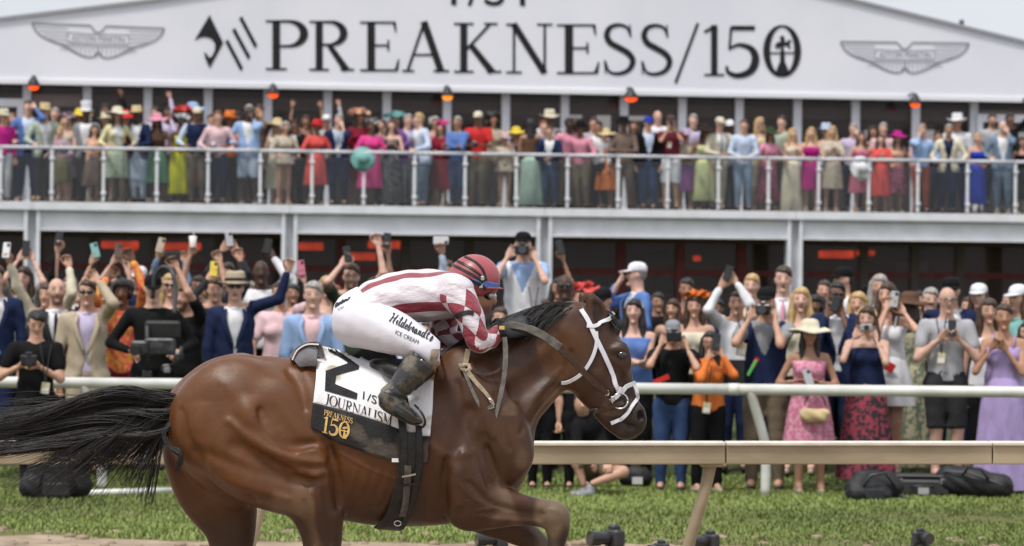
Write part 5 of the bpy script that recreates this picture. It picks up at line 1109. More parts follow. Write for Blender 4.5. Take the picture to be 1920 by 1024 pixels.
def sharedm(key, fn):
    if key not in _cache: _cache[key] = fn()
    return _cache[key]
def hair_me(style, c, near):
    def f():
        h = .014 if near else .021
        v = Vox(axis(-.20, .20, h), axis(-.17, .20, h), axis(-.48 if style[0] == 'l' else -.24, .17, h))
        v.ell((0, .022, .026), (.085, .102, .112), .01); v.ell((.012, .0, .085), (.066, .085, .055), .03)
        hl_ = .080 if style[0] in 'sc' else .074
        v.F = (v.F - .005 * np.sin(v.x[:, None, None] * 90 + 3) * np.sin(v.z[None, None, :] * 70 + v.y[None, :, None] * 60)).astype(np.float32)
        v.cut(lambda X, Y, Z: np.where((Y < -.01) & (Z < hl_ - 2.2 * np.abs(X + .018) ** 1.5 + .010 * np.sin(X * 70)) & (np.abs(X) < .066 + .1 * (Z + .02)) | ((Y < .02 - .25 * Z) & (Z < .025)) | (Z < -.085 + .02 * np.cos(X * 20)), .02, -.02) + 0 * (X + Y + Z))
        if style[0] in 'l':
            for s in (-1, 1):
                v.cone((s * .070, .02, .04), (s * .088, .005, -.13), .036, .042, .02); v.cone((s * .088, .01, -.13), (s * .098, -.035, -.34), .042, .026, .02)
            v.cone((0, .07, .03), (0, .10, -.26), .07, .07, .03, (1.2, .7, 1))
        if style[0] == 'u': v.ell((0, .12, .03), (.05, .05, .055), .02)
        if style[0] == 'c':
            for i in range(14): a = i * 2.4; v.ell((.075 * math.cos(a), .02 + .07 * math.sin(a), .03 + .05 * math.sin(i)), (.05, .05, .05), .01)
            v.cut(lambda X, Y, Z: np.where((Y < -.03) & (Z < .055) & (np.abs(X) < .07), .02, -.02) + 0 * (X + Y + Z))
        if style[0] == 'a':
            for i in range(26): a = i * 2.4; v.ell((.105 * math.cos(a), .035 + .09 * math.sin(a), .02 + .10 * math.sin(i * 1.7)), (.06, .06, .06), .01)
            v.cut(lambda X, Y, Z: np.where((Y < -.02) & (Z < .055) & (np.abs(X) < .075), .02, -.02) + 0 * (X + Y + Z))
        if style[0] == 'p': v.ell((0, .12, .05), (.04, .05, .04), .02); v.cone((0, .15, .03), (.05, .17, -.16), .035, .02, .01)
        V, Q = v.mesh(); V = relax(V, Q, 2, .5); return mesh('hair', V, Q, hairm(c))
    return sharedm(('hair', style[0], c, near), f)
def rnd_brim(amp, ph): return lambda i, th: (0, amp * math.cos(2 * th + ph) * max(0, i - 0) * .0 + (amp * math.cos(2 * th + ph) if i <= 1 else 0))
def hat_me(kind, c):
    def f():
        m = MB(); M = [cloth(c)]
        if kind == 'cap':
            m.lathe([(.092, .0), (.094, .025), (.090, .055), (.072, .084), (.036, .100), (.002, .103)], (0, .014, .035), 18, .92, 1.08)
            V = []; 
            for i in range(11):
                a = R(-150 + 120 * i / 10)
                for r in (1., 1.0 + .85 * math.sin(math.pi * i / 10) ** .6):
                    for dz in (.006, -.006): V.append((math.cos(a) * .093 * min(r, 1.02), .012 + math.sin(a) * .100 * r, .047 - .02 * (r - 1) + dz))
            F = []
            for i in range(10):
                b = 4 * i; F += [(b, b + 4, b + 6, b + 2), (b + 1, b + 3, b + 7, b + 5), (b + 2, b + 6, b + 7, b + 3)]
            m.add(V, F)
        elif kind in ('fed', 'cow'):
            w = .175 if kind == 'fed' else .20; up = .028 if kind == 'cow' else .012
            m.lathe([(w, .038), (w * .98, .030), (.105, .034), (.104, .06), (.099, .12), (.092, .148), (.06, .158), (.002, .150)], (0, .01, .02), 24, .95, 1.08, rip=lambda i, th: (0, (up * math.cos(2 * th) + .0) if i < 2 else (-.025 * abs(math.cos(th)) ** 6 * 0 - .02 * (abs(math.sin(th)) ** 4) if i == 6 else 0)))
        elif kind == 'wide':
            m.lathe([(.245, .02), (.240, .01), (.17, .035), (.105, .045), (.102, .09), (.09, .13), (.05, .15), (.002, .153)], (0, .01, .02), 26, 1, 1, rip=lambda i, th: (0, .018 * math.sin(2 * th + 1) + .008 * math.sin(5 * th) if i < 3 else 0))
        elif kind == 'top': m.lathe([(.15, .04), (.148, .03), (.098, .035), (.10, .10), (.108, .20), (.10, .215), (.002, .218)], (0, .01, .02), 20, .95, 1.05, rip=lambda i, th: (0, .012 * math.cos(2 * th) if i < 2 else 0))
        elif kind == 'tur':
            for k in range(4): m.tube([((.098 - .012 * k) * math.cos(t), .01 + (.108 - .012 * k) * math.sin(t), .045 + .03 * k + .015 * math.sin(t * 2 + k)) for t in np.linspace(0, 6.3, 22)], .030, 8)
            m.ball((0, .01, .12), (.07, .08, .05)); m.ball((.04, -.07, .13), (.04, .03, .05))
        elif kind in ('fas', 'flo'):
            r_ = random.Random(hash(c) % 99 if 0 else len(c) * 7); n, w = (15, .10) if kind == 'fas' else (34, .17)
            for i in range(n):
                a = i * 2.4; rr = w * math.sqrt((i + .5) / n); cx, cy = (rr * math.cos(a) + (.03 if kind == 'fas' else 0), rr * math.sin(a) * .9 + .02); cz = .125 + .05 * r_.random() - rr * rr * 2
                t = r_.uniform(-.8, .8); L = .05 + .03 * r_.random(); n8 = 8
                V = [(cx, cy, cz)] + [(cx + L * math.cos(k * .785 + a) * (1 + .2 * (k % 2)), cy + L * .9 * math.sin(k * .785 + a), cz + .03 * math.sin(k * 1.57 + t) + t * .04 * math.cos(k * .785)) for k in range(8)]
                V += [(x, y, z - .008) for x, y, z in V]
                m.add(V, [(0, 1 + k, 1 + (k + 1) % 8) for k in range(8)] + [(9, 10 + (k + 1) % 8, 10 + k) for k in range(8)] + [(1 + k, 10 + k, 10 + (k + 1) % 8, 1 + (k + 1) % 8) for k in range(8)])
            m.tube([(.09 * math.cos(t), .0, .09 * math.sin(t) + .02) for t in np.linspace(.1, 3.04, 10)], .006, 6)
        elif kind == 'bnd': m.tube([(.094 * math.cos(t), -.01, .105 * math.sin(t) + .025) for t in np.linspace(.1, 3.04, 14)], .012, 6)
        return mesh('hat', m.V, m.F, M)
    return sharedm(('hat', kind, c), f)
def shades_me(kind):
    def f():
        m = MB()
        if kind == 'x':
            for s in (-1, 1): m.ball((s * .034, -.098, .018), (.030, .010, .021), 10, 6)
            m.box((0, -.104, .024), (.02, .008, .008))
        else:
            for s in (-1, 1): m.tube([(s * .034 + .024 * math.cos(t), -.104, .014 + .018 * math.sin(t)) for t in np.linspace(0, 6.28, 11)], .0042, 5)
            m.box((0, -.105, .02), (.018, .006, .006))
        for s in (-1, 1): m.box((s * .074, -.045, .024), (.006, .10, .008))
        return mesh('sunglasses', m.V, m.F, mat('shade_plastic', (.012, .012, .014), .2, .5, coat=.3), smooth=True)
    return sharedm(('sh', kind), f)
def shoe_me(c, near):
    def f():
        v = Vox(axis(-.07, .07, .013), axis(-.24, .10, .013), axis(-.02, .13, .013))
        v.cone((0, .03, .035), (0, -.15, .028), .040, .032, .02); v.cone((0, .03, .04), (0, .03, .09), .04, .040, .02); v.cut(lambda X, Y, Z: -Z + 0 * (X + Y))
        V, Q = v.mesh(); return mesh('shoe', V, Q, mat('shoe_' + c, CLR[c], .5, .4, noise=.1))
    return sharedm(('shoe', c), f)
def ik(S, T, L1, L2, pole):
    d = T - S; D = np.linalg.norm(d); D2 = min(D, (L1 + L2) * .995); d = d / max(D, 1e-6); T = S + d * D2
    a = (L1 * L1 - L2 * L2 + D2 * D2) / (2 * D2); hgt = math.sqrt(max(1e-6, L1 * L1 - a * a)); p = np.array(pole, float); p -= d * (p @ d); p /= max(1e-6, np.linalg.norm(p))
    return S + d * a + p * hgt, T
POSE = dict(d=((-.135, -.03, .455), (.135, -.03, .455)), r=((-.14, -.17, .60), (.14, -.17, .60)), c=((-.035, -.15, .60), (.035, -.15, .60)), f=((.05, -.13, .655), (-.05, -.14, .68)), h=((-.02, -.15, .72), (.025, -.14, .725)),
 p=((-.035, -.15, .86), (.035, -.15, .86)), w=((-.13, -.15, .60), (.045, -.10, .88)), W=((-.045, -.10, .88), (.13, -.15, .60)), k=((-.13, -.16, .60), (.08, -.17, .73)), u=((-.13, -.1, .50), (.15, -.08, 1.10)), U=((-.16, -.06, 1.10), (.16, -.06, 1.10)), s=((-.14, -.15, .60), (.07, -.10, .93)), m=((-.05, -.19, .64), (.05, -.19, .64)))
def person(row, near, label=None, floor=None):
    f = row.split('|'); uvY = [float(q) for q in f[0].split(',')]; u, v = uvY[:2]
    fa = [float(q) for q in f[1].split(',')]; rz = R(fa[0] + (0 if near or abs(fa[0]) > 20 else RNG.uniform(-22, 22))); hy = R(fa[1]) if len(fa) > 1 else R(RNG.uniform(-14, 14)); hp_ = R(fa[2]) if len(fa) > 2 else R(RNG.uniform(-3, 5))
    tr = f[2]; male = tr[0] == 'm'; sk = int(tr[1]); flags = tr[2:]; hair = f[3].split(); hat = f[4].split(); top = f[5].split(); bot = f[6].split(); pose = f[7]; label = f[8]
    if near: Y = uvY[2]; g = P(u, v, Y); base = np.array([g[0], Y, gz(Y)])
    else:
        b = BL(u, v, .42 + .62 * uvY[2]); g = BW(b); base = np.array([g[0], g[1], ZD]); Y = g[1]; rz += BA
    raise_ = {'cap': .02, 'fed': .055, 'cow': .055, 'wide': .045, 'top': .11, 'tur': .06, 'fas': .05, 'flo': .06, 'bnd': .01}.get(hat[0] if hat else '', .012)
    H = g[2] - base[2] - raise_
    if H > 1.98: base[2] += H - 1.86; H = 1.86; print('tall', label[:40], round(base[2], 2))
    if H < 1.40: print('short', label[:40], round(H, 2))
    lean = .035 * H if pose in ('r', 'c') else .01
    cr, sr = math.cos(rz), math.sin(rz)
    def loc(p): d = np.array(p) - base; return np.array([cr * d[0] + sr * d[1], -sr * d[0] + cr * d[1], d[2]])
    sw = (.112 if male else .096) * H; hz = .515 * H
    S = [np.array([s * sw, -lean, .80 * H]) for s in (-1, 1)]; L1, L2 = .180 * H, .152 * H
    items = f[9:]; hands = []; tg = list(POSE.get(pose.split(';')[0][:1], POSE['d'])); exp_ = {}
    for q in pose.split(';')[1:]:
        k, val = q.split('='); a, b = [float(x) for x in val.split(':')]; exp_[k] = loc(P(a, b, Y - .22))
    arms = []
    for i, s in enumerate((-1, 1)):
        T = np.array(tg[i], float) * H; T[1] -= lean * .5
        T = T + RNG.normal(size=3) * .008
        k = 'LR'[i]
        if k in exp_: T = exp_[k]
        if T[2] > .97 * H: S[i] = S[i] + np.array([-s * .012 * H, 0, .035 * H])
        if k in exp_ or 1: T = T - (T - S[i]) / max(1e-6, np.linalg.norm(T - S[i])) * (.05 if k in exp_ else 0)
        upv = T[2] > .97 * H
        E, Wp = ik(S[i], T, L1, L2, (s * (.40 if upv else .55), -.5 if upv else -.05, -.45 if upv else -1.0))
        fd = (Wp - E) / np.linalg.norm(Wp - E); arms.append((S[i], E, Wp, fd))
    seat = 'q' in flags
    legs = []
    for s in (-1, 1):
        hx = s * (.052 if male else .050) * H; st = RNG.uniform(.045, .075) * H
        legs.append((np.array([hx, 0, .50 * H]), np.array([hx * .4 + s * st * .6, -.012 * H, .27 * H]), np.array([s * st, .012 * H, .045 * H])))
    hc = np.array([0, -lean * 1.35 - .012 * H, .930 * H]); sc = H / 1.83 if near else H / 1.78
    cy, sy = math.cos(hy), math.sin(hy); cp, spn = math.cos(hp_), math.sin(hp_)
    MR = np.array([[cy, -sy, 0], [sy, cy, 0], [0, 0, 1]]) @ np.array([[1, 0, 0], [0, cp, -spn], [0, spn, cp]])
    hl = lambda p: hc + MR @ (np.array(p, float) * sc)
    h, hf = (.028, .0125) if near else (.046, .0225)
    P_ = [a[j] for a in arms for j in (1, 2)]; lo = np.min(P_ + [np.array([-.27, -.2, 0])], 0) - .10; hi = np.max(P_ + [np.array([.27, .2, 0])], 0) + .10; lo[2] = -.03; hi[2] = max(hi[2], H + .05)
    ax = lambda hh: (axis(lo[0], hi[0], hh), axis(lo[1], hi[1], hh), axis(lo[2], hi[2], hh))
    def torso(v, e, sh=0, zlo=0):
        wd = 1.0 if male else .92; fat = 1.12 if 'F' in flags else 1.0
        v.cone((0, 0, .53 * H), (0, -lean * .3, .62 * H), .076 * H * fat + e, .068 * H * fat + e, .03, (1.28 if male else 1.34, .92 * fat, 1))
        v.cone((0, -lean * .3, .62 * H), (0, -lean * .9, .745 * H), .068 * H * fat + e, .078 * H + e, .03, (1.25 * wd, .92, 1))
        v.cone(S[0] * [.78, 1, .985], S[1] * [.78, 1, .985], .034 * H + e, .034 * H + e, .05, (1, 1.1, 1))
        for s in (-1, 1): v.cone((0, -lean, .832 * H), S[0 if s < 0 else 1] * [.7, 1, 1], .026 * H + e * .6, .030 * H + e, .03)
        if not male:
            for s in (-1, 1): v.ell((s * .042 * H, -lean * .8 - .052 * H, .725 * H), (.038 * H + e, .034 * H + e, .036 * H + e), .03)
    def leg(v, e, upto=1.0, k=.02):
        for a, b, c in legs:
            v.cone(a, b, .056 * H + e, .036 * H + e, k)
            if upto >= 1: v.cone(b, c, .036 * H + e, .023 * H + e, k); v.ell(b + (c - b) * .3 + [0, .012 * H, 0], (.032 * H + e, .032 * H + e, .06 * H), .02)
            elif upto > .5: v.cone(b, b + (c - b) * (upto - .5) * 2, .037 * H + e, .034 * H + e, k)
    def arm(v, e, upto=1.0, k=.02):
        for a, b, c, fd in arms:
            if upto <= .5: v.cone(a, a + (b - a) * upto * 2, .030 * H + e, .027 * H + e, k)
            else: v.cone(a, b, (.030 if male else .026) * H + e, (.024 if male else .021) * H + e, k); v.cone(b, b + (c - b) * (upto - .5) * 2, (.024 if male else .021) * H + e, ((.024 if male else .021) - .008 * (upto - .5) * 2) * H + e, k)
    # ---- one skin surface: head with face, neck, torso, limbs
    covered = top and top[0] in 'JSTVDX'
    fx = (hc[0] - .095, hc[0] + .095, hf); fy = (hc[1] - .12, hc[1] + .05, hf); fz = (hc[2] - .14, hc[2] + .12, hf)
    bv = Vox(axis(lo[0], hi[0], h, fx), axis(lo[1], hi[1], h, fy), axis(lo[2], hi[2], h, fz))
    torso(bv, -.010); leg(bv, -.004); arm(bv, -.002)
    bv.cone((0, -lean, .80 * H), hc + [0, .012, -.05], .036 * H if male else .030 * H, .034 * H if male else .028 * H, .035)
    bv.ell(hl((0, .012, .025)), np.array([.076, .095, .098]) * sc, .01, MR); bv.cone(hl((0, -.030, -.03)), hl((0, -.042, -.085)), .062 * sc, (.036 if male else .030) * sc, .03, (1, .95, 1))
    bv.cone(hl((0, -.090, .014)), hl((0, -.101, -.022)), .009 * sc, .013 * sc, .014); bv.ell(hl((0, -.085, -.098)), np.array([.022, .018, .018]) * sc, .02)
    for s in (-1, 1): bv.ell(hl((s * .032, -.094, .018)), np.array([.017, .012, .011]) * sc, .012, None, True); bv.ell(hl((s * .078, .012, -.005)), np.array([.010, .020, .030]) * sc, .006, MR)
    if 'o' in flags: bv.ell(hl((0, -.088, -.068)), np.array([.017, .02, .016]) * sc, .008, None, True)
    for a, b, c in legs: bv.cone(c, c + [0, -.10, -.02], .025 * H, .020 * H, .02)
    V, Q = bv.mesh()
    if near: V = relax(V, Q, 1, .3)
    skc = np.array(SKIN[sk]) * RNG.uniform(.9, 1.1); c = np.tile(skc, (len(V), 1)); L = (V - hc) @ MR / sc; fr = (L[:, 1] < -.05) & (np.abs(L[:, 2]) < .15)
    el = lambda x, z, rx, rz_: np.clip(1.25 - np.sqrt(((np.abs(L[:, 0]) - x) / rx) ** 2 + ((L[:, 2] - z) / rz_) ** 2), 0, .7) / .7 * fr
    hcol = CLR[hair[1]] if len(hair) > 1 else (.08, .06, .05)
    c = blend(c, el(.034, .018, .019, .010) * .9, (.045, .03, .025)); c = blend(c, el(.034, .041, .023, .007) * .8, np.array(hcol) * .7)
    mth = el(0, -.066, .026, .010 if 'o' not in flags else .021); c = blend(c, mth * .75, (.10, .02, .02) if 'o' in flags else ((.30, .10, .09) if male else (.42, .07, .08)) if sk < 4 else (.12, .04, .035))
    if 'y' in flags: c = blend(c, (fr | (L[:, 1] < -.02)) * sstep(-.025, -.05, L[:, 2]) * (L[:, 2] > -.13) * (1 - mth) * .7, np.array(hcol) * .8)
    for i, (a, b, cc, fd) in enumerate(arms):
        pm = np.array([-(1, -1)[i] * .25 * -1, -.35, 0]) if fd[2] < .3 else np.array([0, -1., 0])
        kind = 'open' if (pose.startswith('U') or 'O' in flags) else 'curl'
        hv_, hq = place_hand(kind if near else kind + '_far', cc, fd, pm + np.array([0, 0, -.2]), i == 1); hv_ = cc + (hv_ - cc) * (H / 1.78 * (1.0 if male else .92))
        Q = np.concatenate([Q, hq + len(V)]); V = np.concatenate([V, hv_]); c = np.concatenate([c, np.tile(skc * .95, (len(hv_), 1))])
    pe = obj('person', V, Q, M_skin, col=c, loc=tuple(base), label=label, cat='person', group='racegoers on the upper deck' if not near else 'spectators behind the far rail'); pe.rotation_euler = (0, 0, rz)
    ph = RNG.uniform(0, 6, 4)
    def fold(v, a):
        X, Y_, Z = v.x[:, None, None], v.y[None, :, None], v.z[None, None, :]; wv = 1.3 * np.sin(X * 11 + ph[1]) + 1.1 * np.sin(Y_ * 13 + Z * 5 + ph[3])
        v.F = (v.F - a * (np.sin(Z * 42 + 22 * X + 2.2 * wv + ph[0]) * .6 + np.sin(Z * 23 - 30 * X + 2.5 * wv + ph[2]) * .5) * (.5 + .5 * np.sin(Z * 8 + ph[1] + 2 * X))).astype(np.float32)
    hh = .0235 if near else .036
    def garment(name, build, m, cuts=()):
        v = Vox(*ax(hh * (1.3 if name in ('trousers', 'shorts') else 1))); build(v); fold(v, .0065 if near else .008)
        for q in cuts: v.cut(q)
        V, Q = v.mesh()
        if not len(V): return None
        return obj(name, V, Q, m, pe)
    zc = lambda z: (lambda X, Y_, Z: z * H - Z + 0 * (X + Y_)); zt = lambda z: (lambda X, Y_, Z: np.where((np.abs(X) < .068 * H) & (Y_ > -.10 * H - lean), Z - z * H, -9.) if z > .8 else Z - z * H + 0 * (X + Y_))
    # ---- clothes
    def lower():
        if not bot or bot[0] == '-': return
        if bot[0] == 'P': garment('trousers', lambda v: (torso(v, .004), leg(v, .014)), cloth(bot[1]), (zt(.585), zc(.035)))
        elif bot[0] == 'H': garment('shorts', lambda v: (torso(v, .006), leg(v, .022, .52)), cloth(bot[1]), (zt(.585), zc(.27)))
        elif bot[0] == 'K': skirt(float(bot[2]), cloth(bot[1]), 'skirt', .60)
    def skirt_geo(hem, ztop, e=0):
        n = 36; rows = 7; V = []; F = []; nf = RNG.integers(6, 10); pp = RNG.uniform(0, 6); fl = (.030 if hem > .25 else .050) if near else (.018 if hem > .25 else .034)
        for j in range(rows):
            t = j / (rows - 1); z = (ztop + (hem - ztop) * t) * H; hip = math.sin(min(1, t * (ztop - hem) / .16) * math.pi / 2)
            rx = (.088 + .020 * hip + fl * t) * H + e; ry = (.066 + .022 * hip + fl * .8 * t) * H + e
            for k in range(n):
                th = 6.283 * k / n; w_ = 1 + .10 * t * math.sin(nf * th + pp) + .03 * t * math.sin(2.7 * nf * th); V.append((rx * w_ * math.cos(th), ry * w_ * math.sin(th) - lean * .3, z))
        for j in range(rows - 1):
            for k in range(n): F.append((j * n + k, (j + 1) * n + k, (j + 1) * n + (k + 1) % n, j * n + (k + 1) % n))
        F.append(tuple(range(n))); return np.array(V), F
    def skirt(hem, m, name, ztop): V, F = skirt_geo(hem, ztop); return obj(name, V, F, m, pe)
    t = top[0] if top else ''
    if t == 'J':
        jm = cloth(top[1]); lower()
        garment('shirt', lambda v: torso(v, .004), cloth(top[2]), (zt(.835), zc(.52)))
        def wedge(X, Y_, Z): wdt = np.clip(.006 + (Z / H - .61) * .24, .003, .052) * H + np.clip(.59 - Z / H, 0, .15) * .30 * H; return np.where(Y_ < -lean * .8, np.minimum(wdt - np.abs(X - .004), 9), -9.0) + 0 * (X + Y_ + Z)
        garment('jacket', lambda v: (torso(v, .015), arm(v, .011, .93), leg(v, .026, .3)), jm, (zt(.838), zc(.455), wedge))
        if len(top) > 3:
            y0 = -lean * .6 - .080 * H; MB().tube([(0, y0 + .022, .815 * H), (0, y0 - .006, .79 * H), (0, y0 - .022, .72 * H), (0, y0 - .022, .62 * H)], [.012, .017, .019, .024], 6, flat=.35, up=(0, 1, 0)).build('tie', cloth(top[3]), pe, smooth=True)
        if near:
            for s in (-1, 1):
                yv = -lean * .9 - .079 * H; MB().tube([(s * .045 * H, -lean - .052 * H, .825 * H), (s * .058 * H, yv - .012, .775 * H), (s * .044 * H, yv - .018, .72 * H), (s * .018 * H, yv - .016, .655 * H), (s * .006 * H, yv - .012, .615 * H)], [.014, .026, .028, .020, .006], 6, flat=.28, up=(0, 1, 0)).build('lapel', jm, pe, smooth=True)
        if near: garment('collar', lambda v: v.cone((0, -lean - .004, .812 * H), (0, -lean - .010, .845 * H), .046 * H, .040 * H, .0), cloth(top[2]), (zt(.84), zc(.81)))
    elif t in 'STV':
        lower(); up = .93 if t == 'S' else .30
        garment('shirt', lambda v: (torso(v, .006), arm(v, .008 if t == 'S' else .013, up)), cloth(top[1] if t != 'V' else top[2]), (zt(.838), zc(.50)))
        if t == 'V': garment('vest', lambda v: torso(v, .018), cloth(top[1]), (zt(.832), zc(.50), lambda X, Y_, Z: np.where(Y_ < -lean * .8, np.clip((Z / H - .66) * .4, .0, .07) * H - np.abs(X), -9.0) + 0 * (X + Y_ + Z)))
        elif len(top) > 2: garment('vest', lambda v: torso(v, .016), cloth(top[2]), (zt(.832), zc(.52)))
        if near: garment('collar', lambda v: v.cone((0, -lean - .002, .812 * H), (0, -lean - .010, .838 * H), .045 * H, .041 * H, .0), cloth(top[1] if t != 'V' else top[2]), (zt(.835), zc(.81)))
    elif t == 'K': lower(); garment('top', lambda v: torso(v, .008), cloth(top[1]), (zt(.775 + .02 * RNG.random()), zc(.52)))
    elif t in 'DX':
        m = cloth(top[1]); v = Vox(*ax(hh)); torso(v, .010)
        if t == 'X': arm(v, .012, .42)
        fold(v, .004); v.cut(zt(.778 if t == 'D' else .83)); v.cut(zc(.575)); V, Q = v.mesh(); V2, F2 = skirt_geo(float(top[2]), .625, .006)
        obj('dress', np.concatenate([V, V2]), [tuple(q) for q in Q.tolist()] + [tuple(i + len(V) for i in q) for q in F2], m, pe)
        if t == 'D' and near and 'n' not in flags:
            for s in (-1, 1): MB().tube([(s * .050 * H, -lean - .062 * H, .765 * H), (s * .056 * H, -lean - .040 * H, .825 * H), (s * .055 * H, -lean + .02 * H, .842 * H), (s * .05 * H, -lean + .055 * H, .78 * H)], .011, 6).build('shoulder_strap', m, pe, smooth=True)
    # ---- hair, hat, glasses, shoes
    rot = Matrix(MR.tolist()).to_euler()
    def onhead(name, me, s=1.0): o = link(name, me, pe, tuple(hc), rot); o.scale = (sc * s,) * 3; return o
    if hair and hair[0] != 'b': onhead('hair', hair_me(hair[0], hair[1], near), .90 if hat and hat[0] in ('cap', 'fed', 'cow', 'wide', 'top') else 1)
    if hat: onhead({'cap': 'cap', 'fas': 'fascinator', 'flo': 'fascinator', 'tur': 'turban', 'bnd': 'hairband'}.get(hat[0], 'hat'), hat_me(*hat[:2]))
    if hat and hat[0] in ('fed', 'cow') and len(hat) > 2:
        b = MB().lathe([(.1085, .055), (.1065, .082)], (0, .01, .02), 24, .95, 1.08, cap=False); onhead('hat_band', mesh('hat_band', b.V, b.F, cloth(hat[2])))
    for q in 'xz':
        if q in flags: onhead('sunglasses' if q == 'x' else 'glasses', shades_me(q))
    if not near:
        for a, b, c_ in legs: o = link('shoe', shoe_me(('white' if 'w' in flags else 'black' if male else 'beige'), near), pe, (c_[0], c_[1], .0)); o.scale = (1.1,) * 3
    elif floor is None:
        for a, b, c_ in legs: link('shoe', shoe_me('black' if male else 'beige', near), pe, (c_[0], c_[1], .0))
    # ---- things held (top-level)
    bpy_hands = [Wp + fd * .105 for (_a, _b, Wp, fd) in arms]
    for it in items:
        k, col, hnd, lab = it.split(',', 3); p = bpy_hands[0] if hnd == 'L' else bpy_hands[1] if hnd == 'R' else (bpy_hands[0] + bpy_hands[1]) / 2 + np.array([0, -.03, 0])
        fdv = arms[0 if hnd == 'L' else 1][3]
        w_ = base + np.array([cr * p[0] - sr * p[1], sr * p[0] + cr * p[1], p[2]]); held(k, col, w_, rz, lab, fdv)
    return pe
def held(k, col, w_, rz, lab, fdv=(0, 0, 1)):
    tilt = RNG.uniform(-.35, .35); m = mat('item_' + col, CLR[col], .3, .5, coat=.2)
    if k in ('phone', 'hphone'):
        e = empty('phone', tuple(w_ + np.array([0, -.035, .03])), 0, label=lab, cat='phone', group='phones held up by spectators'); e.rotation_euler = (R(-12), (tilt if k == 'phone' else R(90)), rz)
        MB().box((0, 0, 0), (.078, .011, .16), bev=.006).build('case', m, e)
        MB().box((0, .0065, 0), (.070, .002, .148)).build('screen', mat('phone_screen', (.02, .02, .025), .1, .5), e)
        MB().box((.018, -.0065, .052), (.03, .003, .034), bev=.002).build('camera_bump', mat('item_black', CLR['black'], .3, .5), e)
    elif k == 'camera':
        e = empty('camera', tuple(w_ + np.array([0, -.06, .0])), rz, label=lab, cat='camera', group='cameras held by photographers')
        b = MB(); b.box((0, 0, 0), (.145, .07, .10), bev=.012); b.box((0, -.005, .06), (.06, .06, .035), bev=.01); b.build('body', m, e)
        L = MB(); L.tube([(0, -.03, 0), (0, -.07, 0), (0, -.075, 0), (0, -.15, 0), (0, -.155, 0), (0, -.19, 0)], [.036, .036, .041, .041, .046, .046], 14); L.build('lens', mat('lens_black', (.014, .014, .015), .35, .5), e, smooth=False)
        MB().tube([(0, -.186, 0), (0, -.1925, 0)], [.040, .038], 14).build('front_glass', mat('lens_glass', (.01, .012, .02), .04, .8, coat=1), e)
    elif k == 'compact':
        e = empty('camera', tuple(w_ + np.array([0, -.05, .01])), rz, label=lab, cat='camera', group='cameras held by photographers')
        MB().box((0, 0, 0), (.11, .03, .065), bev=.008).build('body', m, e); MB().tube([(0, -.01, 0), (0, -.045, 0)], .026, 12).build('lens', mat('lens_black', (.014, .014, .015), .35, .5), e)
    elif k == 'cup':
        e = empty('cup', tuple(w_ + np.array([0, -.03, -.02])), rz, label=lab, cat='cup')
        MB().lathe([(.030, 0), (.042, .12), (.040, .12), (.028, .004)], n=14, cap=False).build('cup_wall', mat('clear_cup', (.7, .66, .62), .2, .5), e, smooth=True); MB().tube([(0, 0, .02), (.012, 0, .20)], .005, 6).build('straw', cloth('white'), e)
    elif k == 'hat':
        e = link('hat', hat_me('wide', col), None, tuple(w_ + np.array([0, -.1, -.08])), (R(80), R(10), rz)); tag(e, lab, 'hat')
    elif k == 'bag':
        e = empty('handbag', tuple(w_), rz, label=lab, cat='bag')
        MB().box((0, 0, -.16), (.24, .09, .16), bev=.03).build('bag_body', m, e, smooth=True); MB().tube([(.09 * math.cos(t), 0, -.09 + .10 * math.sin(t)) for t in np.linspace(0, 3.14, 9)], .009, 6).build('handle', m, e)
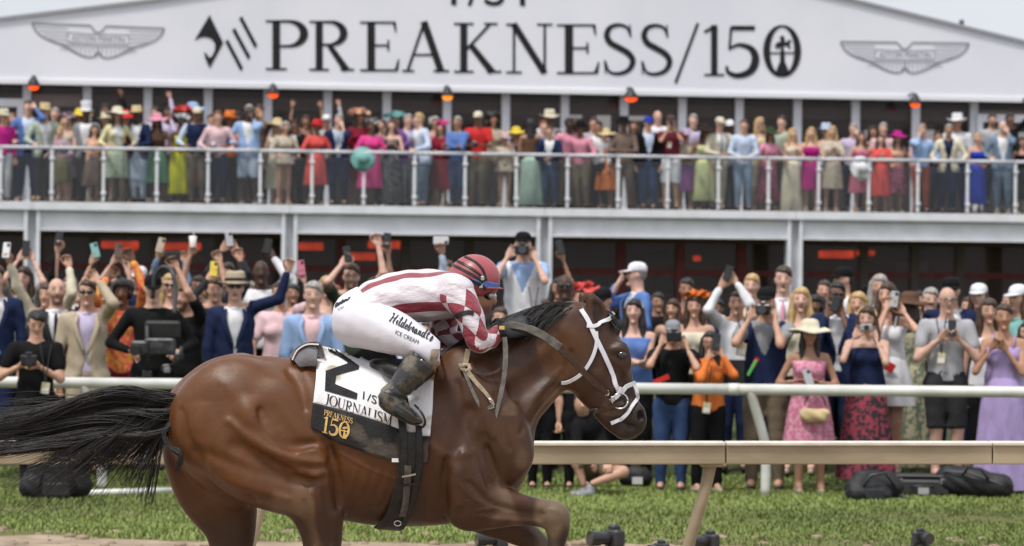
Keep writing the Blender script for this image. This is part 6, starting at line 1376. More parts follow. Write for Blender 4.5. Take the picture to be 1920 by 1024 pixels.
DECK = """6,203,0|25|m2|s hbrown|fed cream|S magenta|P white|d|person in magenta jacket and white trousers at far left of upper deck
24,212,1.2|0|f1|l auburn||K black|P black|d|auburn haired woman peeking behind the magenta jacket on upper deck
53,188,0.5|20|m1|s hbrown||J blue paleblue|P navy|s|tall man in blue blazer raising a hand to his face, upper deck left
83,193,0.4|10|m2|s hgrey|fed straw|J sage white|P darkgrey|r|man in sage green blazer and straw hat leaning on upper deck rail
103,202,1.3|0|m1|s hgrey||S grey|P black|d|grey haired pink faced man standing behind the sage blazer
124,212,1.0|0|f1|l blonde|fas mauve|K lace|K mauve .3|h|blonde woman in beige lace with lilac hair ornament, upper deck
117,238,0|-15|f1|s blonde||S mauve|K olive .27|r|short blonde woman in pale mauve jacket and olive skirt at railing
150,203,1.5|0|f2|s hbrown|wide yellow|K black|P black|d|woman in bright yellow hat, upper deck left
163,190,0.8|-10|m5|s hblack|top white|J grey white|P darkgrey|d|dark skinned man in tall white hat and grey suit, upper deck
176,233,0|5|f2|l hbrown||K peach|K taupe .22|f|long haired woman in peach top with folded arms at upper railing
196,195,1.7|0|m4|s hblack||S black|P black|u|man in black raising an arm behind the tall white hat
199,210,1.1|0|m2|s hbrown|fed cream|S beige|P khaki|d|man in beige with small cream hat, behind the yellow jacket
219,200,0|0|f2x|l hbrown|wide cream|J paleyellow white|K fl_mint .27|r|woman in wide cream hat, pale yellow jacket and mint floral skirt
236,206,1.3|0|f2|s hbrown|wide red|K red|P black|d|woman with red hat behind pale yellow jacket, upper deck
260,198,0.1|0|m5|s hblack|fed straw|J navy white|P paleblue|c|man in straw fedora, navy blazer and pale blue trousers at railing
290,200,1.6|0|m2|s hbrown||S lilac|P navy|u|man raising a bare hand behind the pink hat, upper deck
296,212,0.1|0|f4|l hblack|wide pink|K brown|K green .24|r|woman in big pink hat and brown top at railing
316,200,1.4|0|m4|s hblack||S lilac|P navy|w|man in lilac shirt hand at head, left of the orange ruffled hat
336,214,0.2|20|f5|s hblack|fas white|D lime .12|-|r|woman in lime yellow dress with white hair ornament at railing
346,198,1.0|0|f4|s hblack|flo coral|K coral|K coral .2|d|woman with huge ruffled orange red hat, upper deck left
362,192,1.6|0|f2|s hbrown|wide lightblue|K paleblue|P navy|d|woman with light blue hat behind the cream flat cap
369,200,0.1|5|m4|s hblack|cap cream|S paleblue navy|P khaki|r|man in navy waistcoat, blue shirt and cream flat cap at railing
392,214,0.2|5|m1|s hbrown||S white|P navy|c|brown haired man in white shirt next to waistcoat man
408,208,0|-10|m1|s auburn||S palepink|P navy|r|reddish haired man in pinkish white shirt leaning on the railing
430,206,1.0|0|f4|s hblack|tur orange|K orange|P black|d|woman in orange headwrap behind two white shirted men
447,209,1.1|0|f4|c hblack||K peach|P black|d|dark haired woman between orange headwrap and big blue shirted man
467,196,0.1|10|m5Fw|s hgrey||J lightblue white|H paleblue|w|big man in light blue jacket and pale shorts raising hand to mouth
487,196,1.3|-15|m3|s hbrown||S taupe|P black|w|brown haired man drinking behind the big man in light blue
520,221,0.7|0|f1|l blonde|wide straw|K cream|K cream .2|d|blonde woman in straw hat and cream top, upper deck
532,228,0.1|0|f2|c hgrey||X lace .50|K fl_purple .15|r|woman with curly grey hair, lace top and purple skirt at railing
554,224,0.9|-10|m4|s hblack||J black white|P black|p|man in black jacket with hands at face, left of red dress
573,216,1.2|0|f3|l hbrown||K brown|P black|U|woman with both arms up behind the red dress
593,222,0.1|5|f4|s hblack|tur red|X coral .25|-|r|woman in coral red dress and red headwrap at railing
613,214,1.0|0|m2|s hbrown|cap white|S lightgrey|P navy|u|man in white cap raising an arm, between red dress and navy suit
635,214,0.1|-10|m1|s hgrey||J navy paleblue|P navy|w|man in dark navy suit with hands near his mouth at railing
673,203,0.8|0|f3|l hbrown|flo peach|X darkred .3|K paleyellow .1|d|woman under an enormous peach flowered hat, upper deck
695,223,0.1|-15|f4|s hblack|fas hgrey|X hotpink .22|-|r|woman in hot pink dress and silver hair ornament leaning over railing|hat,teal,L,teal wide brimmed hat held over the upper deck railing
716,224,1.2|0|f2|s hbrown||S grey|P black|d|brown haired woman right behind hot pink dress
734,224,0.2|0|f1|l hbrown||D dots .03|-|h|woman in long black dotted dress with bare shoulders at railing
742,209,1.1|0|f2|s hbrown|flo teal|K teal|P black|d|woman with large dark teal hat behind the black dotted dress
764,214,0.5|10|m1|s hgrey||J purple lilac|P grey|h|balding man in dark purple blazer clapping
781,220,0.9|10|m2|s hgrey||J black white|P black|d|man in black jacket behind the pale blue suit
794,212,0.1|-65|m1|s blonde||J paleblue white|P slate|r|man in pale blue suit turned sideways at railing
815,218,0.9|-10|f2|c hgrey||K rose|P black|d|woman beside tall pale feather, upper deck middle
829,226,0.3|-20|f2|l hbrown|fas hotpink|X darkred .22|-|f|woman in long dark red dress with pink hair ornament
859,218,0|-30|m3|s hgrey||S blue|P jeans|f|man in blue shirt with folded arms at railing
897,208,0|0|m4|s hblack|cap cream|T red|P khaki|m|man in red shirt and cream cap looking through a camera|camera,black,B,black camera held by man in red shirt on upper deck
925,212,0.8|-20|f3|a hblack||S beige|P taupe|d|woman with tall dark hair behind the man in red
947,247,0.1|0|f2|s hgrey|fed palepink|X lace .5|P brown|c|short woman in beige lace top and pale hat at railing
968,237,0.9|0|f2|s hbrown|wide yellow|K navy|P black|d|woman in small yellow hat near upper deck centre
995,222,0.1|170|f3|l hblack||K brown|K mint .04|d|long haired woman seen from behind in pale mint skirt
1018,226,0.8|10|m1|s auburn||S slate|P black|d|red haired man in grey shirt behind the young navy blazer
1031,205,1.1|0|m4|s hblack|cow cream|S white|P khaki|d|man in big cream cowboy hat near upper deck centre
1032,236,0|0|m2|s hbrown||J navy white|P jeans|c|young man in navy blazer and open white shirt leaning on the railing
1047,244,0.6|0|f2|s hbrown||K mauve|P black|d|short dark haired woman beside young man in navy blazer
1064,221,0.4|10|m5|s hblack||S pink|P khaki|r|man in pink shirt, left one of the pink shirted pair
1076,218,1.1|0|m5y|b hblack||S darkgrey|P black|d|bald bearded man between the two pink shirts
1092,226,0.1|-15|m4|s hblack|fed black|S pink|P khaki|r|man in pink shirt and black hat at railing
1112,220,1.0|-10|m2|s hbrown||S lightgrey|P navy|d|brown haired man behind the black hat, upper deck
1123,227,0.2|-10|m3|s hblack||S white|P black|d|dark haired man in white shirt right of black hat
1137,240,0.2|0|f3|s hbrown|wide straw|D orange .25|-|p|woman in straw hat and orange dress at railing
1170,217,0|0|m4F|s hblack|cow black|S taupe|P taupe|m|heavy man in brown shirt and dark cowboy hat with clasped hands
1190,226,1.2|0|f3|l hbrown||K brown|P black|d|woman in brown standing behind the heavy man's shoulder
1215,218,0.1|0|m2|s hbrown|cap royal|J black paleblue|P jeans|d|man in blue cap, black blazer and jeans at railing
1233,207,1.0|5|m1|b hgrey||S white|P navy|d|bald man in white shirt towering behind the maroon shirt
1258,215,0.1|0|m2|s hbrown|cap brown|T maroon|H white|p|man in maroon shirt and white shorts taking a picture|phone,black,B,black phone held by man in maroon shirt on upper deck
1300,214,0.9|0|m1|s hgrey||S lilac|P navy|d|silver haired man in lilac shirt on upper deck
1287,240,0.2|-15|f2|s hbrown|fed lilac|S beige|K fl_purple .25|f|woman in lilac hat and beige wrap at railing
1320,233,0.1|0|f4|l hblack|wide darkbrown|D fl_yellow .12|-|r|woman in dark brown hat and yellow floral dress
1346,219,0.1|5|m1|s hbrown|cap cream|J cream white grey|P beige|c|man in cream blazer and cream cap at railing
1368,224,0.7|5|m5|s hblack|cap white|S paleblue|P navy|d|dark skinned man in white cap and pale shirt
1394,224,0|0|m2|s hbrown||S paleblue|P lightjeans|c|dark haired man in light blue shirt leaning with clasped hands
1424,220,0.9|-10|f1x|l blonde||K paleyellow|P beige|k|blonde woman with sunglasses behind the dark green hat
1440,238,0.1|0|f3|l hbrown|wide darkgreen|S pink|K fl_rose .12|r|woman in dark green hat, pink shirt and rose skirt
1466,217,0.8|0|m1|s hbrown||S sage|P khaki|d|man in sage green shirt on upper deck right
1485,240,0.2|-10|f1|l blonde||D cream .02|-|h|woman in long cream gown, upper deck right
1521,239,0.2|-5|f1|l blonde||D magenta .27|-|c|blonde woman in short magenta dress at railing
1549,230,0.9|0|f2|s hbrown|fed paleblue|K paleblue|P navy|d|woman in pale blue hat behind the white lace dress
1560,236,0.2|-10|f1|l blonde||X lace .28|-|h|blonde woman in white lace dress clapping at railing
1600,231,0.7|0|m1|s hgrey||S lilac|P navy|w|balding man in lilac shirt drinking, upper deck right
1614,247,0.1|10|f2|l hbrown||D rose .25|-|k|brown haired woman in rosy dress holding white hat on railing|hat,white,L,white wide brimmed hat resting on upper deck railing
1635,236,1.2|0|f3|l hblack||K black|P black|d|dark haired woman in black between lilac and pale pink shirts
1655,230,0.9|0|m1|s hgrey||S palepink|P beige|d|grey haired man in pale pink shirt on upper deck
1651,252,0.1|0|f1|l hbrown||X coral .22|-|h|woman in coral pink dress with long dark hair
1680,245,0.2|0|f2|l hbrown|wide magenta|K peach|K fl_rose .25|r|woman in magenta hat, peach top and floral skirt
1727,234,0|-10|m1|s hgrey||S lightblue|P brick|W|grey haired man in light blue shirt and brick red trousers
1728,231,1.2|0|m2|s auburn||S palepink|P black|d|red haired man behind the light blue shirt and brick trousers
1757,246,0.9|0|m3|s hblack||S navy|P navy|d|man in navy shirt left of the cream blazer
1779,233,0|5|m3|s hgrey||J cream navy|P navy|r|man in cream blazer over navy shirt at railing
1795,212,0.8|0|m3|s hbrown|cow white|S white|P navy|d|man in white cowboy hat and white shirt, upper deck right
1829,250,0.1|-5|f2|s blonde||D royal .13|-|c|blonde woman in royal blue dress at railing
1860,213,0.8|5|m2y|s hblack||T lightgrey|P navy|d|bearded dark haired man in grey shirt behind blue dress
1880,226,0|-5|m1yw|b hgrey||J slate white|P slate|w|bald man in grey blue suit and white shoes at railing
1893,212,1.4|0|m4|s hblack||S black|P black|u|man in black raising fist near right end of upper deck
1915,257,0.2|-15|f2|l hblack||D black .2|-|d|dark haired woman in black at far right end of upper deck""".split('\n')
FRONT = """-8,497,33.6|10|m1|s hbrown||J navy white|P navy|d|man in blue blazer cut off by the left edge, lower crowd
107,519,34.2|5,8|m1oy|b hbrown||J darkgrey white black|P black|d;R=142:622|bald man in dark suit and black tie shouting near left edge|phone,black,R,black phone held low by shouting bald man
68,581,31.2|10,5,28|m2|s hblack||T black|P black|m;L=42:692;R=66:692|photographer in black shirt looking down at his camera in front of rail|camera,black,B,black camera held low by photographer looking down at left
45,499,35.6|0|f1|l hbrown||T grey|P black|p;L=38:478;R=60:478|person near left edge holding a phone above the face|phone,black,B,black phone held with two hands beside left steel column
90,531,35.0|-10|m2|s hbrown||J cream white|P khaki|u;L=14:482|person in cream jacket reaching an arm up at left edge|phone,white,L,pale phone held high at the left edge of crowd
131,517,35.7|0|m1|s hgrey||J black white|P black|d;L=112:430|balding man behind the shouting bald man, dark sleeve stretched high|phone,black,L,black phone held highest of all at left before the deck beam
164,523,33.8|5|m2x|s hbrown||J beige lilac|P beige|d;R=182:520|man in beige jacket and sunglasses raising fist
228,522,34.3|10|m4o|c hblack||S fl_orange|P darkred|d;R=247:480;L=203:512|man in orange flowered shirt shouting with arms raised
287,513,32.7|5,5,10|m1|s hblack|cap black|S black|P black|m;L=246:668;R=338:668|camera operator in black cap and black clothes behind stabiliser rig
196,520,35.6|0|f2|l hblack||K black|P black|u;L=172:484|person holding teal phone up left of orange shirt|phone,teal,L,teal phone raised left of the orange flowered shirt
214,508,36.5|0|f1|l hbrown||K grey|P black|p;L=214:484;R=230:484|person with both hands on a phone above the orange shirt|phone,brown,B,brown phone held over the shouting man in orange
262,497,36.7|0|m2|s hgrey|cap white|S navy|P navy|d|man in white peaked cap behind the black capped camera operator
320,512,35.7|-5|f1x|l blonde||K black|P black|d|blonde woman in sunglasses behind camera operator
349,536,34.4|-20,-10,-8|m2y|s hbrown||T black|P black|u;R=328:494|bearded man in black shirt holding a phone overhead|hphone,black,R,black phone held level by bearded man in black shirt
303,520,36.3|0|m2|s hbrown||S slate|P black|u;L=300:468|person hidden behind blonde woman raising a beige phone|phone,beige,L,beige phone raised above the blonde woman in sunglasses
372,517,36.1|0|m2|s hbrown||T grey|P black|u;L=358:470|person raising a plastic cup with straw overhead|cup,white,L,clear plastic cup with straw held high above the crowd
404,521,35.2|0|m2|s hbrown||S darkgrey|P black|u;L=393:516|person with yellow phone left of the brimmed hat man|phone,yellow,L,yellow phone held left of the brimmed hat man
441,506,33.3|5,0|m1xo|s hgrey|fed beige darkbrown|J navy white|P navy|d;R=545:502|man in beige brimmed hat and navy suit stretching out his arm
427,492,36.6|0|m2|s hbrown||S darkgrey|P black|p;L=419:462;R=441:462|person behind brimmed hat holding a silver phone|phone,lightgrey,B,silver phone raised above the beige brimmed hat
489,486,36.1|10|m5|b hblack||S white|P black|u;R=511:474|bald dark skinned man in white shirt by second steel column|phone,black,R,black phone raised by bald man in white shirt
587,527,33.6|0,5|m1|s hgrey||J lightblue palepink|P slate|d|grey haired man in light blue blazer and pink shirt behind the rump
526,528,34.9|0|f2|s hbrown||T palepink|P black|u;R=572:518|person reaching a bare arm up right of brimmed hat|phone,rose,R,pinkish phone raised left of the light blue blazer
612,517,36.6|0|f1|l blonde||K paleblue|P black|d|blonde woman in pale blue behind the grey haired man
659,494,34.8|0|m1zy|s hbrown||T darkgreen|P black|u;L=643:488|bearded man with glasses above the jockey's back|phone,black,L,black phone raised by bearded man with glasses
700,520,35.6|0|m2|s hbrown||T black|P black|u;R=727:464|person behind jockey raising a bare arm with phone|phone,black,R,black phone raised directly behind jockey's back
800,522,35.4|0|m2|s hbrown||S paleblue|P navy|u;R=828:458|person in pale blue cuff raising phone behind jockey|hphone,white,R,white phone held level above the red helmet
838,488,36.2|0|m3|s hbrown||S darkgrey|P black|d|brown haired man just left of the red helmet
755,522,36.4|0|f2|l hbrown||K navy|P black|d|dark haired woman hidden behind the jockey's back
981,432,35.4|0|m1|s hbrown|cap black|V white lightblue|P jeans|p;L=955:476;R=1000:482|press photographer in black cap and white bib standing above the crowd|camera,black,B,black camera held to face by white bibbed photographer
1047,520,36.6|0|f3|l hblack||K black|P black|u;R=1054:478|person with lime wristband raising a dark phone|phone,black,R,dark phone raised right of white bibbed photographer
1060,512,34.7|-5|m5x|b hblack||S cream|P black|d|bald man in sunglasses above the horse's mane
1090,530,35.3|0|f2|s hbrown|fas coral|K cream|P black|d|woman with coral hair ornament above the horse's neck
1132,537,34.2|-10,-20,15|m2|s hblack|cap black|T darkgrey|P black|d|man in black cap behind the horse's ear
1199,489,36.2|-75,-15|m1|s hgrey|cap white|J blue white|P navy|W|man in white cap and blue jacket facing left
1190,560,33.8|-10,0|f1|l hblack|bnd lightgrey|K blue|P black|f|young woman with long black hair before the horse's forehead
1262,597,32.6|-5|m2|s hgrey|cap grey|T black|P jeans|p;L=1243:640;R=1284:646|photographer in grey cap and black shirt aiming a long lens|camera,black,B,black camera with wide lens aimed by photographer in grey cap
1303,545,35.0|-10|f2|l hbrown|fas orange|K cream|P black|d|brown haired woman with orange hair ornament
1287,521,36.2|0|f3|s hblack||K red|P black|d|dark haired person with red top behind orange hair ornament
1329,620,32.5|10,-15|f2zo|l hblack||S orange|P black|p;L=1336:668;R=1352:660|woman in glasses and orange top photographing with phone|phone,black,R,black phone held by woman in orange top
1383,545,34.5|-5|m2|s hbrown||S white|P navy|U;L=1352:530;R=1376:522|person in white jacket lifting a phone with both hands|phone,black,B,dark phone lifted high by person in white jacket
1411,513,35.7|-20|f1|p blonde||K cream|P black|d|blonde woman with ponytail behind black capped photographer
1437,536,32.9|-10|m2|s hbrown|cap black|V navy grey|P khaki|p;L=1408:592;R=1446:594|photographer in black cap and navy vest aiming left|camera,black,B,black camera aimed by photographer in navy vest
1469,498,35.4|-5|m1o|s hbrown||J navy white pink|P navy|d|young man in suit and pink tie with mouth open
1502,538,34.4|-10|f1o|l blonde||K cream|P black|d|laughing blonde woman below the young man in suit
1528,552,35.6|0|m4|c hblack||T black|P black|d|curly haired person behind the straw hat
1518,596,32.5|0|f3n|l hblack|wide cream|D fl_pink .31|-|r;L=1500:722;R=1528:724|woman in pink strapless dress and cream straw hat at the rail|phone,lightgrey,R,pale phone held at the rail by woman in pink dress
1570,528,33.7|-5|m4xy|s hblack||J navy white|P navy|p;L=1556:590;R=1574:592|man in sunglasses and navy suit holding his phone up|phone,black,B,black phone held by man in navy suit and sunglasses
1586,498,35.9|-70|m2|s hblack|cap black|S white|P black|d|man in black cap and white shirt turned left, right side
1608,547,34.6|0|f2|l blonde|bnd gold|K yellow|P black|d|woman with golden headscarf between suit and floral skirt
1626,573,32.8|-5|f1|l hbrown|bnd straw|K navy|K fl_dark .08|p;L=1606:628;R=1638:632|woman in navy top and dark red floral skirt taking picture|compact,lightgrey,B,small silver camera held by woman in floral skirt
1664,529,33.3|-15|f2|l hbrown||D white .36|-|p;L=1668:575;R=1694:580|long haired woman in short white dress photographing with phone|phone,lightgrey,B,silver phone held by woman in white dress
1648,514,35.6|0|f2|l hgrey||K grey|P black|d|grey haired woman behind the white dress
1704,546,34.4|160|f2|l hbrown|wide brown|X fl_multi .05|-|d|woman in brown straw hat and floral dress seen from behind
1775,536,32.7|5,0,8|m1z|b hgrey||T lightgrey|H darkgrey|m;L=1768:640;R=1794:640|bald man in glasses, grey polo and dark shorts with phone|phone,black,R,black phone held by bald man in grey polo
1783,517,34.7|0|m2|s hblack|cap black|J navy white|P navy|d|man in black cap and navy suit behind grey polo
1744,539,35.2|0|m1|s hgrey||S grey|P black|d|silver haired person between straw hat and grey polo
1838,529,34.8|-35|f1|l hbrown|cap white|K cream|P black|d|woman in white cap facing left, right side
1853,559,33.8|-5|f2|l hbrown||K white|P black|d|long haired woman in white just behind the lilac dress
1883,569,32.7|-10,5|f3|s hbrown||D lavender .03|-|h;L=1862:655;R=1880:658|woman in long lilac dress with hands on chest
1913,531,34.0|-50|f2|l hbrown|cap white|T teal|P lightjeans|d|woman in white cap and teal top at right edge
1928,600,33.0|-20|f1|l hbrown||S white|P lightjeans|d|person in pale jeans cut off by right edge
938,575,34.0|0|f2|s hbrown||S lightblue|P jeans|d|person in light blue partly hidden behind the jockey's face
1015,650,32.7|0|m2|s hbrown||T black|P black|d|person in black hidden behind the horse's neck
1085,645,32.7|0|m2|s hbrown||T black|P black|d|person in black trousers hidden behind the horse's head
800,600,33.6|0|m2|s hbrown||S darkgrey|P black|d|person in dark grey hidden behind the jockey
17,540,36.4|0|m3|s hbrown||S darkgrey|P black|d|dark clothed person at left edge behind the blue blazer""".split('\n')
FRONT += '''25,538,37.4|0|m2|s hbrown||S navy|P black|d|brown haired man far back at left edge near the steel column
148,540,37.0|10|f1|l hblack||K darkgrey|P black|d|dark haired woman between two suited men at left, far back
186,541,36.9|-10|m4|b hblack||S navy|P black|d|bald dark skinned man behind beige jacket's raised fist
246,540,37.2|0|f2|l hbrown||K darkred|P black|d|brown haired woman far back right of the orange flowered shirt
338,541,37.3|0|m3|s hblack||S black|P black|d|dark haired man far back beside curved overhead arm
380,543,36.8|-10|f2|l blonde||K black|P black|d|blonde woman far back left of the brimmed hat
468,527,37.0|0|m2|s hgrey||S darkgrey|P black|d|grey haired man peeking right of the brimmed hat
548,532,36.8|10|m3|s hblack||S navy|P black|d|dark haired man behind second steel column's foot
628,534,36.4|0|f2|s auburn||K darkgreen|P black|d|auburn haired woman between blue blazer and jockey's back
1020,560,36.0|0|m2|s hbrown||S navy|P black|d|brown haired man behind mane beside the bald man in sunglasses
1150,556,36.6|0|f3|l hblack||K darkred|P black|d|dark haired woman far back behind the horse's ear
1232,548,36.8|10|m3|s hblack||S black|P black|d|dark haired man right of the blue jacket and white cap
1262,560,36.0|-10|f2|l hbrown||K taupe|P black|k|brown haired woman above the photographer in grey cap
1345,560,36.4|0|m4|s hblack||S navy|P black|d|dark skinned man below the raised dark phone
1545,525,37.0|0|m2|s hbrown||S darkgrey|P black|d|brown haired man behind sunglasses man's shoulder, far back
1628,533,37.0|10|m3|s hblack|fed black|S black|P black|d|man in black hat far back between yellow scarf and white dress
1722,545,37.2|0|f2|l hblack||K black|P black|d|dark haired woman far back right of brown straw hat
1816,556,36.4|-20|m2|s hbrown||S navy|P black|d|brown haired man between grey polo and white capped woman
1890,548,36.8|0|m2|s hblack||S darkgrey|P black|d|dark haired man far back above the lilac dress
905,540,37.0|0|m2|s hbrown||S darkgrey|P black|d|brown haired man hidden behind the red helmet'''.split('\n')
for r_ in DECK: person(r_, False)
for r_ in FRONT: person(r_, True)
# ================================================================== gear and people low by the rails
M_nylon = mat('black_nylon', (.016, .016, .018), .6, .35, noise=.2, scale=20, bump=.5, bscale=14)
M_card = mat('badge_card', (.62, .58, .45), .5, .3, c2=(.45, .36, .16), scale=30)
M_case = mat('case_plastic', (.03, .03, .032), .4, .45, noise=.2, scale=10)
def gp_at(u, v, z=.0): 
    Y = (CAMZ - z) / (-(ray(u, v)[2])); return P(u, v, Y)
def soft(name, prims, m, parent, h=.016, **k):
    lo = np.min([np.minimum(np.array(a), np.array(b)) - r for a, b, r in prims], 0) - .05; hi = np.max([np.maximum(np.array(a), np.array(b)) + r for a, b, r in prims], 0) + .05
    v = Vox(axis(lo[0], hi[0], h), axis(lo[1], hi[1], h), axis(lo[2], hi[2], h))
    for a, b, r in prims: v.cone(a, b, r, r * .94, .05)
    v.F = (v.F - .006 * np.sin(v.x[:, None, None] * 40 + v.z[None, None, :] * 55) * np.sin(v.y[None, :, None] * 45)).astype(np.float32); v.cut(lambda X, Y, Z: -Z - .001 + 0 * (X + Y))
    V, Q = v.mesh(); return obj(name, V, Q, m, parent, **k)
def ground_thing(name, u, v, rz, label, cat, group=None):
    p = gp_at(u, v); p[2] = gz(p[1]) + .012; return empty(name, tuple(p), R(rz), label=label, cat=cat, group=group)
b = ground_thing('backpack', 1640, 941, 15, 'slumped black backpack on the grass left of the equipment case', 'bag')
soft('bag_body', [((-.17, 0, .10), (.17, .02, .12), .12), ((-.12, .02, .20), (.13, .03, .19), .08), ((-.22, -.08, .06), (.05, -.12, .06), .07)], M_nylon, b)
MB().tube([(-.18, -.11, .10), (-.10, -.16, .24), (.05, -.14, .26), (.16, -.12, .12)], .014, 6).build('strap', M_case, b, smooth=True); MB().tube([(.20, -.1, .05), (.29, -.16, .015), (.33, -.12, .015)], .012, 6).build('strap', M_case, b, smooth=True)
MB().box((-.05, -.165, .07), (.20, .03, .10), bev=.02).build('pocket', M_case, b)
c_ = ground_thing('equipment_case', 1725, 933, -3, 'flat open black equipment case with grey tag between two bags', 'case')
MB().box((0, 0, .09), (.56, .36, .17), bev=.03).build('case_body', M_case, c_); MB().box((0, .02, .195), (.60, .40, .03), bev=.012).build('lid', M_case, c_); MB().box((.02, -.185, .06), (.10, .006, .065)).build('tag', mat('grey_tag', (.45, .45, .45), .6), c_)
for x in (-.2, .2): MB().box((x, -.185, .15), (.05, .014, .05), bev=.004).build('latch', mat('latch_grey', (.16, .16, .17), .4, .4), c_)
MB().tube([(-.09, -.19, .10), (-.08, -.23, .105), (.10, -.23, .105), (.11, -.19, .10)], .011, 6).build('handle', M_case, c_, smooth=True)
b = ground_thing('duffel_bag', 1832, 936, -14, 'long black nylon duffel bag lying right of the equipment case', 'bag')
soft('bag_body', [((-.28, .02, .15), (.22, -.02, .11), .13), ((-.26, .02, .20), (0, 0, .19), .10)], M_nylon, b); MB().tube([(-.30, -.10, .25), (-.05, -.15, .24), (.25, -.13, .13)], .009, 6).build('zip', mat('zip_grey', (.12, .12, .13), .4), b, smooth=True)
MB().tube([(-.12, -.13, .22), (-.06, -.20, .30), (.06, -.20, .28), (.12, -.14, .18)], .013, 6).build('handle', M_case, b, smooth=True)
b = ground_thing('backpack', 105, 940, 8, 'big black backpack on the grass under the horse tail', 'bag')
soft('bag_body', [((-.20, 0, .12), (.20, .02, .14), .13), ((-.16, .02, .26), (.16, .03, .24), .10)], M_nylon, b); MB().tube([(-.15, -.12, .12), (-.10, -.18, .30), (.12, -.17, .30), (.18, -.12, .12)], .014, 6).build('strap', M_case, b, smooth=True)
MB().box((.0, -.15, .10), (.24, .04, .13), bev=.02).build('pocket', M_case, b)
b = ground_thing('camera_bag', 1192, 917, -5, 'small black camera bag with white tag right of the sitting person', 'bag')
soft('bag_body', [((-.08, 0, .09), (.08, 0, .09), .085), ((-.06, 0, .15), (.06, 0, .15), .06)], M_nylon, b, .012); MB().box((.02, -.105, .075), (.10, .006, .07)).build('tag', mat('white_tag2', (.62, .62, .60), .6), b)
MB().tube([(-.07, -.02, .20), (-.03, -.02, .30), (.04, -.02, .30), (.07, -.02, .20)], .009, 6).build('strap', M_case, b, smooth=True)
# remote cameras on the track edge
def remote(u, v, rz, s, label):
    Y = 24.6; p = P(u, v, Y); e = empty('remote_camera', tuple(p), R(rz), label=label, cat='camera', group='remote cameras on small stands by the near rail')
    m = MB().box((0, 0, 0), (.15 * s, .08 * s, .11 * s), bev=.014 * s).build('body', M_case, e); MB().box((0, 0, .066 * s), (.065 * s, .065 * s, .04 * s), bev=.012 * s).build('prism', M_case, e)
    MB().tube([(0, -.04 * s, 0), (0, -.11 * s, 0), (0, -.112 * s, 0), (0, -.18 * s, 0)], [.040 * s, .040 * s, .047 * s, .050 * s], 14).build('lens', mat('lens_black', (.014, .014, .015), .35, .5), e)
    MB().tube([(0, -.176 * s, 0), (0, -.183 * s, 0)], [.044 * s, .042 * s], 14).build('front_glass', mat('lens_glass', (.01, .012, .02), .04, .8, coat=1), e)
    z = p[2]
    for a in (0, 2.1, 4.2): MB().tube([(0, 0, -.05 * s), (.22 * math.cos(a), .22 * math.sin(a), -z + .01)], .014, 6).build('stand_leg', M_black, e)
remote(1152, 1009, -60, 1.15, 'black remote camera standing in the grass below the rail, largest')
remote(938, 1012, -70, 1.0, 'black remote camera just behind the bent horse foreleg')
remote(1332, 1015, -50, .95, 'black remote camera beside the foot of the slanting rail post')
remote(1240, 1030, -40, .8, 'black remote camera at bottom edge between two other cameras')
remote(1726, 1008, 20, .8, 'black remote camera alone at the lower right corner')
# person sitting on the grass, legs bare, behind the near rail
SY = 32.0; sb = np.array([P(1128, 900, SY)[0], SY, 0.0]); q = lambda u, v, y=0: P(u, v, SY + y) - sb
def sit_prims(v, parts, e=0):
    L = {'torso': [(q(1122, 880, .15), q(1112, 838, .1), .12, .13), (q(1112, 838, .1), q(1100, 800, .02), .13, .14)], 'neck': [(q(1100, 796, 0), q(1094, 776, -.04), .055, .055)],
         'arms': [(q(1082, 802, -.1), q(1080, 842, -.2), .05, .042), (q(1080, 842, -.2), q(1104, 862, -.32), .042, .03), (q(1118, 802, .05), q(1136, 846, -.1), .05, .042), (q(1136, 846, -.1), q(1138, 868, -.3), .042, .03)],
         'thigh': [(q(1120, 884, .1), q(1082, 868, -.30), .085, .062), (q(1126, 886, .1), q(1168, 884, -.32), .085, .062)], 'shin': [(q(1082, 868, -.30), q(1094, 908, -.30), .058, .036), (q(1168, 886, -.32), q(1112, 906, -.42), .058, .036)]}
    for p in parts:
        for a, b, ra, rb in L[p]: v.cone(a, b, ra + e, rb + e, .02)
def sitbox(h): lo = q(1050, 920, -.6); hi = q(1200, 730, .45); return Vox(axis(lo[0], hi[0], h), axis(lo[1], hi[1], h), axis(0, hi[2], h))
v = sitbox(.016); sit_prims(v, ('torso', 'neck', 'arms', 'thigh', 'shin'), -.006); hd_ = q(1092, 756, -.06); v.ell(hd_, (.078, .096, .12), .02); v.cone(hd_ + [0, -.09, 0], hd_ + [0, -.11, -.03], .012, .016, .012)
V, Q = v.mesh(); c = np.tile(np.array(SKIN[2]), (len(V), 1))
for wr, el in ((q(1104, 862, -.32), q(1080, 842, -.2)), (q(1138, 868, -.3), q(1136, 846, -.1))):
    hv_, hq = place_hand('curl', wr, wr - el, (0, -.5, -1), False); Q = np.concatenate([Q, hq + len(V)]); V = np.concatenate([V, hv_]); c = np.concatenate([c, np.tile(np.array(SKIN[2]), (len(hv_), 1))])
sp_ = obj('person', V, Q, M_skin, col=c, loc=tuple(sb), label='person sitting on the grass with bare legs behind the near rail', cat='person')
v = sitbox(.02); sit_prims(v, ('torso', 'arms'), .012); v.cut(lambda X, Y, Z: q(0, 874)[2] - Z + 0 * (X + Y)); V, Q = v.mesh(); obj('shirt', V, Q, cloth('black'), sp_)
v = sitbox(.02); sit_prims(v, ('thigh',), .014); v.cut(lambda X, Y, Z: np.abs(X - q(1124, 0)[0]) - .17 + 0 * (Y + Z)); V, Q = v.mesh(); obj('shorts', V, Q, cloth('khaki'), sp_)
link('hair', hair_me('s', 'hbrown', True), sp_, tuple(hd_))
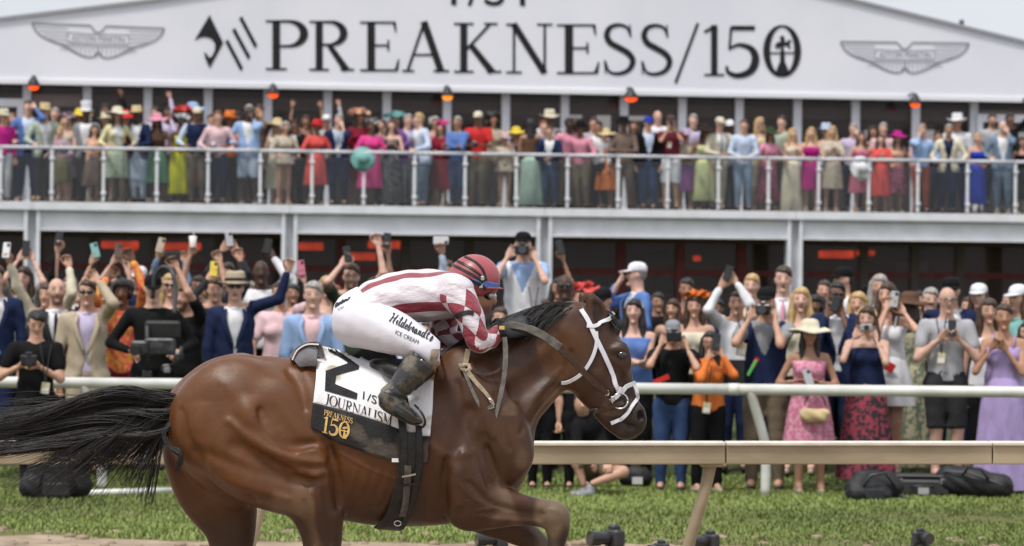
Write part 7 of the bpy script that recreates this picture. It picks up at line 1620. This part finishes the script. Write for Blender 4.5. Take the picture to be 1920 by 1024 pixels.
for u, v_, y in ((1094, 912, -.30), (1104, 910, -.42)): o = link('shoe', shoe_me('grey', True), sp_, tuple(q(u, v_, y) * [1, 1, 0] + [0, 0, .0]), (0, 0, R(-40)))
# stabiliser rig of the camera operator
RY = 32.25; rb = np.array([P(290, 600, RY)[0], RY, 0.0]); q = lambda u, v, y=0: P(u, v, RY + y) - rb
rg_ = empty('camera_rig', tuple(rb), label='black camera stabiliser rig with curved overhead arm worn at the far rail', cat='camera rig')
MB().tube(catmull([q(286, 560, .32), q(290, 520, .32), q(302, 503, .3), q(316, 503, .22), q(325, 516, .15), q(329, 545, .1), q(327, 590, 0)], 5), .022, 8).build('overhead_arm', M_case, rg_, smooth=True)
MB().tube([q(276, 610, -.1), q(278, 700, -.1)], .022, 8).build('post', M_black, rg_, smooth=True)
MB().box(q(305, 618, -.05), (.34, .05, .17), Matrix.Rotation(.25, 3, 'X'), bev=.02).build('monitor_hood', M_case, rg_)
MB().box(q(300, 650, -.08), (.30, .10, .16), bev=.02).build('control_panel', mat('panel_grey', (.05, .05, .053), .4, .4, c2=(.015, .015, .016), scale=14, lo=.45, hi=.55), rg_)
cm = MB().box(q(262, 652, -.2), (.16, .16, .13), bev=.02).build('camera_body', M_case, rg_); MB().tube([q(256, 655, -.28), q(252, 657, -.46)], .05, 12).build('lens', mat('lens_black', (.014, .014, .015), .35, .5), rg_)
for u, v_ in ((276, 702), (312, 690), (335, 668)): MB().box(q(u, v_, -.1), (.09, .08, .07), bev=.014).build('battery', M_case, rg_)
MB().tube([q(318, 690, -.1), q(338, 672, -.18), q(340, 650, -.18)], .02, 8).build('grip', M_black, rg_, smooth=True)
MB().box(q(313, 694, -.16), (.06, .02, .05), bev=.006).build('grey_connector', mat('latch_grey', (.16, .16, .17), .4, .4), rg_)
# accreditation badges, bands and a handbag
def on_person(start):
    for o in COL.objects:
        if o.name.startswith('person') and o.get('label', '').startswith(start): return o
def add_badge(start, u, v, dy, col=M_card, s=1.0, strapto=None):
    o = on_person(start)
    if o is None: return
    Y = o.location[1] - dy; p = P(u, v, Y); w_ = o.matrix_basis.inverted() @ Vector(p); e = MB().box((0, 0, 0), (.075 * s, .006, .105 * s), Matrix.Rotation(.15, 3, 'Y'), bev=.003).build('badge', col, o); e.location = w_
    MB().box((0, -.004, -.02 * s), (.06 * s, .003, .045 * s)).build('badge_card', mat('white_tag', (.7, .7, .68), .7), e)
    MB().tube([(0, .0, .05), (.03, .012, .28), (.05, .03, .40)], .006, 5).build('lanyard', M_black, e); MB().tube([(0, .0, .05), (-.03, .012, .28), (-.05, .03, .40)], .006, 5).build('lanyard', M_black, e)
add_badge('photographer in black shirt', 85, 728, .24); add_badge('bald man in glasses', 1765, 672, .20); add_badge('photographer in navy vest' if 0 else 'photographer in black cap', 1390, 655, .22, s=1.2); add_badge('woman in glasses', 1325, 765, .24)
add_badge('man in maroon shirt', 1255, 272, .22, s=1.1); add_badge('man in dark navy suit', 633, 278, .22, s=.9); add_badge('press photographer', 1000, 610, .22, s=.8)
def add_card(start, nm, u, v, dy, d, m, rot=0.):
    o = on_person(start); p = P(u, v, o.location[1] - dy); e = MB().box((0, 0, 0), d, Matrix.Rotation(rot, 3, 'Y'), bev=.004).build(nm, m, o); e.location = o.matrix_basis.inverted() @ Vector(p)
add_card('long haired woman in short white', 'red_ticket', 1668, 688, .22, (.10, .01, .09), cloth('red'), .5)
add_card('photographer in black cap', 'green_ribbon', 1410, 690, .24, (.03, .01, .17), mat('lime_ribbon', (.10, .45, .08), .6), .5); add_card('photographer in black cap', 'red_ribbon', 1416, 680, .235, (.04, .01, .10), cloth('red'), .5); add_card('photographer in black cap', 'bag_pouch', 1375, 700, .22, (.22, .08, .26), M_nylon)
add_card('photographer in grey cap', 'red_pouch', 1240, 712, .24, (.16, .05, .05), cloth('red'), -.4)
wh = MB()
hb = empty('handbag', tuple(P(1528, 775, 32.3)), 0, label='round woven straw handbag hanging beside the pink dress', cat='bag')
soft('woven_body', [((-.10, 0, .10), (.10, 0, .10), .045), ((-.07, 0, .06), (.07, 0, .06), .05)], cloth('straw'), hb, .012).location = (0, 0, -.10)
MB().tube([(.10 * math.cos(t), .0, .06 + .13 * math.sin(t)) for t in np.linspace(.1, 3.04, 10)], .008, 6).build('handle', cloth('brown'), hb, smooth=True)

# step stool that lifts the press photographer above the crowd
pp = on_person('press photographer')
if pp is not None:
    zt_ = pp.location[2] - gz(pp.location[1]); st_ = empty('step_stool', (pp.location[0], pp.location[1], gz(pp.location[1])), 0, label='black step stool under the white bibbed press photographer', cat='stool')
    MB().box((0, -.03, zt_ - .02), (.46, .36, .035), bev=.01).build('tread', M_case, st_)
    for sx in (-1, 1):
        for sy in (-1, 1): MB().tube([(sx * .20, -.03 + sy * .15, zt_ - .03), (sx * .24, -.03 + sy * .19, 0)], .016, 6).build('leg', M_black, st_)
